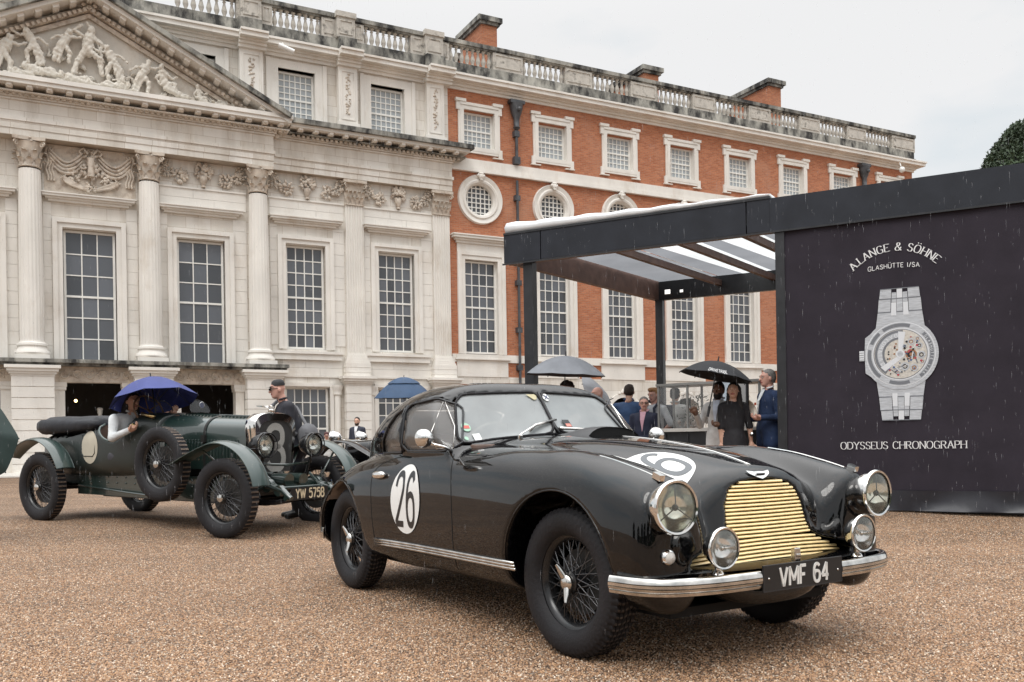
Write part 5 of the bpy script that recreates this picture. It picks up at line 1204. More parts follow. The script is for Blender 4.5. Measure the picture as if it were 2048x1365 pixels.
# wipers
for y0,y1,z1 in((-.30,-.05,1.10),(.36,.10,1.045)):
    w_=MB(); b=topP([-1.0],[y0])[0]; t=frontP([y1],[z1],.016)[0]; mid=frontP([(y0*.35+y1*.65)],[1.045+(z1-1.045)*.6],.03)[0]
    w_.lathe([(.016,-.01),(.014,.02),(.001,.024)],b,(.3,0,1),10); w_.tube([Vector(b)+Vector((0,0,.02)),Vector(mid)],.005,6); o=w_.build('wiper',CHROME,COUPE,smooth=60)
    bl=MB(); a=frontP([y1-(y0-y1)*.35 if False else (y1*.9+y0*.1)],[z1*.2+1.05*.8],.014)[0]; tt=frontP([y1+ (y1-y0)*.30],[z1+.02],.012)[0]; aa=frontP([y0*.55+y1*.45],[1.05],.012)[0]; bl.tube([Vector(aa),Vector(mid)-Vector((.012,0,.004)),Vector(tt)],.010,6); bl.build('wiper_blade',CHROME_D,o,smooth=180)
# windscreen stickers, cabin
def stk(y,z,r,m,nm,sx=1.0): patch([(y+r*sx*math.cos(a),z+r*math.sin(a)*.9) for a in np.linspace(0,6.28,20,endpoint=False)],lambda a,b:frontP(a,b,.0015),2).build(nm,m,COUPE)
stk(-.565,1.085,.028,mat('sticker_green',(.35,.55,.42),.5),'sticker'); patch([(-.585,1.076),(-.545,1.076),(-.545,1.094),(-.585,1.094)],lambda a,b:frontP(a,b,.003),1).build('sticker',mat('sticker_red',(.6,.12,.10),.5),COUPE)
patch([(-.545,1.008),(-.50,1.012),(-.50,1.048),(-.545,1.044)],lambda a,b:frontP(a,b,.0015),1).build('sticker',WHITEP,COUPE)
stk(-.59,1.02,.012,mat('sticker_green',()),'sticker')
stk(.045,1.268,.026,WHITEP,'sticker'); 
cx=MB(); 
for a,b in(((.03,1.255),(.062,1.28)),((.062,1.255),(.03,1.28))): cx.tube(frontP([a[0],b[0]],[a[1],b[1]],.004),.003,4)
cx.build('sticker',mat('sticker_blue',(.05,.07,.16),.5),COUPE)
patch([(-.09,1.285),(-.02,1.287),(-.03,1.255),(-.05,1.25)],lambda a,b:frontP(a,b,.0015),2).build('sticker',mat('sticker_gold',(.5,.45,.28),.5),COUPE)
patch([(.09,1.075),(.15,1.075),(.14,1.125),(.08,1.125)],lambda a,b:frontP(a,b,.003),1).build('permit_card',DARKD,COUPE); patch([(.1,1.082),(.143,1.082),(.138,1.10),(.097,1.10)],lambda a,b:frontP(a,b,.005),1).build('permit_card',mat('card_red',(.7,.25,.2),.5),COUPE)
LEATH=vary(mat('brown_leather',(.09,.05,.035),.6),8,.2)
for sg in(-1,1):
    s_=MB(); s_.box(-1.75,-1.35,sg*.33-.2,sg*.33+.2,.50,.64); so_=bevelmod(s_.build('seat',LEATH,COUPE),.05,3); s_=MB(); s_.obox((-1.80,sg*.33,.84),(.05,0,-.012),(0,.2,0),(-.05,0,.22)); bevelmod(s_.build('seat_back',LEATH,COUPE),.05,3)
s_=MB(); s_.box(-1.12,-1.0,-.6,.6,.86,.985); bevelmod(s_.build('dashboard',LEATH,COUPE),.02)
s_=MB(); s_.tube([(-1.28+.05*math.sin(a),-.33+.19*math.cos(a),.93+.18*math.sin(a)) for a in np.linspace(0,2*math.pi,28,endpoint=False)],.009,6,closed=True); s_.tube([(-1.28,-.33,.93),(-1.05,-.33,.84)],.015,6)
for a in(0,2.1,4.2): s_.tube([(-1.28,-.33,.93),(-1.28+.05*math.sin(a),-.33+.19*math.cos(a),.93+.18*math.sin(a))],.006,5)
s_.build('steering_wheel',mat('ivory_rim',(.45,.40,.32),.4),COUPE,smooth=180)
# ---- wheels ------------------------------------------------------------------
def wheel(name,R,r,W,nsp,hub,rimcol,treadn=60,blocks=False,offset=0,parent=None,loc=(0,0,0),flip=False,steer=0):
    """axle along y, outer face towards -y"""
    root=link(name,None,None,parent,loc=loc); root.rotation_euler=(0,0,(math.pi if flip else 0)+steer); root.empty_display_size=.1
    hw=W/2
    prof=[(r+.004,-hw*.62),(r+.02,-hw*.86),(r+(R-r)*.35,-hw*1.0),(r+(R-r)*.6,-hw*1.02),(r+(R-r)*.82,-hw*.93),(R-.012,-hw*.80)]
    tread=[(R-.006,-hw*.74)]; k=5 if not blocks else 6; tw=hw*1.4/k; y=-hw*.7
    for i in range(k):
        tread+=[(R,y+tw*.06),(R,y+tw*.80)] 
        if i<k-1: tread+=[(R-.009,y+tw*.84),(R-.009,y+tw*.99)]
        y+=tw
    full=prof+tread+[(a,-b) for a,b in [(R-.006,-hw*.74)]]+[(a,-b) for a,b in prof[::-1]]
    ns=treadn*3; rings=[[] for _ in full]; m=MB()
    for pi_,(rr,yy) in enumerate(full):
        for j in range(ns):
            q=2*math.pi*j/ns; dr=0
            if rr>R-.0125 and j%3==0: dr=-.008 if (blocks or abs(yy)>hw*.28) else -.004
            sh=.02*math.sin(yy/hw*3.14*1.5) if not blocks else 0
            rings[pi_].append(((rr+dr)*math.cos(q+sh),yy,(rr+dr)*math.sin(q+sh)))
    m.loft(rings,True,False)
    for bi in range(len(full)-1):
        if full[bi][0]>=R-.001 and full[bi+1][0]>=R-.001:
            for j in range(ns):
                if j%3==1: m.m[bi*ns+j]=1
    m.build('tyre',[RUBBER,TREADD if blocks else TREADC],root,smooth=35)
    rm=MB(); rm.lathe([(r+.012,-hw*.66),(r+.016,-hw*.60),(r+.004,-hw*.56),(r-.012,-hw*.45),(r-.022,-hw*.2),(r-.026,hw*.2),(r-.012,hw*.5),(r+.012,hw*.66)],(0,0,0),(0,1,0),48); rm.build('rim',rimcol,root,smooth=60)
    sp=MB()
    for k in range(nsp):
        a=2*math.pi*k/nsp; out=k%2; tw_=(.55 if (k//2)%2 else -.55)
        h0=-hw*.55 if out else hw*.1; rh=.052 if out else .06
        p0=(rh*math.cos(a+tw_),h0,rh*math.sin(a+tw_)); p1=((r-.02)*math.cos(a),-hw*.25 if out else hw*.05,(r-.02)*math.sin(a)); sp.tube([p0,p1],.0030,4,cap=False)
    sp.build('spokes',SPOKEM,root,smooth=180,kind='stuff')
    hb=MB(); hb.lathe([(.06,hw*.3),(.055,hw*.1),(.042,-hw*.2),(.046,-hw*.55),(.056,-hw*.60),(.056,-hw*.68),(.036,-hw*.74)],(0,0,0),(0,1,0),20); hb.build('hub',rimcol,root,smooth=50)
    kn=MB(); 
    if hub=='ears':
        kn.lathe([(.040,-hw*.68),(.044,-hw*.80),(.036,-hw*.98),(.018,-hw*1.06),(.001,-hw*1.08)],(0,0,0),(0,1,0),20)
        for s in(-1,1):
            c,s_=math.cos(1.95)*s,math.sin(1.95)*s; pts=[(c*.03,-hw*.85,s_*.03),(c*.060,-hw*1.0,s_*.060),(c*.092,-hw*1.22,s_*.092)]; kn.tube(pts,[.022,.018,.008],8)
    else: kn.lathe([(.046,-hw*.65),(.05,-hw*.9),(.042,-hw*1.15),(.028,-hw*1.2),(.001,-hw*1.22)],(0,0,0),(0,1,0),8)
    kn.build('knock_off',CHROME_D,root,smooth=50)
    br=MB(); br.lathe([(.001,hw*.3),(r*.72,hw*.3),(r*.74,hw*.9),(.001,hw*.95)],(0,0,0),(0,1,0),24); br.build('brake_drum',DRUM,root,smooth=50)
    return root
TREADD=vary(mat('dusty_tread',(.17,.125,.095),.8),25,.3); TREADC=vary(mat('brown_tread',(.06,.05,.045),.7),25,.3); SPOKEM=mat('dark_wire',(.11,.11,.115),.25,.8); BLACKR=mat('black_enamel',(.012,.012,.013),.22); DRUM=mat('drum_grey',(.03,.03,.03),.6)  # plain tread tops are browner and paler than the tyre rubber
for X,Z in((0,.345),(-2.515,.345)):
    for sg in(-1,1): wheel('wheel',.345,.212,.165,60,'ears',BLACKR,66,parent=COUPE,loc=(X,sg*.655,Z),flip=sg>0,steer=R_(2) if X==0 else 0)
# ================================================================== green open tourer
TA=R_(31.2); TOUR=empty('open_tourer',(-2.70,10.31,.02),-TA,'dark green 1920s open race car with side spare wheel and cream roundel','car')
TOUR.rotation_euler=(0,R_(1.3),-TA)
GREEN=mat('racing_green',(.009,.024,.020),.4,0,coat=1,coatr=.04); GREEN.node_tree.nodes['Principled BSDF'].inputs['Coat IOR'].default_value=1.75; droplets(GREEN,180,.25,.001,.3)
GREENL=mat('wing_green',(.032,.055,.050),.4,0,coat=.8,coatr=.08)
FABR=vary(mat('dark_body_fabric',(.008,.014,.012),.45,0,coat=.4,coatr=.2),4,.3,.1,60)
CANV=vary(mat('black_canvas',(.012,.013,.018),.6),7,.3,.5,9)
tW=crv([-3.75,-3.5,-3.0,-2.4,-1.9,-1.5,-.2],[.42,.50,.55,.56,.52,.42,.30]); tT=crv([-3.75,-3.4,-3.0,-2.55,-2.1,-1.75,-1.5,-.2],[1.08,1.14,1.17,1.24,1.30,1.36,1.34,1.29])
def tub(x,y,z):
    y=np.abs(y); f=sect(y,z,tW(x),tT(x),.55,4.5); f=smax(f,-3.78-x,.05); f=smax(f,x+1.48,.02)
    cav=np.maximum(np.maximum(sect(y,z,tW(x)-.035,tT(x)+.5,.66,4.5),.9-z),np.maximum(x+1.88,-3.55-x)); f=np.maximum(f,-cav)
    el=np.sqrt(((x+2.19)/.30)**2+((z-1.30)/.29)**2)-1; f=np.maximum(f,-np.maximum(el*.28,np.maximum(.35-y,.9-z))); return f
vs,F=surfnet(tub,(-3.85,-.62,.5),(-1.42,.62,1.42),.022,1); link('body',np_mesh('body',vs,F),FABR,TOUR)
def bring(x,w,zt,n=22,zb=.70):
    r=[(x,-w,zb),(x,-w,.85),(x,-w,1.0)]
    for k in range(n+1):
        a=math.pi-math.pi*k/n; r.append((x,w*(abs(math.cos(a))**.8)*(1 if math.cos(a)>0 else -1)*1.0,1.07+(zt-1.07)*math.sin(a)**.75))
    return r+[(x,w,1.0),(x,w,.85),(x,w,zb)]
def bonnet_w(x): return .40+(x+1.5)*(-.10/1.38)
m=MB(); m.loft([bring(x,bonnet_w(x),1.34-(x+1.5)*.03) for x in(-1.5,-1.0,-.78,-.14)],False,False); m.build('bonnet',GREEN,TOUR,smooth=50)
for sg in(-1,1):   # side louvres
    for i in range(24):
        x=-1.40+i*.049
        if abs(x+.76)<.03: continue
        w=bonnet_w(x); l=MB(); l.add([(x,sg*w,.80),(x,sg*w,1.02),(x+.03,sg*w,1.02),(x+.03,sg*w,.80),(x+.026,sg*(w+.016),.99),(x+.026,sg*(w+.016),.83)],[(0,1,4,5),(1,2,4),(5,4,2,3),(0,5,3)]); l.ball((x+.014,sg*(w+.008),1.03),.010,6); l.build('louvre',GREEN,TOUR)
for i in range(20):
    x=-1.38+i*.058
    if abs(x+.76)<.04: continue
    for y in(-.12,.12): l=MB(); zz=float(1.335-(x+1.5)*.03); l.box(x,x+.02,y-.06,y+.06,zz-.01,zz+.002); l.build('louvre',GREEN,TOUR)
st=MB(); rr=bring(-.76,bonnet_w(-.76)+.006,1.325); st.loft([[(p[0]-.02,p[1],p[2]) for p in rr],[(p[0]+.02,p[1],p[2]) for p in rr]],False,False); st.obox((-.76,-.36,1.05),(.03,0,0),(0,.02,0),(0,0,.04)); st.build('bonnet_strap',mat('black_leather',(.012,.011,.01),.5),TOUR)
for y in(-.0,): 
    h=MB(); h.tube([(-1.5,y,1.345),(-.13,y,1.305)],.008,6); h.build('bonnet_hinge',GREEN,TOUR)
# radiator
def rring(w,zb,zt,x,n=20):
    r=[(x,-w*.86,zb)]
    r+=[(x,-w*(.86+.14*s),zb+(zt-.18-zb)*s) for s in(.3,.6,.9)]
    for k in range(n+1):
        a=math.pi-math.pi*k/n; c=math.cos(a); r.append((x,w*math.copysign(abs(c)**.62,c),zt-.16+.16*math.sin(a)**.8))
    r+=[(x,w*(.86+.14*s),zb+(zt-.18-zb)*s) for s in(.9,.6,.3)]; r.append((x,w*.86,zb)); return r
m=MB(); rings=[rring(.30,.64,1.33,-.16),rring(.31,.64,1.345,-.14),rring(.315,.64,1.35,-.02),rring(.305,.65,1.34,.01),rring(.255,.68,1.26,.015),rring(.25,.685,1.25,-.01)]
m.loft(rings,True,False); m.build('radiator_shell',CHROME,TOUR,smooth=40)
MESHM=mat('stone_guard_mesh',(.04,.04,.04),.5,.6)
def meshmat(m,c2):
    N,L,b=nodes(m); tc=N.new('ShaderNodeTexCoord'); sp=N.new('ShaderNodeSeparateXYZ'); cb=N.new('ShaderNodeCombineXYZ'); L.new(tc.outputs['Object'],sp.inputs[0]); L.new(sp.outputs[1],cb.inputs[0]); L.new(sp.outputs[2],cb.inputs[1])
    v=N.new('ShaderNodeTexVoronoi'); v.inputs['Scale'].default_value=85; v.inputs['Randomness'].default_value=0; L.new(cb.outputs[0],v.inputs['Vector']); mr=N.new('ShaderNodeMapRange'); mr.inputs[1].default_value=.28; mr.inputs[2].default_value=.40; L.new(v.outputs['Distance'],mr.inputs[0])
    mx=N.new('ShaderNodeMix'); mx.data_type='RGBA'; L.new(mr.outputs[0],mx.inputs[0]); mx.inputs[6].default_value=(.008,.008,.008,1); mx.inputs[7].default_value=(*c2,1); L.new(mx.outputs[2],b.inputs['Base Color']); return m
meshmat(MESHM,(.10,.10,.10))
m=MB(); r=rring(.255,.68,1.26,.0); m.add(r,[tuple(range(len(r)))[::-1]]); m.build('radiator_mesh',MESHM,TOUR)
WM=meshmat(mat('white_painted_mesh',(.6,.58,.54),.6),(.50,.49,.46))
m=MB()
for cv_,pts in G['3'][1]: ribbon(m,bez(pts),lambda t:.085,lambda a,b:(.004,(a-.28)*.42,.71+b*.48))
m.build('race_number',WM,TOUR)
m=MB(); m.lathe([(.035,0),(.038,.03),(.02,.045),(.001,.05)],(-.06,0,1.345),(0,0,1),12); 
for sg in(-1,1): m.add([(-.06,0,1.40),(-.02,sg*.02,1.425),(-.16,sg*.13,1.425),(-.17,sg*.12,1.415),(-.09,sg*.02,1.40)],[(0,1,2,3,4) if sg>0 else(4,3,2,1,0)])
m.build('winged_mascot',CHROME,TOUR,smooth=40)
# lamps
for sg in(-1,1):
    lo=lamp(TOUR,(.22,sg*.37,.985),.125,.19,(1,-.05*sg,0),shell=BLACKR,name='headlight',ring=.018,tint=(.80,.82,.78))
    g=MB(); 
    for rr_ in(.132,): g.tube([(.28,sg*.37+rr_*math.cos(a),.985+rr_*math.sin(a)) for a in np.linspace(0,6.283,28,endpoint=False)],.006,6,closed=True)
    for a in(0.3,1.9,3.4,5.0): g.tube([(.15,sg*.37+.14*math.cos(a),.985+.14*math.sin(a)),(.285,sg*.37+.135*math.cos(a),.985+.135*math.sin(a))],.005,5)
    g.tube([(.20,sg*.37,.86),(.16,sg*.36,.74),(.1,sg*.38,.62)],.018,8); g.build('lamp_bracket',BLACKR,lo,smooth=60)
g=MB(); g.tube([(.16,-.40,.78),(.18,0,.76),(.16,.40,.78)],.016,8); g.build('lamp_bar',GREEN,TOUR,smooth=180)
# wings
def wing(X,Z,R,a0,a1,y0,y1,flare=.0,tail=None):
    rings=[];n=26
    for i in range(n+1):
        a=R_(a0+(a1-a0)*i/n); c=(X+R*1.0*math.cos(a),Z+R*math.sin(a)*1.0); 
        if tail and i>n*.72: s=(i-n*.72)/(n*.28); c=(c[0]-tail*s*s,c[1]+.05*s)
        rg=[]
        for k in range(9):
            t=-1+2*k/8; y=y0+(y1-y0)*(k/8); e=-.03*abs(t)**3; rg.append((c[0]+math.cos(a)*e,y,c[1]+math.sin(a)*e))
        rings.append(rg)
    m=MB(); m.loft(rings,False,False); rings2=[[(p[0]-.006*math.cos(0),p[1],p[2]-.008) for p in r] for r in rings]; m.loft(rings2,False,False)
    m.tube([r[0] for r in rings],.006,5); m.tube([r[-1] for r in rings],.006,5); return m
for sg in(-1,1):
    a,b=(-.84,-.61) if sg<0 else(.61,.84)
    o=wing(-.02,.42,.62,15,150,a,b,tail=.22).build('front_wing',GREENL,TOUR,smooth=60); o2=wing(-3.36,.42,.63,25,150,a,b,tail=.1).build('rear_wing',GREENL,TOUR,smooth=60)
    s_=MB()
    for X,x2 in((.25,.3),(-.35,-.2)): s_.tube([(X,sg*.72,.93),(x2,sg*.42,.62)],.012,6)
    s_.build('wing_stay',GREEN,TOUR,smooth=180)
# chassis, springs, axle, under-gear
ch=MB()
for sg in(-1,1):
    ch.tube([(.62,sg*.37,.42),(.50,sg*.37,.50),(.25,sg*.37,.56),(-.1,sg*.37,.54)],[.03,.038,.045,.05],8); ch.obox((-1.9,sg*.38,.54),(1.9,0,0),(0,.03,0),(0,0,.075)); ch.box(-3.0,-.35,sg*.43-.008,sg*.43+.008,.34,.62)
    ch.tube([(-3.0,sg*.43,.45),(-2.0,sg*.5,.40),(-1.2,sg*.5,.36)],.012,6)
ch.tube([(.56,-.4,.42),(.56,.4,.42)],.028,8)
ch.build('chassis',GREEN,TOUR,smooth=50)
rv=MB()
for i in range(14): 
    for z in(.50,.57): rv.ball((-2.9+i*.17,-.44,z),.011,6)
rv.build('rivets',GREENL,TOUR,smooth=180,kind='stuff')
ax=MB(); ax.tube([(0,-.66,.43),(0,-.5,.36),(0,0,.33),(0,.5,.36),(0,.66,.43)],.032,8); ax.build('front_axle',BLACKR,TOUR,smooth=50)
ax=MB(); ax.tube([(-3.32,-.66,.43),(-3.32,.66,.43)],.05,8); ax.build('rear_axle',BLACKR,TOUR,smooth=50)
ax=MB(); ax.tube([(-.15,-.6,.38),(-.15,.6,.38)],.014,6); ax.build('track_rod',BLACKR,TOUR,smooth=50)
for sg in(-1,1):
    ax=MB()
    for k in range(5): ax.obox((.1,sg*.37,.385-.012*k),(.45-.07*k,0,0),(0,.028,0),(0,0,.0062))
    ax.build('leaf_spring',BLACKR,TOUR)
    ax=MB(); ax.lathe([(.001,-.03),(.075,-.03),(.08,0),(.075,.03),(.001,.03)],(.28,sg*.37,.55),(0,1,0),16); ax.tube([(.28,sg*.42,.55),(.02,sg*.46,.40)],.014,6); ax.build('damper',GREEN,TOUR,smooth=50)
    ax=MB(); ax.lathe([(.001,-.03),(.06,-.03),(.06,.03),(.001,.03)],(.45,sg*.37,.50),(0,1,0),14); ax.build('spring_eye',GREEN,TOUR,smooth=50)
hn=MB(); hn.tube([(.12,-.14,.62),(.36,-.14,.60)],[.05,.075],12); hn.tube([(.12,.10,.62),(.34,.10,.60)],[.05,.07],12); hn.box(.05,.3,-.3,.3,.50,.56); hn.tube([(.2,-.34,.66),(.42,-.30,.48)],.016,6); hn.tube([(.2,.34,.66),(.46,.30,.48)],.016,6); hn.tube([(.40,-.36,.52),(.40,.36,.52)],.02,8); hn.build('front_gear',GREEN,TOUR,smooth=50)
un=MB(); un.box(-2.6,-.2,-.36,.36,.32,.60); un.box(-.2,.0,-.3,.3,.42,.66); un.tube([(-3.3,0,.43),(-3.3,0,.431)],.15,10); un.box(-4.0,-3.6,-.4,.4,.5,.85); un.build('undertray',BLACKR,TOUR)
pn=MB(); pn.lathe([(.02,0),(.032,.012),(.045,.05),(.045,.06)],(.52,.27,.62),(0,0,1),10); pn.build('filler_cap',CHROME,TOUR,smooth=50)
# plate
p_=MB(); p_.box(.60,.61,-.36,.20,.40,.535); pl2=p_.build('number_plate',MATS['plate_black'],TOUR)
tx=MB(); text(tx,'YW 5758',.098,lambda a,b:(.6145,a-.08,.4675+b),w=.085,gap=.16,sx=.82); thicken(tx,(-.003,0,0)).build('plate_lettering',mat('plate_cream',(.62,.52,.36),.5),pl2)
# wheels
for X,z in((0,.425),(-3.32,.425)):
    for sg in(-1,1): wheel('wheel',.425,.275,.15,64,'nut',BLACKR,52,True,parent=TOUR,loc=(X,sg*.71,z),flip=sg>0,steer=R_(3) if X==0 else 0)
sw=wheel('spare_wheel',.425,.275,.15,64,'nut',BLACKR,52,True,parent=TOUR,loc=(-1.10,-.66,.76))
m=MB(); m.tube([(-1.1,-.6,.76),(-1.1,-.4,.76)],.04,8); m.build('spare_wheel_bracket',BLACKR,TOUR)
# folded hood and roundel
ht=MB(); rings=[]
for i,x in enumerate((-3.82,-3.76,-3.6,-3.3,-3.0,-2.75,-2.55,-2.5)):
    zc=1.17+.05*i/7; w=(.38,.52,.58,.60,.60,.60,.58,.50)[i]; hh=(.04,.10,.125,.12,.115,.11,.10,.05)[i]
    rings.append([(x,w*math.copysign(abs(math.cos(a))**.5,math.cos(a)),zc+hh*math.copysign(abs(math.sin(a))**.6,math.sin(a))+.012*math.sin(9*a+i)) for a in np.linspace(0,2*math.pi,32,endpoint=False)])
ht.loft(rings); ht.build('folded_hood',CANV,TOUR,smooth=180)
def tside(a,b,off,sgn=-1): a=np.atleast_1d(a);b=np.atleast_1d(b); return shoot(np.stack([a,np.full(a.shape,sgn*.9),b],1),(0,-sgn,0),f=lambda x,y,z:sect(np.abs(y),z,tW(x),tT(x),.55,4.5),L=.8,off=off)
for sg in(-1,1):
    c=(-2.58,.93); pl3=[(c[0]+.16*math.cos(a),c[1]+.20*math.sin(a)) for a in np.linspace(0,6.283,40,endpoint=False)]
    patch(pl3,lambda a,b:tside(a,b,.003,sg),5).build('roundel',vary(mat('cream_decal',(.50,.46,.37),.5),5,.1),TOUR,smooth=180)
    s_=MB(); dr=[(-2.74,1.08),(-2.74,.86),(-2.70,.82),(-2.52,.82),(-2.48,.86),(-2.48,1.12)]; s_.tube(tside(*np.array(dr).T,off=.004,sgn=sg),.006,5); s_.build('door_edge',FABR,TOUR,smooth=180)
rim=MB(); aa=np.linspace(R_(195),R_(345),18); rim.tube(tside(-2.19+.30*np.cos(aa),1.30+.29*np.sin(aa),-.01),.014,8); rim.build('cockpit_edge',GREENL,TOUR,smooth=180)
# steering wheel, aero screens, dash
s_=MB(); s_.tube([(-1.86-.07*math.sin(a),-.26+.20*math.cos(a),1.38+.18*math.sin(a)) for a in np.linspace(0,6.283,28,endpoint=False)],.012,6,closed=True); s_.tube([(-1.86,-.26,1.38),(-1.5,-.26,1.2)],.016,6)
for a in(.5,1.6,2.7,4.7): s_.tube([(-1.86,-.26,1.38),(-1.86-.07*math.sin(a),-.26+.20*math.cos(a),1.38+.18*math.sin(a))],.007,5)
s_.build('steering_wheel',mat('cord_rim',(.16,.09,.05),.6),TOUR,smooth=180)
for y,r in((-.26,.12),(.27,.15)):
    s_=MB(); s_.tube([(-1.58-.05*math.sin(a),y+r*math.cos(a),1.40+r*.8*math.sin(a)) for a in np.linspace(-.3,3.44,18)],.005,5); o=s_.build('aero_screen',BLACKP,TOUR,smooth=180)
    s_=MB(); s_.add([(-1.58-.05*math.sin(a),y+r*math.cos(a),1.40+r*.8*math.sin(a)) for a in np.linspace(-.3,3.44,18)],[tuple(range(18))]); s_.build('screen_glass',CLEARGL,o)
s_=MB(); s_.lathe([(.001,.004),(.038,.004),(.038,0)],(-1.62,.33,1.46),(1,0,.3),20); o=s_.build('round_sticker',mat('navy',(.02,.03,.12),.5),TOUR); s_=MB(); s_.tube([(-1.613+.0,.33+.037*math.cos(a),1.462+.037*math.sin(a)) for a in np.linspace(0,6.283,20,endpoint=False)],.003,4,closed=True); s_.build('sticker_rim',WHITEP,o)
s_=MB(); s_.tube([(-1.9,-.50,1.10),(-1.8,-.52,1.22)],.014,8); s_.ball((-1.80,-.50,1.19),.035,8); s_.tube([(-1.55,-.42,1.3),(-1.75,-.44,1.34)],.02,8); s_.build('brass_fittings',vary(mat('brass',(.45,.33,.16),.3,1),10,.2),TOUR,smooth=180)
s_=MB(); s_.box(-1.82,-1.78,-.42,.42,1.05,1.30); s_.build('dashboard',BLACKP,TOUR)
s_=MB(); 
for sg in(-1,1): s_.box(-2.5,-2.1,sg*.26-.22,sg*.26+.22,.75,.86); s_.box(-2.58,-2.48,sg*.26-.22,sg*.26+.22,.8,1.2)
s_.build('seats',LEATH,TOUR)
# ================================================================== umbrellas
def umbrella(apex,R,depth,col,label,tilt=(0,0),tiers=False,pole=.9,ribs=8,rot=.2,under=None,grp=None,name='umbrella',handle_m=None):
    e=empty(name,apex,0,label,'umbrella',grp); e.rotation_euler=(tilt[0],tilt[1],rot)
    M=vary(mat('umbrella_cloth_%d'%len(MATS),col,.6,0,spec=.25),5,.12); U=matcol('umbrella_lining_%d'%len(MATS),under or tuple(c*.6 for c in col))
    def canopy(r0,r1,dz,m,nm,off=0):
        mb=MB(); rings=[]; n=ribs*8
        for i in range(9):
            s=r0+(r1-r0)*i/8; rg=[]
            for k in range(n):
                a=2*math.pi*k/n; ph=(k%8)/8; sc=math.sin(math.pi*ph); r=R*s*(1-.06*sc*s); z=-depth*(s**1.9)-dz+ .05*R*sc*s*s*.0 -.02*sc*s*R*.6
                rg.append((r*math.cos(a),r*math.sin(a),z+off))
            rings.append(rg)
        mb.loft(rings,True,False); return mb.build(nm,m,e,smooth=180)
    if tiers: canopy(0.02,.56,-.025,M,'canopy'); canopy(.45,1,0,M,'canopy')
    else: canopy(.01,1,0,M,'canopy')
    canopy(.01,.995,.006,U,'lining')
    for k in range(ribs):
        a=2*math.pi*k/ribs; rb=MB(); rb.tube([(R*s*math.cos(a),R*s*math.sin(a),-depth*(s**1.9)-.012) for s in(.02,.3,.6,.8,1.0)],.004,4); rb.tube([(R*.5*math.cos(a),R*.5*math.sin(a),-depth*(.5**1.9)-.014),(.015*math.cos(a),.015*math.sin(a),-depth*1.05)],.003,4); rb.ball((R*math.cos(a),R*math.sin(a),-depth-.012),.009,5); rb.build('rib',BLACKP,e)
    p=MB(); p.tube([(0,0,.06),(0,0,-pole)],.008,8); p.tube([(0,0,0),(0,0,.07)],[.012,.004],6); p.build('shaft',BLACKP,e)
    h=MB(); h.tube([(0,0,-pole+.02),(0,0,-pole-.12)],.018,8); h.build('handle',BLACKP,e); return e
umbrella(at(306,757,11.0),.51,.29,(.055,.07,.22),'royal blue umbrella held over the two riders in the green open car',tilt=(R_(-14),R_(-9)),under=(.035,.05,.22),pole=.62)
umbrella(at(-78,866,9.3),.53,.24,(.032,.050,.046),'dark green umbrella tilted sideways at the left edge of the photo',tilt=(R_(62),R_(38)),under=(.03,.05,.05),pole=.8)
umbrella(at(812,757,18.5),.60,.40,(.04,.075,.14),'navy blue two-tier umbrella rising behind the roof of the black coupe',tiers=True,pole=.9,tilt=(R_(2),0))
umbrella(at(1137,712,12.9),.585,.27,(.19,.20,.22),'wide grey umbrella under the pavilion corner, held by a dark curly-haired person',pole=.7,under=(.10,.09,.10),rot=.39,tilt=(R_(3),R_(2)))
umbrella(at(1222,800,15.3),.60,.25,(.46,.47,.50),'pale grey umbrella resting on the shoulder of the bald man',tilt=(R_(20),R_(68)),pole=.6,rot=.1)
umb=umbrella(at(1441,723,11.9),.475,.20,(.035,.036,.04),'small black umbrella with white lettering, shared by a couple beside the glass showcase',pole=.62,rot=.39,tilt=(R_(4),R_(11)))
# ================================================================== pavilion
FP=Vector((3347,-1820,0)).normalized(); PANG=math.atan2(FP.y,FP.x); PS=.89
PO=Vector((5.0885*PS,12.2928*PS,0))
PAV=empty('event_pavilion',PO,PANG,'black event pavilion with open canopy on posts and a large dark advertising wall','pavilion')
DKPANEL=vary(mat('dark_fascia',(.024,.027,.035),.6,0,spec=.25),3,.2); WALLM=vary(mat('banner_cloth',(.030,.025,.034),.8,0,spec=.2),2.5,.15,.15,6)
WOODB=vary(mat('brown_beam',(.17,.105,.085),.6),6,.25); WHITER=vary(mat('white_membrane',(.72,.73,.74),.5),3,.08,.2,3)
def A(mb,name,m,parent=None,smooth=None,**k): return mb.build(name,m,parent or PAV,smooth,**k)
zb,zt=3.62,4.03; xl=-5.22; D_=4.7; shx=.62/4.7     # depth lines lean a little to the right
def sh(x,y,z): return (x+shx*y,y,z)
def sbox(mb,x0,x1,y0,y1,z0,z1):
    v=[sh(*p) for p in[(x0,y0,z0),(x1,y0,z0),(x1,y1,z0),(x0,y1,z0),(x0,y0,z1),(x1,y0,z1),(x1,y1,z1),(x0,y1,z1)]]; return mb.add(v,[(0,3,2,1),(4,5,6,7),(0,1,5,4),(1,2,6,5),(2,3,7,6),(3,0,4,7)])
for a,b in((xl,-4.62),(-4.61,-1.66),(-1.65,-1.35)):
    A(MB().box(a+.003,b-.003,-.04,.06,zb,zt),'fascia_panel',DKPANEL)
m=MB(); m.box(-1.35,2.6,-.05,.06,zb-.02,zt+.0); A(m,'fascia_panel',DKPANEL)
m=MB(); m.box(xl-.02,2.6,-.055,-.04,zb-.03,zb-.008); m.box(xl,-1.35,-.05,.08,zt,zt+.03); A(m,'fascia_rail',BLACKP)
m=MB(); sbox(m,xl,xl+.1,.06,D_,zb,zt-.05); A(m,'side_beam',WOODB)
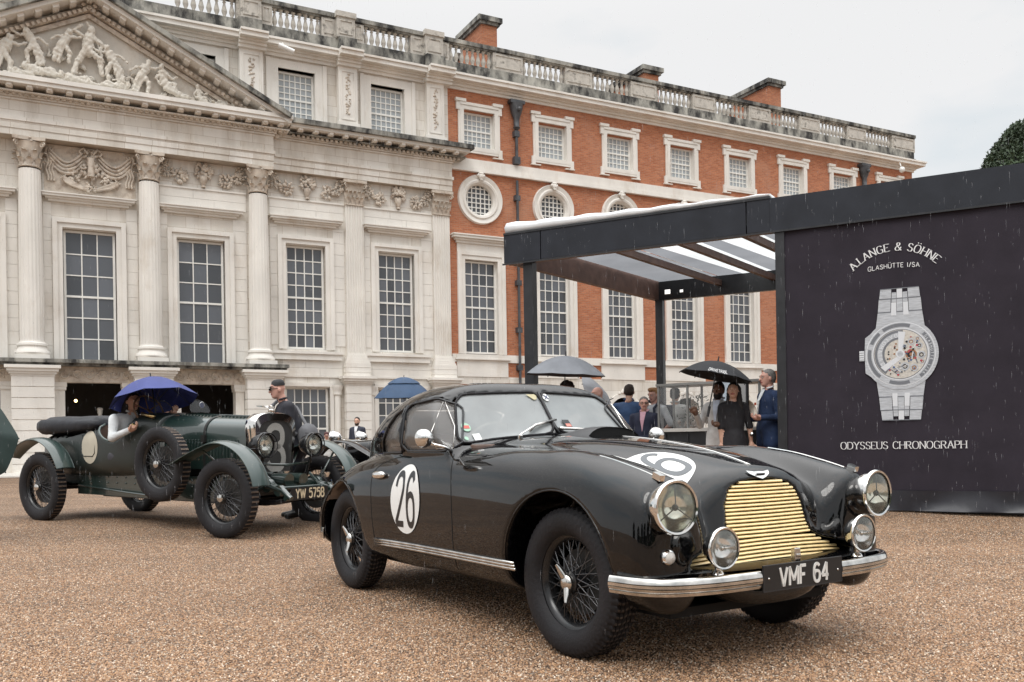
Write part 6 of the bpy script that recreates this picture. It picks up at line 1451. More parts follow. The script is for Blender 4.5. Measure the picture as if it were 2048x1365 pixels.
m=MB(); sbox(m,xl,-1.3,D_,D_+.1,zb-.0,zt-.05); A(m,'back_beam',BLACKP)
m=MB(); m.box(xl,-1.3,.06,.16,zb-.002,zb+.13); A(m,'front_beam',WOODB)
for x in(-3.95,-2.98,-2.05): m=MB(); sbox(m,x-.04,x+.04,.16,D_,zb+.17,zb+.27); A(m,'rafter',WOODB)
POST=[]
for x,y in((-4.87,.10),): A(MB().box(x-.075,x+.075,y-.06,y+.08,0,zb),'post',BLACKP)
m=MB(); px,py,_=sh(xl+.12,D_,0); m.box(px-.07,px+.07,py-.07,py+.07,0,zb); A(m,'post',BLACKP)
A(MB().box(-1.30,-1.185,-.03,.1,0,zb),'post',BLACKP)
# ceiling: grey lining and clear roof sheets per bay
GREYC=vary(mat('grey_lining',(.34,.35,.39),.6),2,.1)
SHEET=fogglass('opal_roof_sheet',.60,(.9,.92,.93)); [setattr(x.inputs[0],'default_value',.92) for x in SHEET.node_tree.nodes if x.type=='MIX_SHADER' and not x.inputs[0].is_linked]
def transcloth(name,col,tr):
    m=bpy.data.materials.new(name); m.use_nodes=True; N=m.node_tree.nodes; L=m.node_tree.links; N.clear(); o=N.new('ShaderNodeOutputMaterial'); d=N.new('ShaderNodeBsdfDiffuse'); t=N.new('ShaderNodeBsdfTranslucent'); x=N.new('ShaderNodeMixShader')
    tc=N.new('ShaderNodeTexCoord'); n=N.new('ShaderNodeTexNoise'); n.inputs['Scale'].default_value=1.2; L.new(tc.outputs['Object'],n.inputs['Vector']); cr=N.new('ShaderNodeValToRGB'); cr.color_ramp.elements[0].position=.3; cr.color_ramp.elements[1].position=.7
    cr.color_ramp.elements[0].color=tuple(c*.8 for c in col)+(1,); cr.color_ramp.elements[1].color=(*col,1); L.new(n.outputs[0],cr.inputs[0]); L.new(cr.outputs[0],d.inputs[0]); L.new(cr.outputs[0],t.inputs[0]); x.inputs[0].default_value=tr; L.new(d.outputs[0],x.inputs[1]); L.new(t.outputs[0],x.inputs[2]); L.new(x.outputs[0],o.inputs[0]); MATS[name]=m; return m
SHEET=transcloth('opal_roof',(.85,.88,.89),.6); GREYC=transcloth('grey_roof_cloth',(.28,.29,.31),.6)
xs=[xl+.1,-4.0,-3.03,-2.10,-1.2]
for i in range(4):
    a,b=xs[i]+.02,xs[i+1]-.0; k=.22 if i else 1.0
    mid=a+(b-a)*k
    g=MB(); g.add([sh(a,.1,zt-.06),sh(mid,.1,zt-.06),sh(mid if i==0 else mid+.25,D_,zt-.06),sh(a,D_,zt-.06)],[(0,1,2,3)]); A(g,'roof_lining',GREYC)
    if i:
        for u0,u1 in((.12,1.5),(1.52,D_)):
            g=MB(); g.add([sh(mid+.25*(u0/D_),u0,zt-.06),sh(b+.02,u0,zt-.06),sh(b+.02,u1,zt-.06),sh(mid+.25*(u1/D_),u1,zt-.06)],[(0,1,2,3)]); A(g,'roof_sheet',SHEET)
# white membrane edge on top of the canopy
m=MB(); rings=[]
for i in range(25):
    s=i/24; x=xl+.02+s*(-1.38-xl); h=.16*(1-.72*s)+.012*math.sin(i*1.7); rings.append([(x,-.02,zt+.03),(x,-.05,zt+.03+h*.5),(x,.02,zt+.03+h),(x,.35,zt+.05+h*1.0),(x,.40,zt+.02)])
m.loft(rings); A(m,'white_roof_edge',WHITER,smooth=180)
# lights
GLOWW=mat('floodlight_glow',(1,1,1),.5,emit=(1,.98,.95),es=16); 
m=MB(); m.tube([sh(-4.15,.4,zb+.28),sh(-4.15,4.3,zb+.28)],.018,6); A(m,'strip_light',mat('strip_glow',(1,1,1),.5,emit=(1,.96,.9),es=2.2))
for dx,dy,r in((.25,-.25,.06),(-.22,-.35,.03),(.5,-.2,.035)):
    c=(px+dx,py+dy,zb+.10); m=MB(); m.obox(c,(r,0,0),(0,.03,0),(0,0,r*.8)); o=A(m,'floodlight',BLACKP); g=MB(); g.obox((c[0],c[1]-.034,c[2]),(r*.85,0,0),(0,.003,0),(0,0,r*.65)); g.build('floodlight_glass',GLOWW if r>.07 else mat('dim_glow',(1,1,1),.5,emit=(1,.97,.93),es=1.2),o)
# banner wall
m=MB(); n=40; rings=[]
for z in(.34,1.2,2.2,3.2,zb-.02): rings.append([(-1.185+(3.8)*i/n,-.012+.006*math.sin(i*.9+z*2),z) for i in range(n+1)])
m.loft(rings[::1],False,False); A(m,'banner_wall',WALLM,smooth=180)
m=MB(); rings=[]
for k,(z,y) in enumerate(((.34,-.03),(.22,-.028),(.12,-.05),(.10,-.06))): rings.append([(-1.185+3.8*i/n,y+.012*math.sin(i*.7+k)-(.0 if k<2 else .02*math.sin(i*.35)),z) for i in range(n+1)])
m.loft(rings,False,False); A(m,'banner_skirt',vary(mat('black_skirt',(.018,.018,.024),.4),3,.2),smooth=180)
m=MB(); m.box(-1.185,2.6,.1,.2,0,zb); sbox(m,-1.28,-1.2,.12,D_,0,zb); sbox(m,-1.2,2.6,.1,D_,zt-.05,zt); A(m,'room_wall',BLACKP)
# lettering and the pictured watch, printed on the wall
LET=mat('white_print',(.78,.78,.78),.6)
yb=-.024
def bl(t): return t*PS
def zl(z): return 1+(z-1)*PS
tx=MB(); text(tx,'ODYSSEUS CHRONOGRAPH',.086,lambda a,b:(bl(.165)+a,yb,zl(.865)+b),w=.052,serif=True,gap=.19); A(tx,'banner_text',LET)
tx=MB(); s='A.LANGE & SÖHNE'; size=.090; gap=.20; tot=sum(G[c][0]+gap for c in s)-gap; Rr=.62; x=-tot/2
for c in s:
    wd=G[c][0]; mid=(x+wd/2)*size; th=mid/Rr
    glyph(tx,c,(lambda th,wd:lambda a,b:(bl(.10)+(Rr+b*size)*math.sin(th)+(a-wd/2)*size*math.cos(th),yb,zl(3.50)-Rr+(Rr+b*size)*math.cos(th)-(a-wd/2)*size*math.sin(th)-.02))(th,wd),.062,True); x+=wd+gap
A(tx,'banner_text',LET)
tx=MB(); text(tx,'GLASHÜTTE I/SA',.052,lambda a,b:(bl(.095)+a,yb,zl(3.245)+b+.03*math.cos(a*4)),w=.062,gap=.26); A(tx,'banner_text',LET)
WC=(bl(.165),zl(2.085))
def disc(r,y,m,nm,c=WC,n=56,r0=0,par=None,a0=0,a1=6.28318):
    mb=MB(); k=n; p0=[(c[0]+max(r0,.0001)*math.cos(a0+(a1-a0)*j/k),y,c[1]+max(r0,.0001)*math.sin(a0+(a1-a0)*j/k)) for j in range(k+1)]; p1=[(c[0]+r*math.cos(a0+(a1-a0)*j/k),y,c[1]+r*math.sin(a0+(a1-a0)*j/k)) for j in range(k+1)]
    mb.loft([p0,p1],False,False); return A(mb,nm,m,par)
S1=vary(mat('print_silver',(.46,.48,.51),.6),12,.18,stretch=(1,1,6)); S2=mat('print_silver_light',(.66,.68,.71),.6); S3=mat('print_silver_dark',(.16,.17,.19),.6); S4=mat('print_black',(.012,.012,.015),.6)
CREAM=vary(mat('print_cream',(.56,.53,.48),.6),30,.2); COP=mat('print_copper',(.34,.17,.09),.6); BLU=mat('print_blue',(.07,.12,.25),.6); RUB=mat('print_ruby',(.40,.06,.08),.6)
WAT=empty('watch_print',parent=PAV)
def q4(pts,y,m,nm): mb=MB(); mb.add([(WC[0]+a,y,WC[1]+b) for a,b in pts],[tuple(range(len(pts)))]); return A(mb,nm,m,WAT)
for sg in(1,-1):
    # end links next to the case, then bracelet rows
    q4([(-.25,sg*.36),(.25,sg*.36),(.27,sg*.50),(-.27,sg*.50)] if False else [(-.272,sg*.30),(.272,sg*.30),(.245,sg*.50),(-.245,sg*.50)],yb-.001,S1,'bracelet_link')
    q4([(-.245,sg*.50),(.245,sg*.50),(.243,sg*.515),(-.243,sg*.515)],yb-.0015,S3,'bracelet_gap')
    for r,(z0,z1) in enumerate(((.515,.66),(.672,.78))):
        w=.243-.018*r; w2=w-.012
        for k,(u0,u1) in enumerate(((-1,-.42),(-.40,-.16),(-.14,.14),(.16,.40),(.42,1))):
            zz0=z0-(.05 if k in(1,3) else 0)*(1 if r else 1); 
            q4([(u0*w,sg*zz0),(u1*w,sg*zz0),(u1*w2,sg*(z1-(.04 if k in(1,3) else 0))),(u0*w2,sg*(z1-(.04 if k in(1,3) else 0)))],yb-.002-.0005*(k%2),(S1,S2)[(k+r)%2] if k in(1,2,3) else S1,'bracelet_link')
        q4([(-w2,sg*z1),(w2,sg*z1),(w2,sg*(z1+.01)),(-w2,sg*(z1+.01))],yb-.0035,S3,'bracelet_gap')
pts=[(.40*math.cos(a)*1.04-(.0),.40*math.sin(a)*1.06) for a in np.linspace(0,6.283,48,endpoint=False)]
pts=[(x if x>-.34 else -.40+.02*abs(y)*2,y) for x,y in pts]
q4(pts,yb-.0045,S1,'watch_case'); q4([(-.46,-.06),(-.405,-.06),(-.405,.06),(-.46,.06)],yb-.003,S2,'crown')
for k in range(4): q4([(-.46,-.05+k*.028),(-.41,-.05+k*.028),(-.41,-.044+k*.028),(-.46,-.044+k*.028)],yb-.004,S3,'crown_groove')
disc(.385,yb-.006,S2,'bezel',par=WAT); disc(.375,yb-.007,S1,'bezel_ring',r0=.315,par=WAT)
for a0,a1 in((-.9,.75),(1.25,2.15),(2.3,2.75),(2.95,4.0),(4.35,5.0)): disc(.365,yb-.0078,S3,'engraved_band',r0=.325,par=WAT,a0=a0,a1=a1)
disc(.312,yb-.0085,S2,'inner_ring',par=WAT); disc(.298,yb-.0092,S3,'inner_ring',par=WAT); disc(.290,yb-.0098,CREAM,'movement_plate',par=WAT)
disc(.285,yb-.0105,S3,'rotor',r0=.175,par=WAT,a0=1.45,a1=4.1); disc(.255,yb-.0112,S1,'rotor_band',r0=.20,par=WAT,a0=1.6,a1=3.95)
tx=MB(); s='DATOMATIC'
for i,c in enumerate(s):
    th=1.75+ (len(s)-1-i)*.25 if False else 1.78+i*.235; wd=G[c][0]; sz=.042
    glyph(tx,c,(lambda th,wd:lambda a,b:(WC[0]+(.245-b*sz)*math.cos(th)+(-(a-wd/2)*sz)*math.sin(th),yb-.012,WC[1]+(.245-b*sz)*math.sin(th)+(a-wd/2)*sz*math.cos(th)))(th,wd),.08)
A(tx,'rotor_text',S2,WAT)
tx=MB(); s='GLASHÜTTE I/SA'
for i,c in enumerate(s):
    th=.62-i*.105; wd=G[c][0]; sz=.026
    glyph(tx,c,(lambda th,wd:lambda a,b:(WC[0]+(.332+b*sz)*math.cos(th)+((a-wd/2)*sz)*math.sin(th),yb-.009,WC[1]+(.332+b*sz)*math.sin(th)-(a-wd/2)*sz*math.cos(th)))(th,wd),.09)
A(tx,'bezel_text',S2,WAT)
q4([(-.02,.02),(.02,.02),(.06,.26),(-.02,.27)],yb-.0115,S2,'rotor_arm'); q4([(-.02,-.02),(.02,-.05),(-.17,-.20),(-.22,-.15)],yb-.0116,S2,'rotor_arm')
rr=random.Random(9)
def dsk(x,z,r,m,nm,lv,r0=0): disc(r,yb-.0118-.0006*lv,m,nm,c=(WC[0]+x,WC[1]+z),n=18,r0=r0,par=WAT)
dsk(0,0,.05,S2,'gear',3); dsk(0,0,.032,S1,'gear',4); dsk(.12,-.01,.062,COP,'balance_wheel',1,.045); dsk(.12,-.01,.045,S4,'balance_gap',0); dsk(.12,-.01,.02,COP,'gear',2)
for x,z,r in((.12,.14,.04),(.21,.09,.035),(.23,-.02,.045),(.19,.17,.03),(.05,-.15,.05),(.15,-.17,.045),(-.03,-.2,.035),(.05,.09,.025),(.24,-.1,.03)):
    dsk(x,z,r,S1,'gear',1,r*.6); dsk(x,z,r*.55,S4 if rr.random()<.4 else COP,'gear',1,r*.35)
for _ in range(34):
    a=rr.uniform(-2.2,1.4);r=rr.uniform(.06,.26); dsk(r*math.cos(a),r*math.sin(a),rr.choice((.008,.01,.013)),rr.choice((RUB,BLU,S4,S4,S3,BLU)),'jewel',3)
for _ in range(10):
    a=rr.uniform(1.9,3.6);r=rr.uniform(.06,.15); dsk(r*math.cos(a),r*math.sin(a),.010,rr.choice((RUB,COP,S4)),'jewel',3)
for _ in range(9):
    a=rr.uniform(-2.0,1.2);r=rr.uniform(.1,.22); c=(r*math.cos(a),r*math.sin(a)); b=rr.uniform(0,6.28); L_=rr.uniform(.03,.07); q4([(c[0]+L_*math.cos(b)-.006,c[1]+L_*math.sin(b)),(c[0]+L_*math.cos(b)+.006,c[1]+L_*math.sin(b)),(c[0]-L_*math.cos(b)+.006,c[1]-L_*math.sin(b)),(c[0]-L_*math.cos(b)-.006,c[1]-L_*math.sin(b))],yb-.0133,rr.choice((S2,S4,S3)),'lever')
# ================================================================== bar counter and glass showcase
def G3(u,v,y): return at(u,v,y)
cy=13.4; c0=at(1318,860,cy); c1=at(1520,853,cy-.9)
cdir=(Vector((c1.x,c1.y,0))-Vector((c0.x,c0.y,0))); cl=cdir.length; cang=math.atan2(cdir.y,cdir.x)
BAR=empty('bar_counter',(c0.x,c0.y,.12),cang,'long black bar counter with a pale top under the canopy','counter')
m=MB(); m.box(0,cl,0,.6,0,.98); m.build('front_panel',BLACKP,BAR)
m=MB(); m.box(-.04,cl+.04,-.05,.65,.98,1.03); m.build('counter_top',vary(mat('pale_top',(.55,.53,.50),.4),5,.1),BAR)
for k in range(5): 
    m=MB(); m.box(.1+k*.35,.13+k*.35,-.02,0,.05,.95); m.build('batten',BLACKP,BAR)
CASE=empty('glass_showcase',(c0.x,c0.y,1.15),cang,'steel framed glass showcase standing on the bar counter','showcase')
STEELG=vary(mat('grey_steel',(.30,.30,.29),.4,.6),6,.15)
hgt=.62
for x in(0,.46,.9,cl*.62,cl):
    for yy in(0,.5): m=MB(); m.box(x-.014,x+.014,yy,yy+.028,0,hgt); m.build('upright',STEELG,CASE)
m=MB(); m.box(-.03,cl+.03,-.02,.56,hgt,hgt+.035); m.build('top',STEELG,CASE)
m=MB(); m.box(.0,.9,.01,.014,.02,hgt); m.build('glass',CLEARGL,CASE)
for a,b,mm in((.96,1.14,mat('opal_panel',(.50,.58,.66),.3)),(1.17,1.36,mat('grey_panel',(.36,.36,.36),.5))):
    m=MB(); m.box(a,b,-.03,.0,-.02,hgt+.02); o=m.build('panel',mm,CASE); f=MB()
    f.box(a-.025,a,-.045,.01,-.04,hgt+.04); f.box(b,b+.025,-.045,.01,-.04,hgt+.04); f.box(a,b,-.045,.01,hgt+.02,hgt+.04); f.box(a,b,-.045,.01,-.04,-.02); f.build('panel_frame',BLACKP,o)
VASE=empty('flower_vase',(c0.x+.95*cdir.x/cl*.75,c0.y+.3,1.15),0,'bunch of pale flowers and leaves inside the glass showcase','flowers')
rr=random.Random(4); fl=MB()
for _ in range(30): fl.ball((rr.gauss(0,.1),rr.gauss(0,.06),rr.uniform(.0,.16)),rr.uniform(.02,.035),6)
fl.build('blooms',vary(mat('pale_petals',(.62,.52,.45),.6),20,.3),VASE,smooth=180)
lf=MB()
for _ in range(160):
    c=Vector((rr.gauss(0,.12),rr.gauss(0,.08),rr.uniform(.1,.5))); d=Vector((rr.uniform(-1,1),rr.uniform(-1,1),rr.uniform(-.3,1))).normalized()*.05; s_=Vector((rr.uniform(-1,1),rr.uniform(-1,1),0)).normalized()*.015; lf.add([c-s_,c+d,c+s_,c-d*.3],[(0,1,2,3)])
lf.build('leaves',vary(mat('dark_leaf',(.03,.06,.025),.6),20,.3),VASE,kind='stuff')
# ================================================================== people
def ppl(u,vt,y,**k):
    p=at(u,vt,y); g=gz(p.x,y); h=(p.z-g)/1.015; e=person((p.x,y,g),h=h,**k); return e
UP=(0,0,-1)
# man standing beyond the radiator of the green car
e=ppl(592,753,11.3,rz=R_(-66),coat=(.022,.022,.03),trous=(.03,.035,.05),hairstyle='bald',cap=(.03,.03,.033),glasses='dark',head=(.12,0),lean=.28,fat=1.25,skin=SKIN_P,shirt=(.03,.03,.035),
  arms=(((-.12,.12,-1),(.05,-.5,-1)),((.15,.05,-1),(.0,-.45,-1))),label='man in black cap and sunglasses with grey shoulder bag, behind the green car')
s=.99
b=MB(); ln=lambda P_:[(x,y-.28*max(0,z-.95),z) for x,y,z in P_]; b.tube(ln([(-.17,.02,1.49),(-.04,-.17,1.36),(.13,-.18,1.18),(.24,.0,1.02)]),.022,6); b.tube(ln([(-.17,.02,1.49),(-.05,.15,1.36),(.12,.17,1.15),(.24,.06,1.02)]),.022,6); bo=b.build('bag_strap',matcol('grey_strap',(.16,.16,.17)),e,smooth=180)
b=MB(); b.ball((.24,.12,1.0),.16,12,sq=(.5,.85,1.0)); b.build('shoulder_bag',matcol('grey_bag',(.14,.14,.15)),e,smooth=180)
# riders in the green car (seated)
def seatleg(z0=.75): return [[(-.1,0,z0),(-.12,-.42,z0+.08),(-.12,-.62,z0-.25)],[(.1,0,z0),(.12,-.42,z0+.08),(.12,-.62,z0-.25)]]
def rider(X,Y,z,rzadd,**k):
    c,s_=math.cos(TA),math.sin(TA); p=(-2.70+X*c+Y*s_,10.31-X*s_+Y*c,z); return person(p,rz=R_(90)-TA+rzadd,**k)
rider(-2.20,-.36,.0,.12,h=1.70,coat=(.62,.64,.65),trous=(.05,.05,.06),shirt=(.5,.5,.5),hair=(.012,.010,.010),hairstyle='long',legs=seatleg(.93),coatlen=.95,lean=.25,fat=1.15,head=(.15,-.2),
  arms=(((-.45,-.35,-.8),(.25,-.8,.35)),((.15,-.8,-.25),(-.05,-.8,.55))),label='person in white jacket with long dark hair at the wheel of the green open car')
rider(-2.28,.30,-.02,0,h=1.68,coat=(.03,.03,.035),trous=(.04,.04,.05),hair=(.015,.012,.01),legs=seatleg(.93),coatlen=.95,head=(.1,.3),
  arms=(((-.2,-.5,-.8),(.1,-.6,.7)),((.2,-.5,-.8),(0,-.8,.3))),label='dark-haired passenger under the blue umbrella in the green open car')
ppl(716,831,23.6,rz=R_(-15),coat=(.03,.035,.055),trous=(.02,.02,.03),hair=(.02,.013,.01),beard=(.03,.02,.015),shirt=(.75,.76,.78),open_shirt=True,head=(.08,.15),label='bearded man in dark suit jacket standing by the stone pier, behind the green car')
ppl(654,862,20.5,rz=R_(10),coat=(.55,.56,.55),trous=(.08,.18,.36),hair=(.02,.015,.012),cap=(.08,.03,.03),head=(.3,0),arms=(((-.2,-.3,-1),(.4,-.7,.7)),((.2,-.3,-1),(-.3,-.8,.5))),label='small distant figure in white jacket and blue jeans below the basement window')
e=ppl(1138,758,13.0,rz=R_(170),coat=(.03,.03,.035),trous=(.03,.03,.03),hair=(.022,.012,.012),hairstyle='curly',arms=(((-.15,0,-1),(0,0,-1)),((.2,-.4,-.9),(-.4,-.5,.8))),label='person with dark curly hair seen from behind under the wide grey umbrella')
ppl(1200,767,14.6,rz=R_(-75),coat=(.13,.13,.135),trous=(.06,.06,.07),hairstyle='bald',skin=SKIN_P,fat=1.1,shirt=(.75,.76,.78),open_shirt=True,head=(.12,0),label='bald man in grey suit facing left beside the pale grey umbrella')
ppl(1262,763,14.4,rz=R_(150),coat=(.035,.075,.17),trous=(.03,.05,.10),hair=(.025,.013,.008),hairstyle='quiff',fat=1.15,head=(.1,.3),lean=-.03,arms=(((-.5,.1,-.8),(.3,-.3,-.9)),((.5,0,-.8),(-.2,-.6,-.6))),label='man with dark wavy hair in a blue suit, seen from behind')
ppl(1291,788,13.9,rz=R_(-25),coat=(.016,.02,.045),trous=(.03,.04,.07),hair=(.16,.15,.14),skin=SKIN_P,glasses=True,fat=1.1,shirt=(.60,.35,.42),open_shirt=True,head=(.05,.3),arms=(((-.2,0,-1),(.35,-.45,-.7)),((.2,0,-1),(-.35,-.45,-.7))),label='grey-haired man in glasses, navy jacket and pink shirt beside the blue suit')
e=ppl(1312,770,14.5,rz=R_(-55),coat=(.48,.49,.51),trous=(.10,.11,.14),hair=(.34,.17,.07),hairstyle='quiff',skin=SKIN_P,sleeve=.4,tshirt=True,fat=1.05,head=(.2,0),arms=(((-.2,0,-1),(.1,-.5,-.8)),((.45,.15,-.9),(-.5,-.3,-.5))),label='red-blond man in grey polo shirt with a backpack by the bar counter')
b=MB(); b.obox((0,.22,1.20),(.15,0,0),(0,.09,0),(0,0,.22)); o=bevelmod(b.build('backpack',matcol('navy_pack',(.03,.035,.06)),e),.04,3); b=MB()
for sx in(-1,1): b.tube([(sx*.1,.14,1.40),(sx*.12,0,1.49),(sx*.13,-.14,1.36),(sx*.14,-.13,1.15),(sx*.13,.1,1.02)],.022,6)
b.build('pack_strap',MATS['navy_pack'],e,smooth=180)
ppl(1353,771,15.2,rz=R_(160),coat=(.60,.59,.56),trous=(.3,.28,.25),hair=(.02,.02,.02),cap=(.012,.012,.014),fat=1.05,label='man in black cap and cream jacket seen from behind through the glass showcase')
BROWN=SKIN_D
e=ppl(1441,757,12.15,rz=R_(-38),coat=(.50,.49,.48),trous=(.50,.49,.48),hair=(.010,.008,.007),skin=BROWN,beard=(.008,.006,.005),shirt=(.55,.60,.70),open_shirt=True,head=(.05,.1),coatlen=.80,hands=(1.1,.8),
  arms=(((-.30,-.25,-.9),(.12,-.75,.62)),((.25,-.1,-1),(-.55,-.65,.05))),label='bearded man in pale grey suit holding the small black umbrella')
e=ppl(1470,758,11.95,rz=R_(2),coat=(.012,.011,.014),trous=(.012,.011,.014),hair=(.014,.010,.009),hairstyle='long',shirt=(.02,.02,.02),tshirt=True,sleeve=.5,skirt=True,fat=.92,coatlen=.95,head=(-.03,-.45),
  arms=(((-.05,.0,-1),(.02,-.05,-1)),((.22,0,-1),(.06,-.08,-1))),label='woman in black dress with long dark hair looking back, under the small black umbrella')
w_=MB(); w_.tube([(.215,-.06,.93),(.225,-.07,.915)],.032,10); w_.build('wristwatch',CHROME_D,e,smooth=60)
e=ppl(1541,731,12.15,rz=R_(-80),coat=(.012,.03,.085),trous=(.40,.37,.33),hair=(.20,.19,.18),skin=SKIN_P,shirt=(.75,.78,.80),open_shirt=True,fat=1.12,coatlen=.80,head=(.0,0),shoes=(.1,.05,.03),beard=None,
  arms=(((-.15,.0,-1),(.15,-.95,-.05)),((.15,.05,-1),(-.15,-.9,.0))),hands=(.9,.9),label='tall grey-haired man in navy blazer and pale trousers holding a phone by the banner wall')
b=MB(); b.obox((-.0,-.42,1.17),(.035,0,0),(0,.06,.03),(0,-.004,.008)); b.build('phone',mat('phone_white',(.6,.6,.62),.3),e); b=MB(); b.obox((-.10,-.145,1.33),(.022,0,0),(0,.006,0),(0,0,.018)); b.build('pocket_square',matcol('orange_red',(.5,.10,.05)),e)
# lettering on the small black umbrella
tx=MB(); text(tx,'DRIVETRIBE',.046,lambda a,b:(a,0,b),w=.075,gap=.2,sx=.75)
Rm=.475
def um(a,b):  # wrap round the lower edge of the canopy, facing the camera
    th=R_(-90)-R_(8)+a/Rm; s=.93-b/.42; ph=((math.degrees(th-.39)%45)/45); 
    r=Rm*s*(1-.06*math.sin(math.pi*ph)*s)+.004; return (r*math.cos(th-.39),r*math.sin(th-.39),-.20*s**1.9-.012*s*Rm*math.sin(math.pi*ph)+.005)
tx.v=[um(p[0],p[2]) for p in tx.v]; tx.build('umbrella_print',LET,umb)
# ================================================================== another car mostly hidden behind the coupe
def at0(u,y): p=at(u,880,y); return (p.x,p.y,gz(p.x,p.y))
x0,y0,_=at0(722,13.6)
RC=empty('vintage_roadster',(x0,y0+.3,.12),R_(180-18),'black vintage roadster with rounded wings and chrome headlamps, half hidden behind the black coupe','car')
for sg in(-1,1):
    wing(0,.38,.56,20,165,min(sg*.55,sg*.85),max(sg*.55,sg*.85),tail=.25).build('front_wing',PAINT,RC,smooth=60); wing(-2.6,.38,.56,10,160,min(sg*.55,sg*.85),max(sg*.55,sg*.85),tail=.1).build('rear_wing',PAINT,RC,smooth=60)
    for X in(0,-2.6): wheel('wheel',.36,.22,.14,36,'nut',BLACKR,40,parent=RC,loc=(X,sg*.70,.36),flip=sg>0)
    lamp(RC,(.30,sg*.42,.98),.095,.14,(1,0,0),bars=False,name='headlight')
def rb(x,y,z): 
    y=np.abs(y); f=sect(y,z,crv([-3.1,-2.4,-1.4,.2],[.35,.55,.56,.28])(x),crv([-3.1,-2.5,-1.6,-1.1,.2],[.8,.95,1.02,1.0,.92])(x),.35,3.5); f=smax(f,x-.2,.05); f=smax(f,-3.1-x,.1); c=np.maximum(np.sqrt(((x+1.75)/.5)**2+(y/.48)**2)-1,.75-z); return np.maximum(f,-c*.3)
vs,F=surfnet(rb,(-3.2,-.7,.3),(.3,.7,1.1),.035,1); link('body',np_mesh('body',vs,F),PAINT,RC)
m=MB(); m.add([(-1.15,-.5,1.0),(-1.15,.5,1.0),(-1.28,.46,1.3),(-1.28,-.46,1.3)],[(0,1,2,3)]); m.build('windscreen',CLEARGL,RC); m=MB(); m.tube([(-1.15,-.5,.98),(-1.28,-.46,1.3),(-1.28,.46,1.3),(-1.15,.5,.98)],.012,6); m.build('windscreen_frame',CHROME,RC)
m=MB(); m.box(.19,.25,-.26,.26,.45,.95); bevelmod(m.build('radiator',CHROME,RC),.03,3)
# ================================================================== clipped yews
LEAFM=vary(mat('yew_leaf',(.045,.07,.035),.6),1.2,.45)
def yew(loc,R,H,label,n=26000,ls=.055,name='clipped_yew',grp='clipped yew trees'):
    e=empty(name,loc,0,label,'tree',grp); r=np.random.default_rng(int(loc[0]*7+loc[1])&1023)
    th=r.uniform(0,6.283,n); t=r.random(n)**.7
    pr=lambda t: R*np.where(t<.45,.94+.06*t/.45,np.sqrt(np.maximum(0,1-((t-.45)/.56)**2.2)))
    d=1-np.abs(r.normal(0,.05,n)); lump=1+.03*np.sin(th*5+t*9)+.025*np.sin(th*11-t*17)+.02*np.sin(th*23+t*31)
    rad=pr(t)*d*lump; c=np.stack([rad*np.cos(th),rad*np.sin(th),.5+t*(H-.5)+r.normal(0,.05,n)],1)
    a=r.normal(0,1,(n,3));a/=np.linalg.norm(a,axis=1,keepdims=True); b=np.cross(a,r.normal(0,1,(n,3)));b/=np.linalg.norm(b,axis=1,keepdims=True); s=ls*r.uniform(.6,1.5,(n,1))
    V=np.stack([c-a*s,c+b*s*.45,c+a*s,c-b*s*.45],1).reshape(-1,3); F=np.arange(n*4).reshape(-1,4)
    link('crown',np_mesh('crown',V,F,False),LEAFM,e)
    inn=MB(); inn.lathe([(R*.9,.5)]+[(float(pr(np.array(q)))*.9,.5+q*(H-.5)) for q in(.2,.45,.6,.75,.88,.95)]+[(.01,H-.12)],(0,0,0),(0,0,1),24); inn.build('inner_growth',mat('yew_inner',(.012,.018,.01),.9),e,smooth=180)
    tk=MB(); tk.tube([(0,0,0),(0,0,1.0)],[.22,.18],10); tk.build('trunk',vary(mat('bark',(.06,.045,.035),.9),5,.3),e); return e
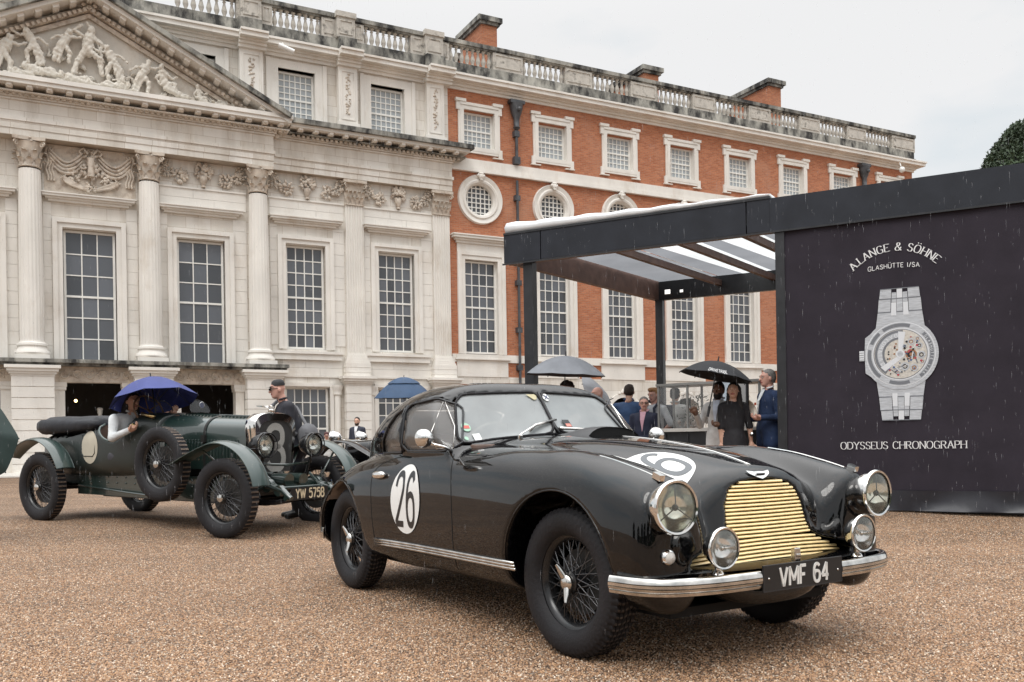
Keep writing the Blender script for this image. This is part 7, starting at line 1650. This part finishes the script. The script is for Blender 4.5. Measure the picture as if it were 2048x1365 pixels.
p=at(2050,330,24); yew((p.x+.42,24,.12),1.75,9.05,'tall clipped yew dome rising above the black pavilion at the right edge',n=42000,ls=.05)
# the garden side behind the camera: yews and a hedge that the paintwork mirrors
for k,(x,y) in enumerate(((-16,-15),(-9,-19),(-2,-17),(5,-20),(12,-17),(19,-13),(25,-5),(-22,-6))): yew((x,y,0),2.6,6.5 if k%2 else 5.4,'%s clipped yew on the garden side behind the viewer'%('first second third fourth fifth sixth seventh eighth'.split()[k]),n=2500,ls=.16)
hd=MB(); hd.box(-40,40,-34,-32,0,3.2); tag(hd.build('hedge',LEAFM),'long clipped hedge closing the garden side','hedge')
# ================================================================== small fittings on the building
m=MB(); m.tube([(9.0,-.3,16.0),(9.0,-.75,15.7)],.02,6); m.tube([(8.8,-.8,15.62),(9.35,-.85,15.45)],.09,10); P(m,'floodlight_fitting',WHITEP,smooth=60)
m=MB(); m.tube([(42.3,-.5,15.7),(42.3,-.62,15.4)],.03,6); m.ball((42.3,-.64,15.3),.16,10); P(m,'camera_fitting',WHITEP,smooth=180)
# ================================================================== rain
def rain():
    r=np.random.default_rng(5); n=5200; d=3.4+10*r.random(n); u=(r.random(n)-.5)*1.2; x=u*d; z=.1+r.random(n)*(.5*d+1.0)
    L=.022+.035*r.random(n); w=.0003+.00016*d*r.random(n)
    V=np.zeros((n,6,3)); 
    for k in range(3):
        a=k*2.094; V[:,k]=np.stack([x+w*np.cos(a),d+w*np.sin(a),z+L*.3],1)
    V[:,3]=np.stack([x,d,z+L*.5],1); V[:,4]=np.stack([x,d,z-L*.5],1); V[:,5]=V[:,4]
    i=np.arange(n)[:,None]*6; F=np.concatenate([i+np.array([[a,b,3]]) for a,b in((0,1),(1,2),(2,0))]+[i+np.array([[b,a,4]]) for a,b in((0,1),(1,2),(2,0))])
    me=np_mesh('rain',V.reshape(-1,3),F,False); m=mat('rain_water',(.85,.88,.92),.2,0,alpha=.15); o=link('rain',me,m); tag(o,'fine rain falling over the forecourt','rain',kind='stuff')
rain()
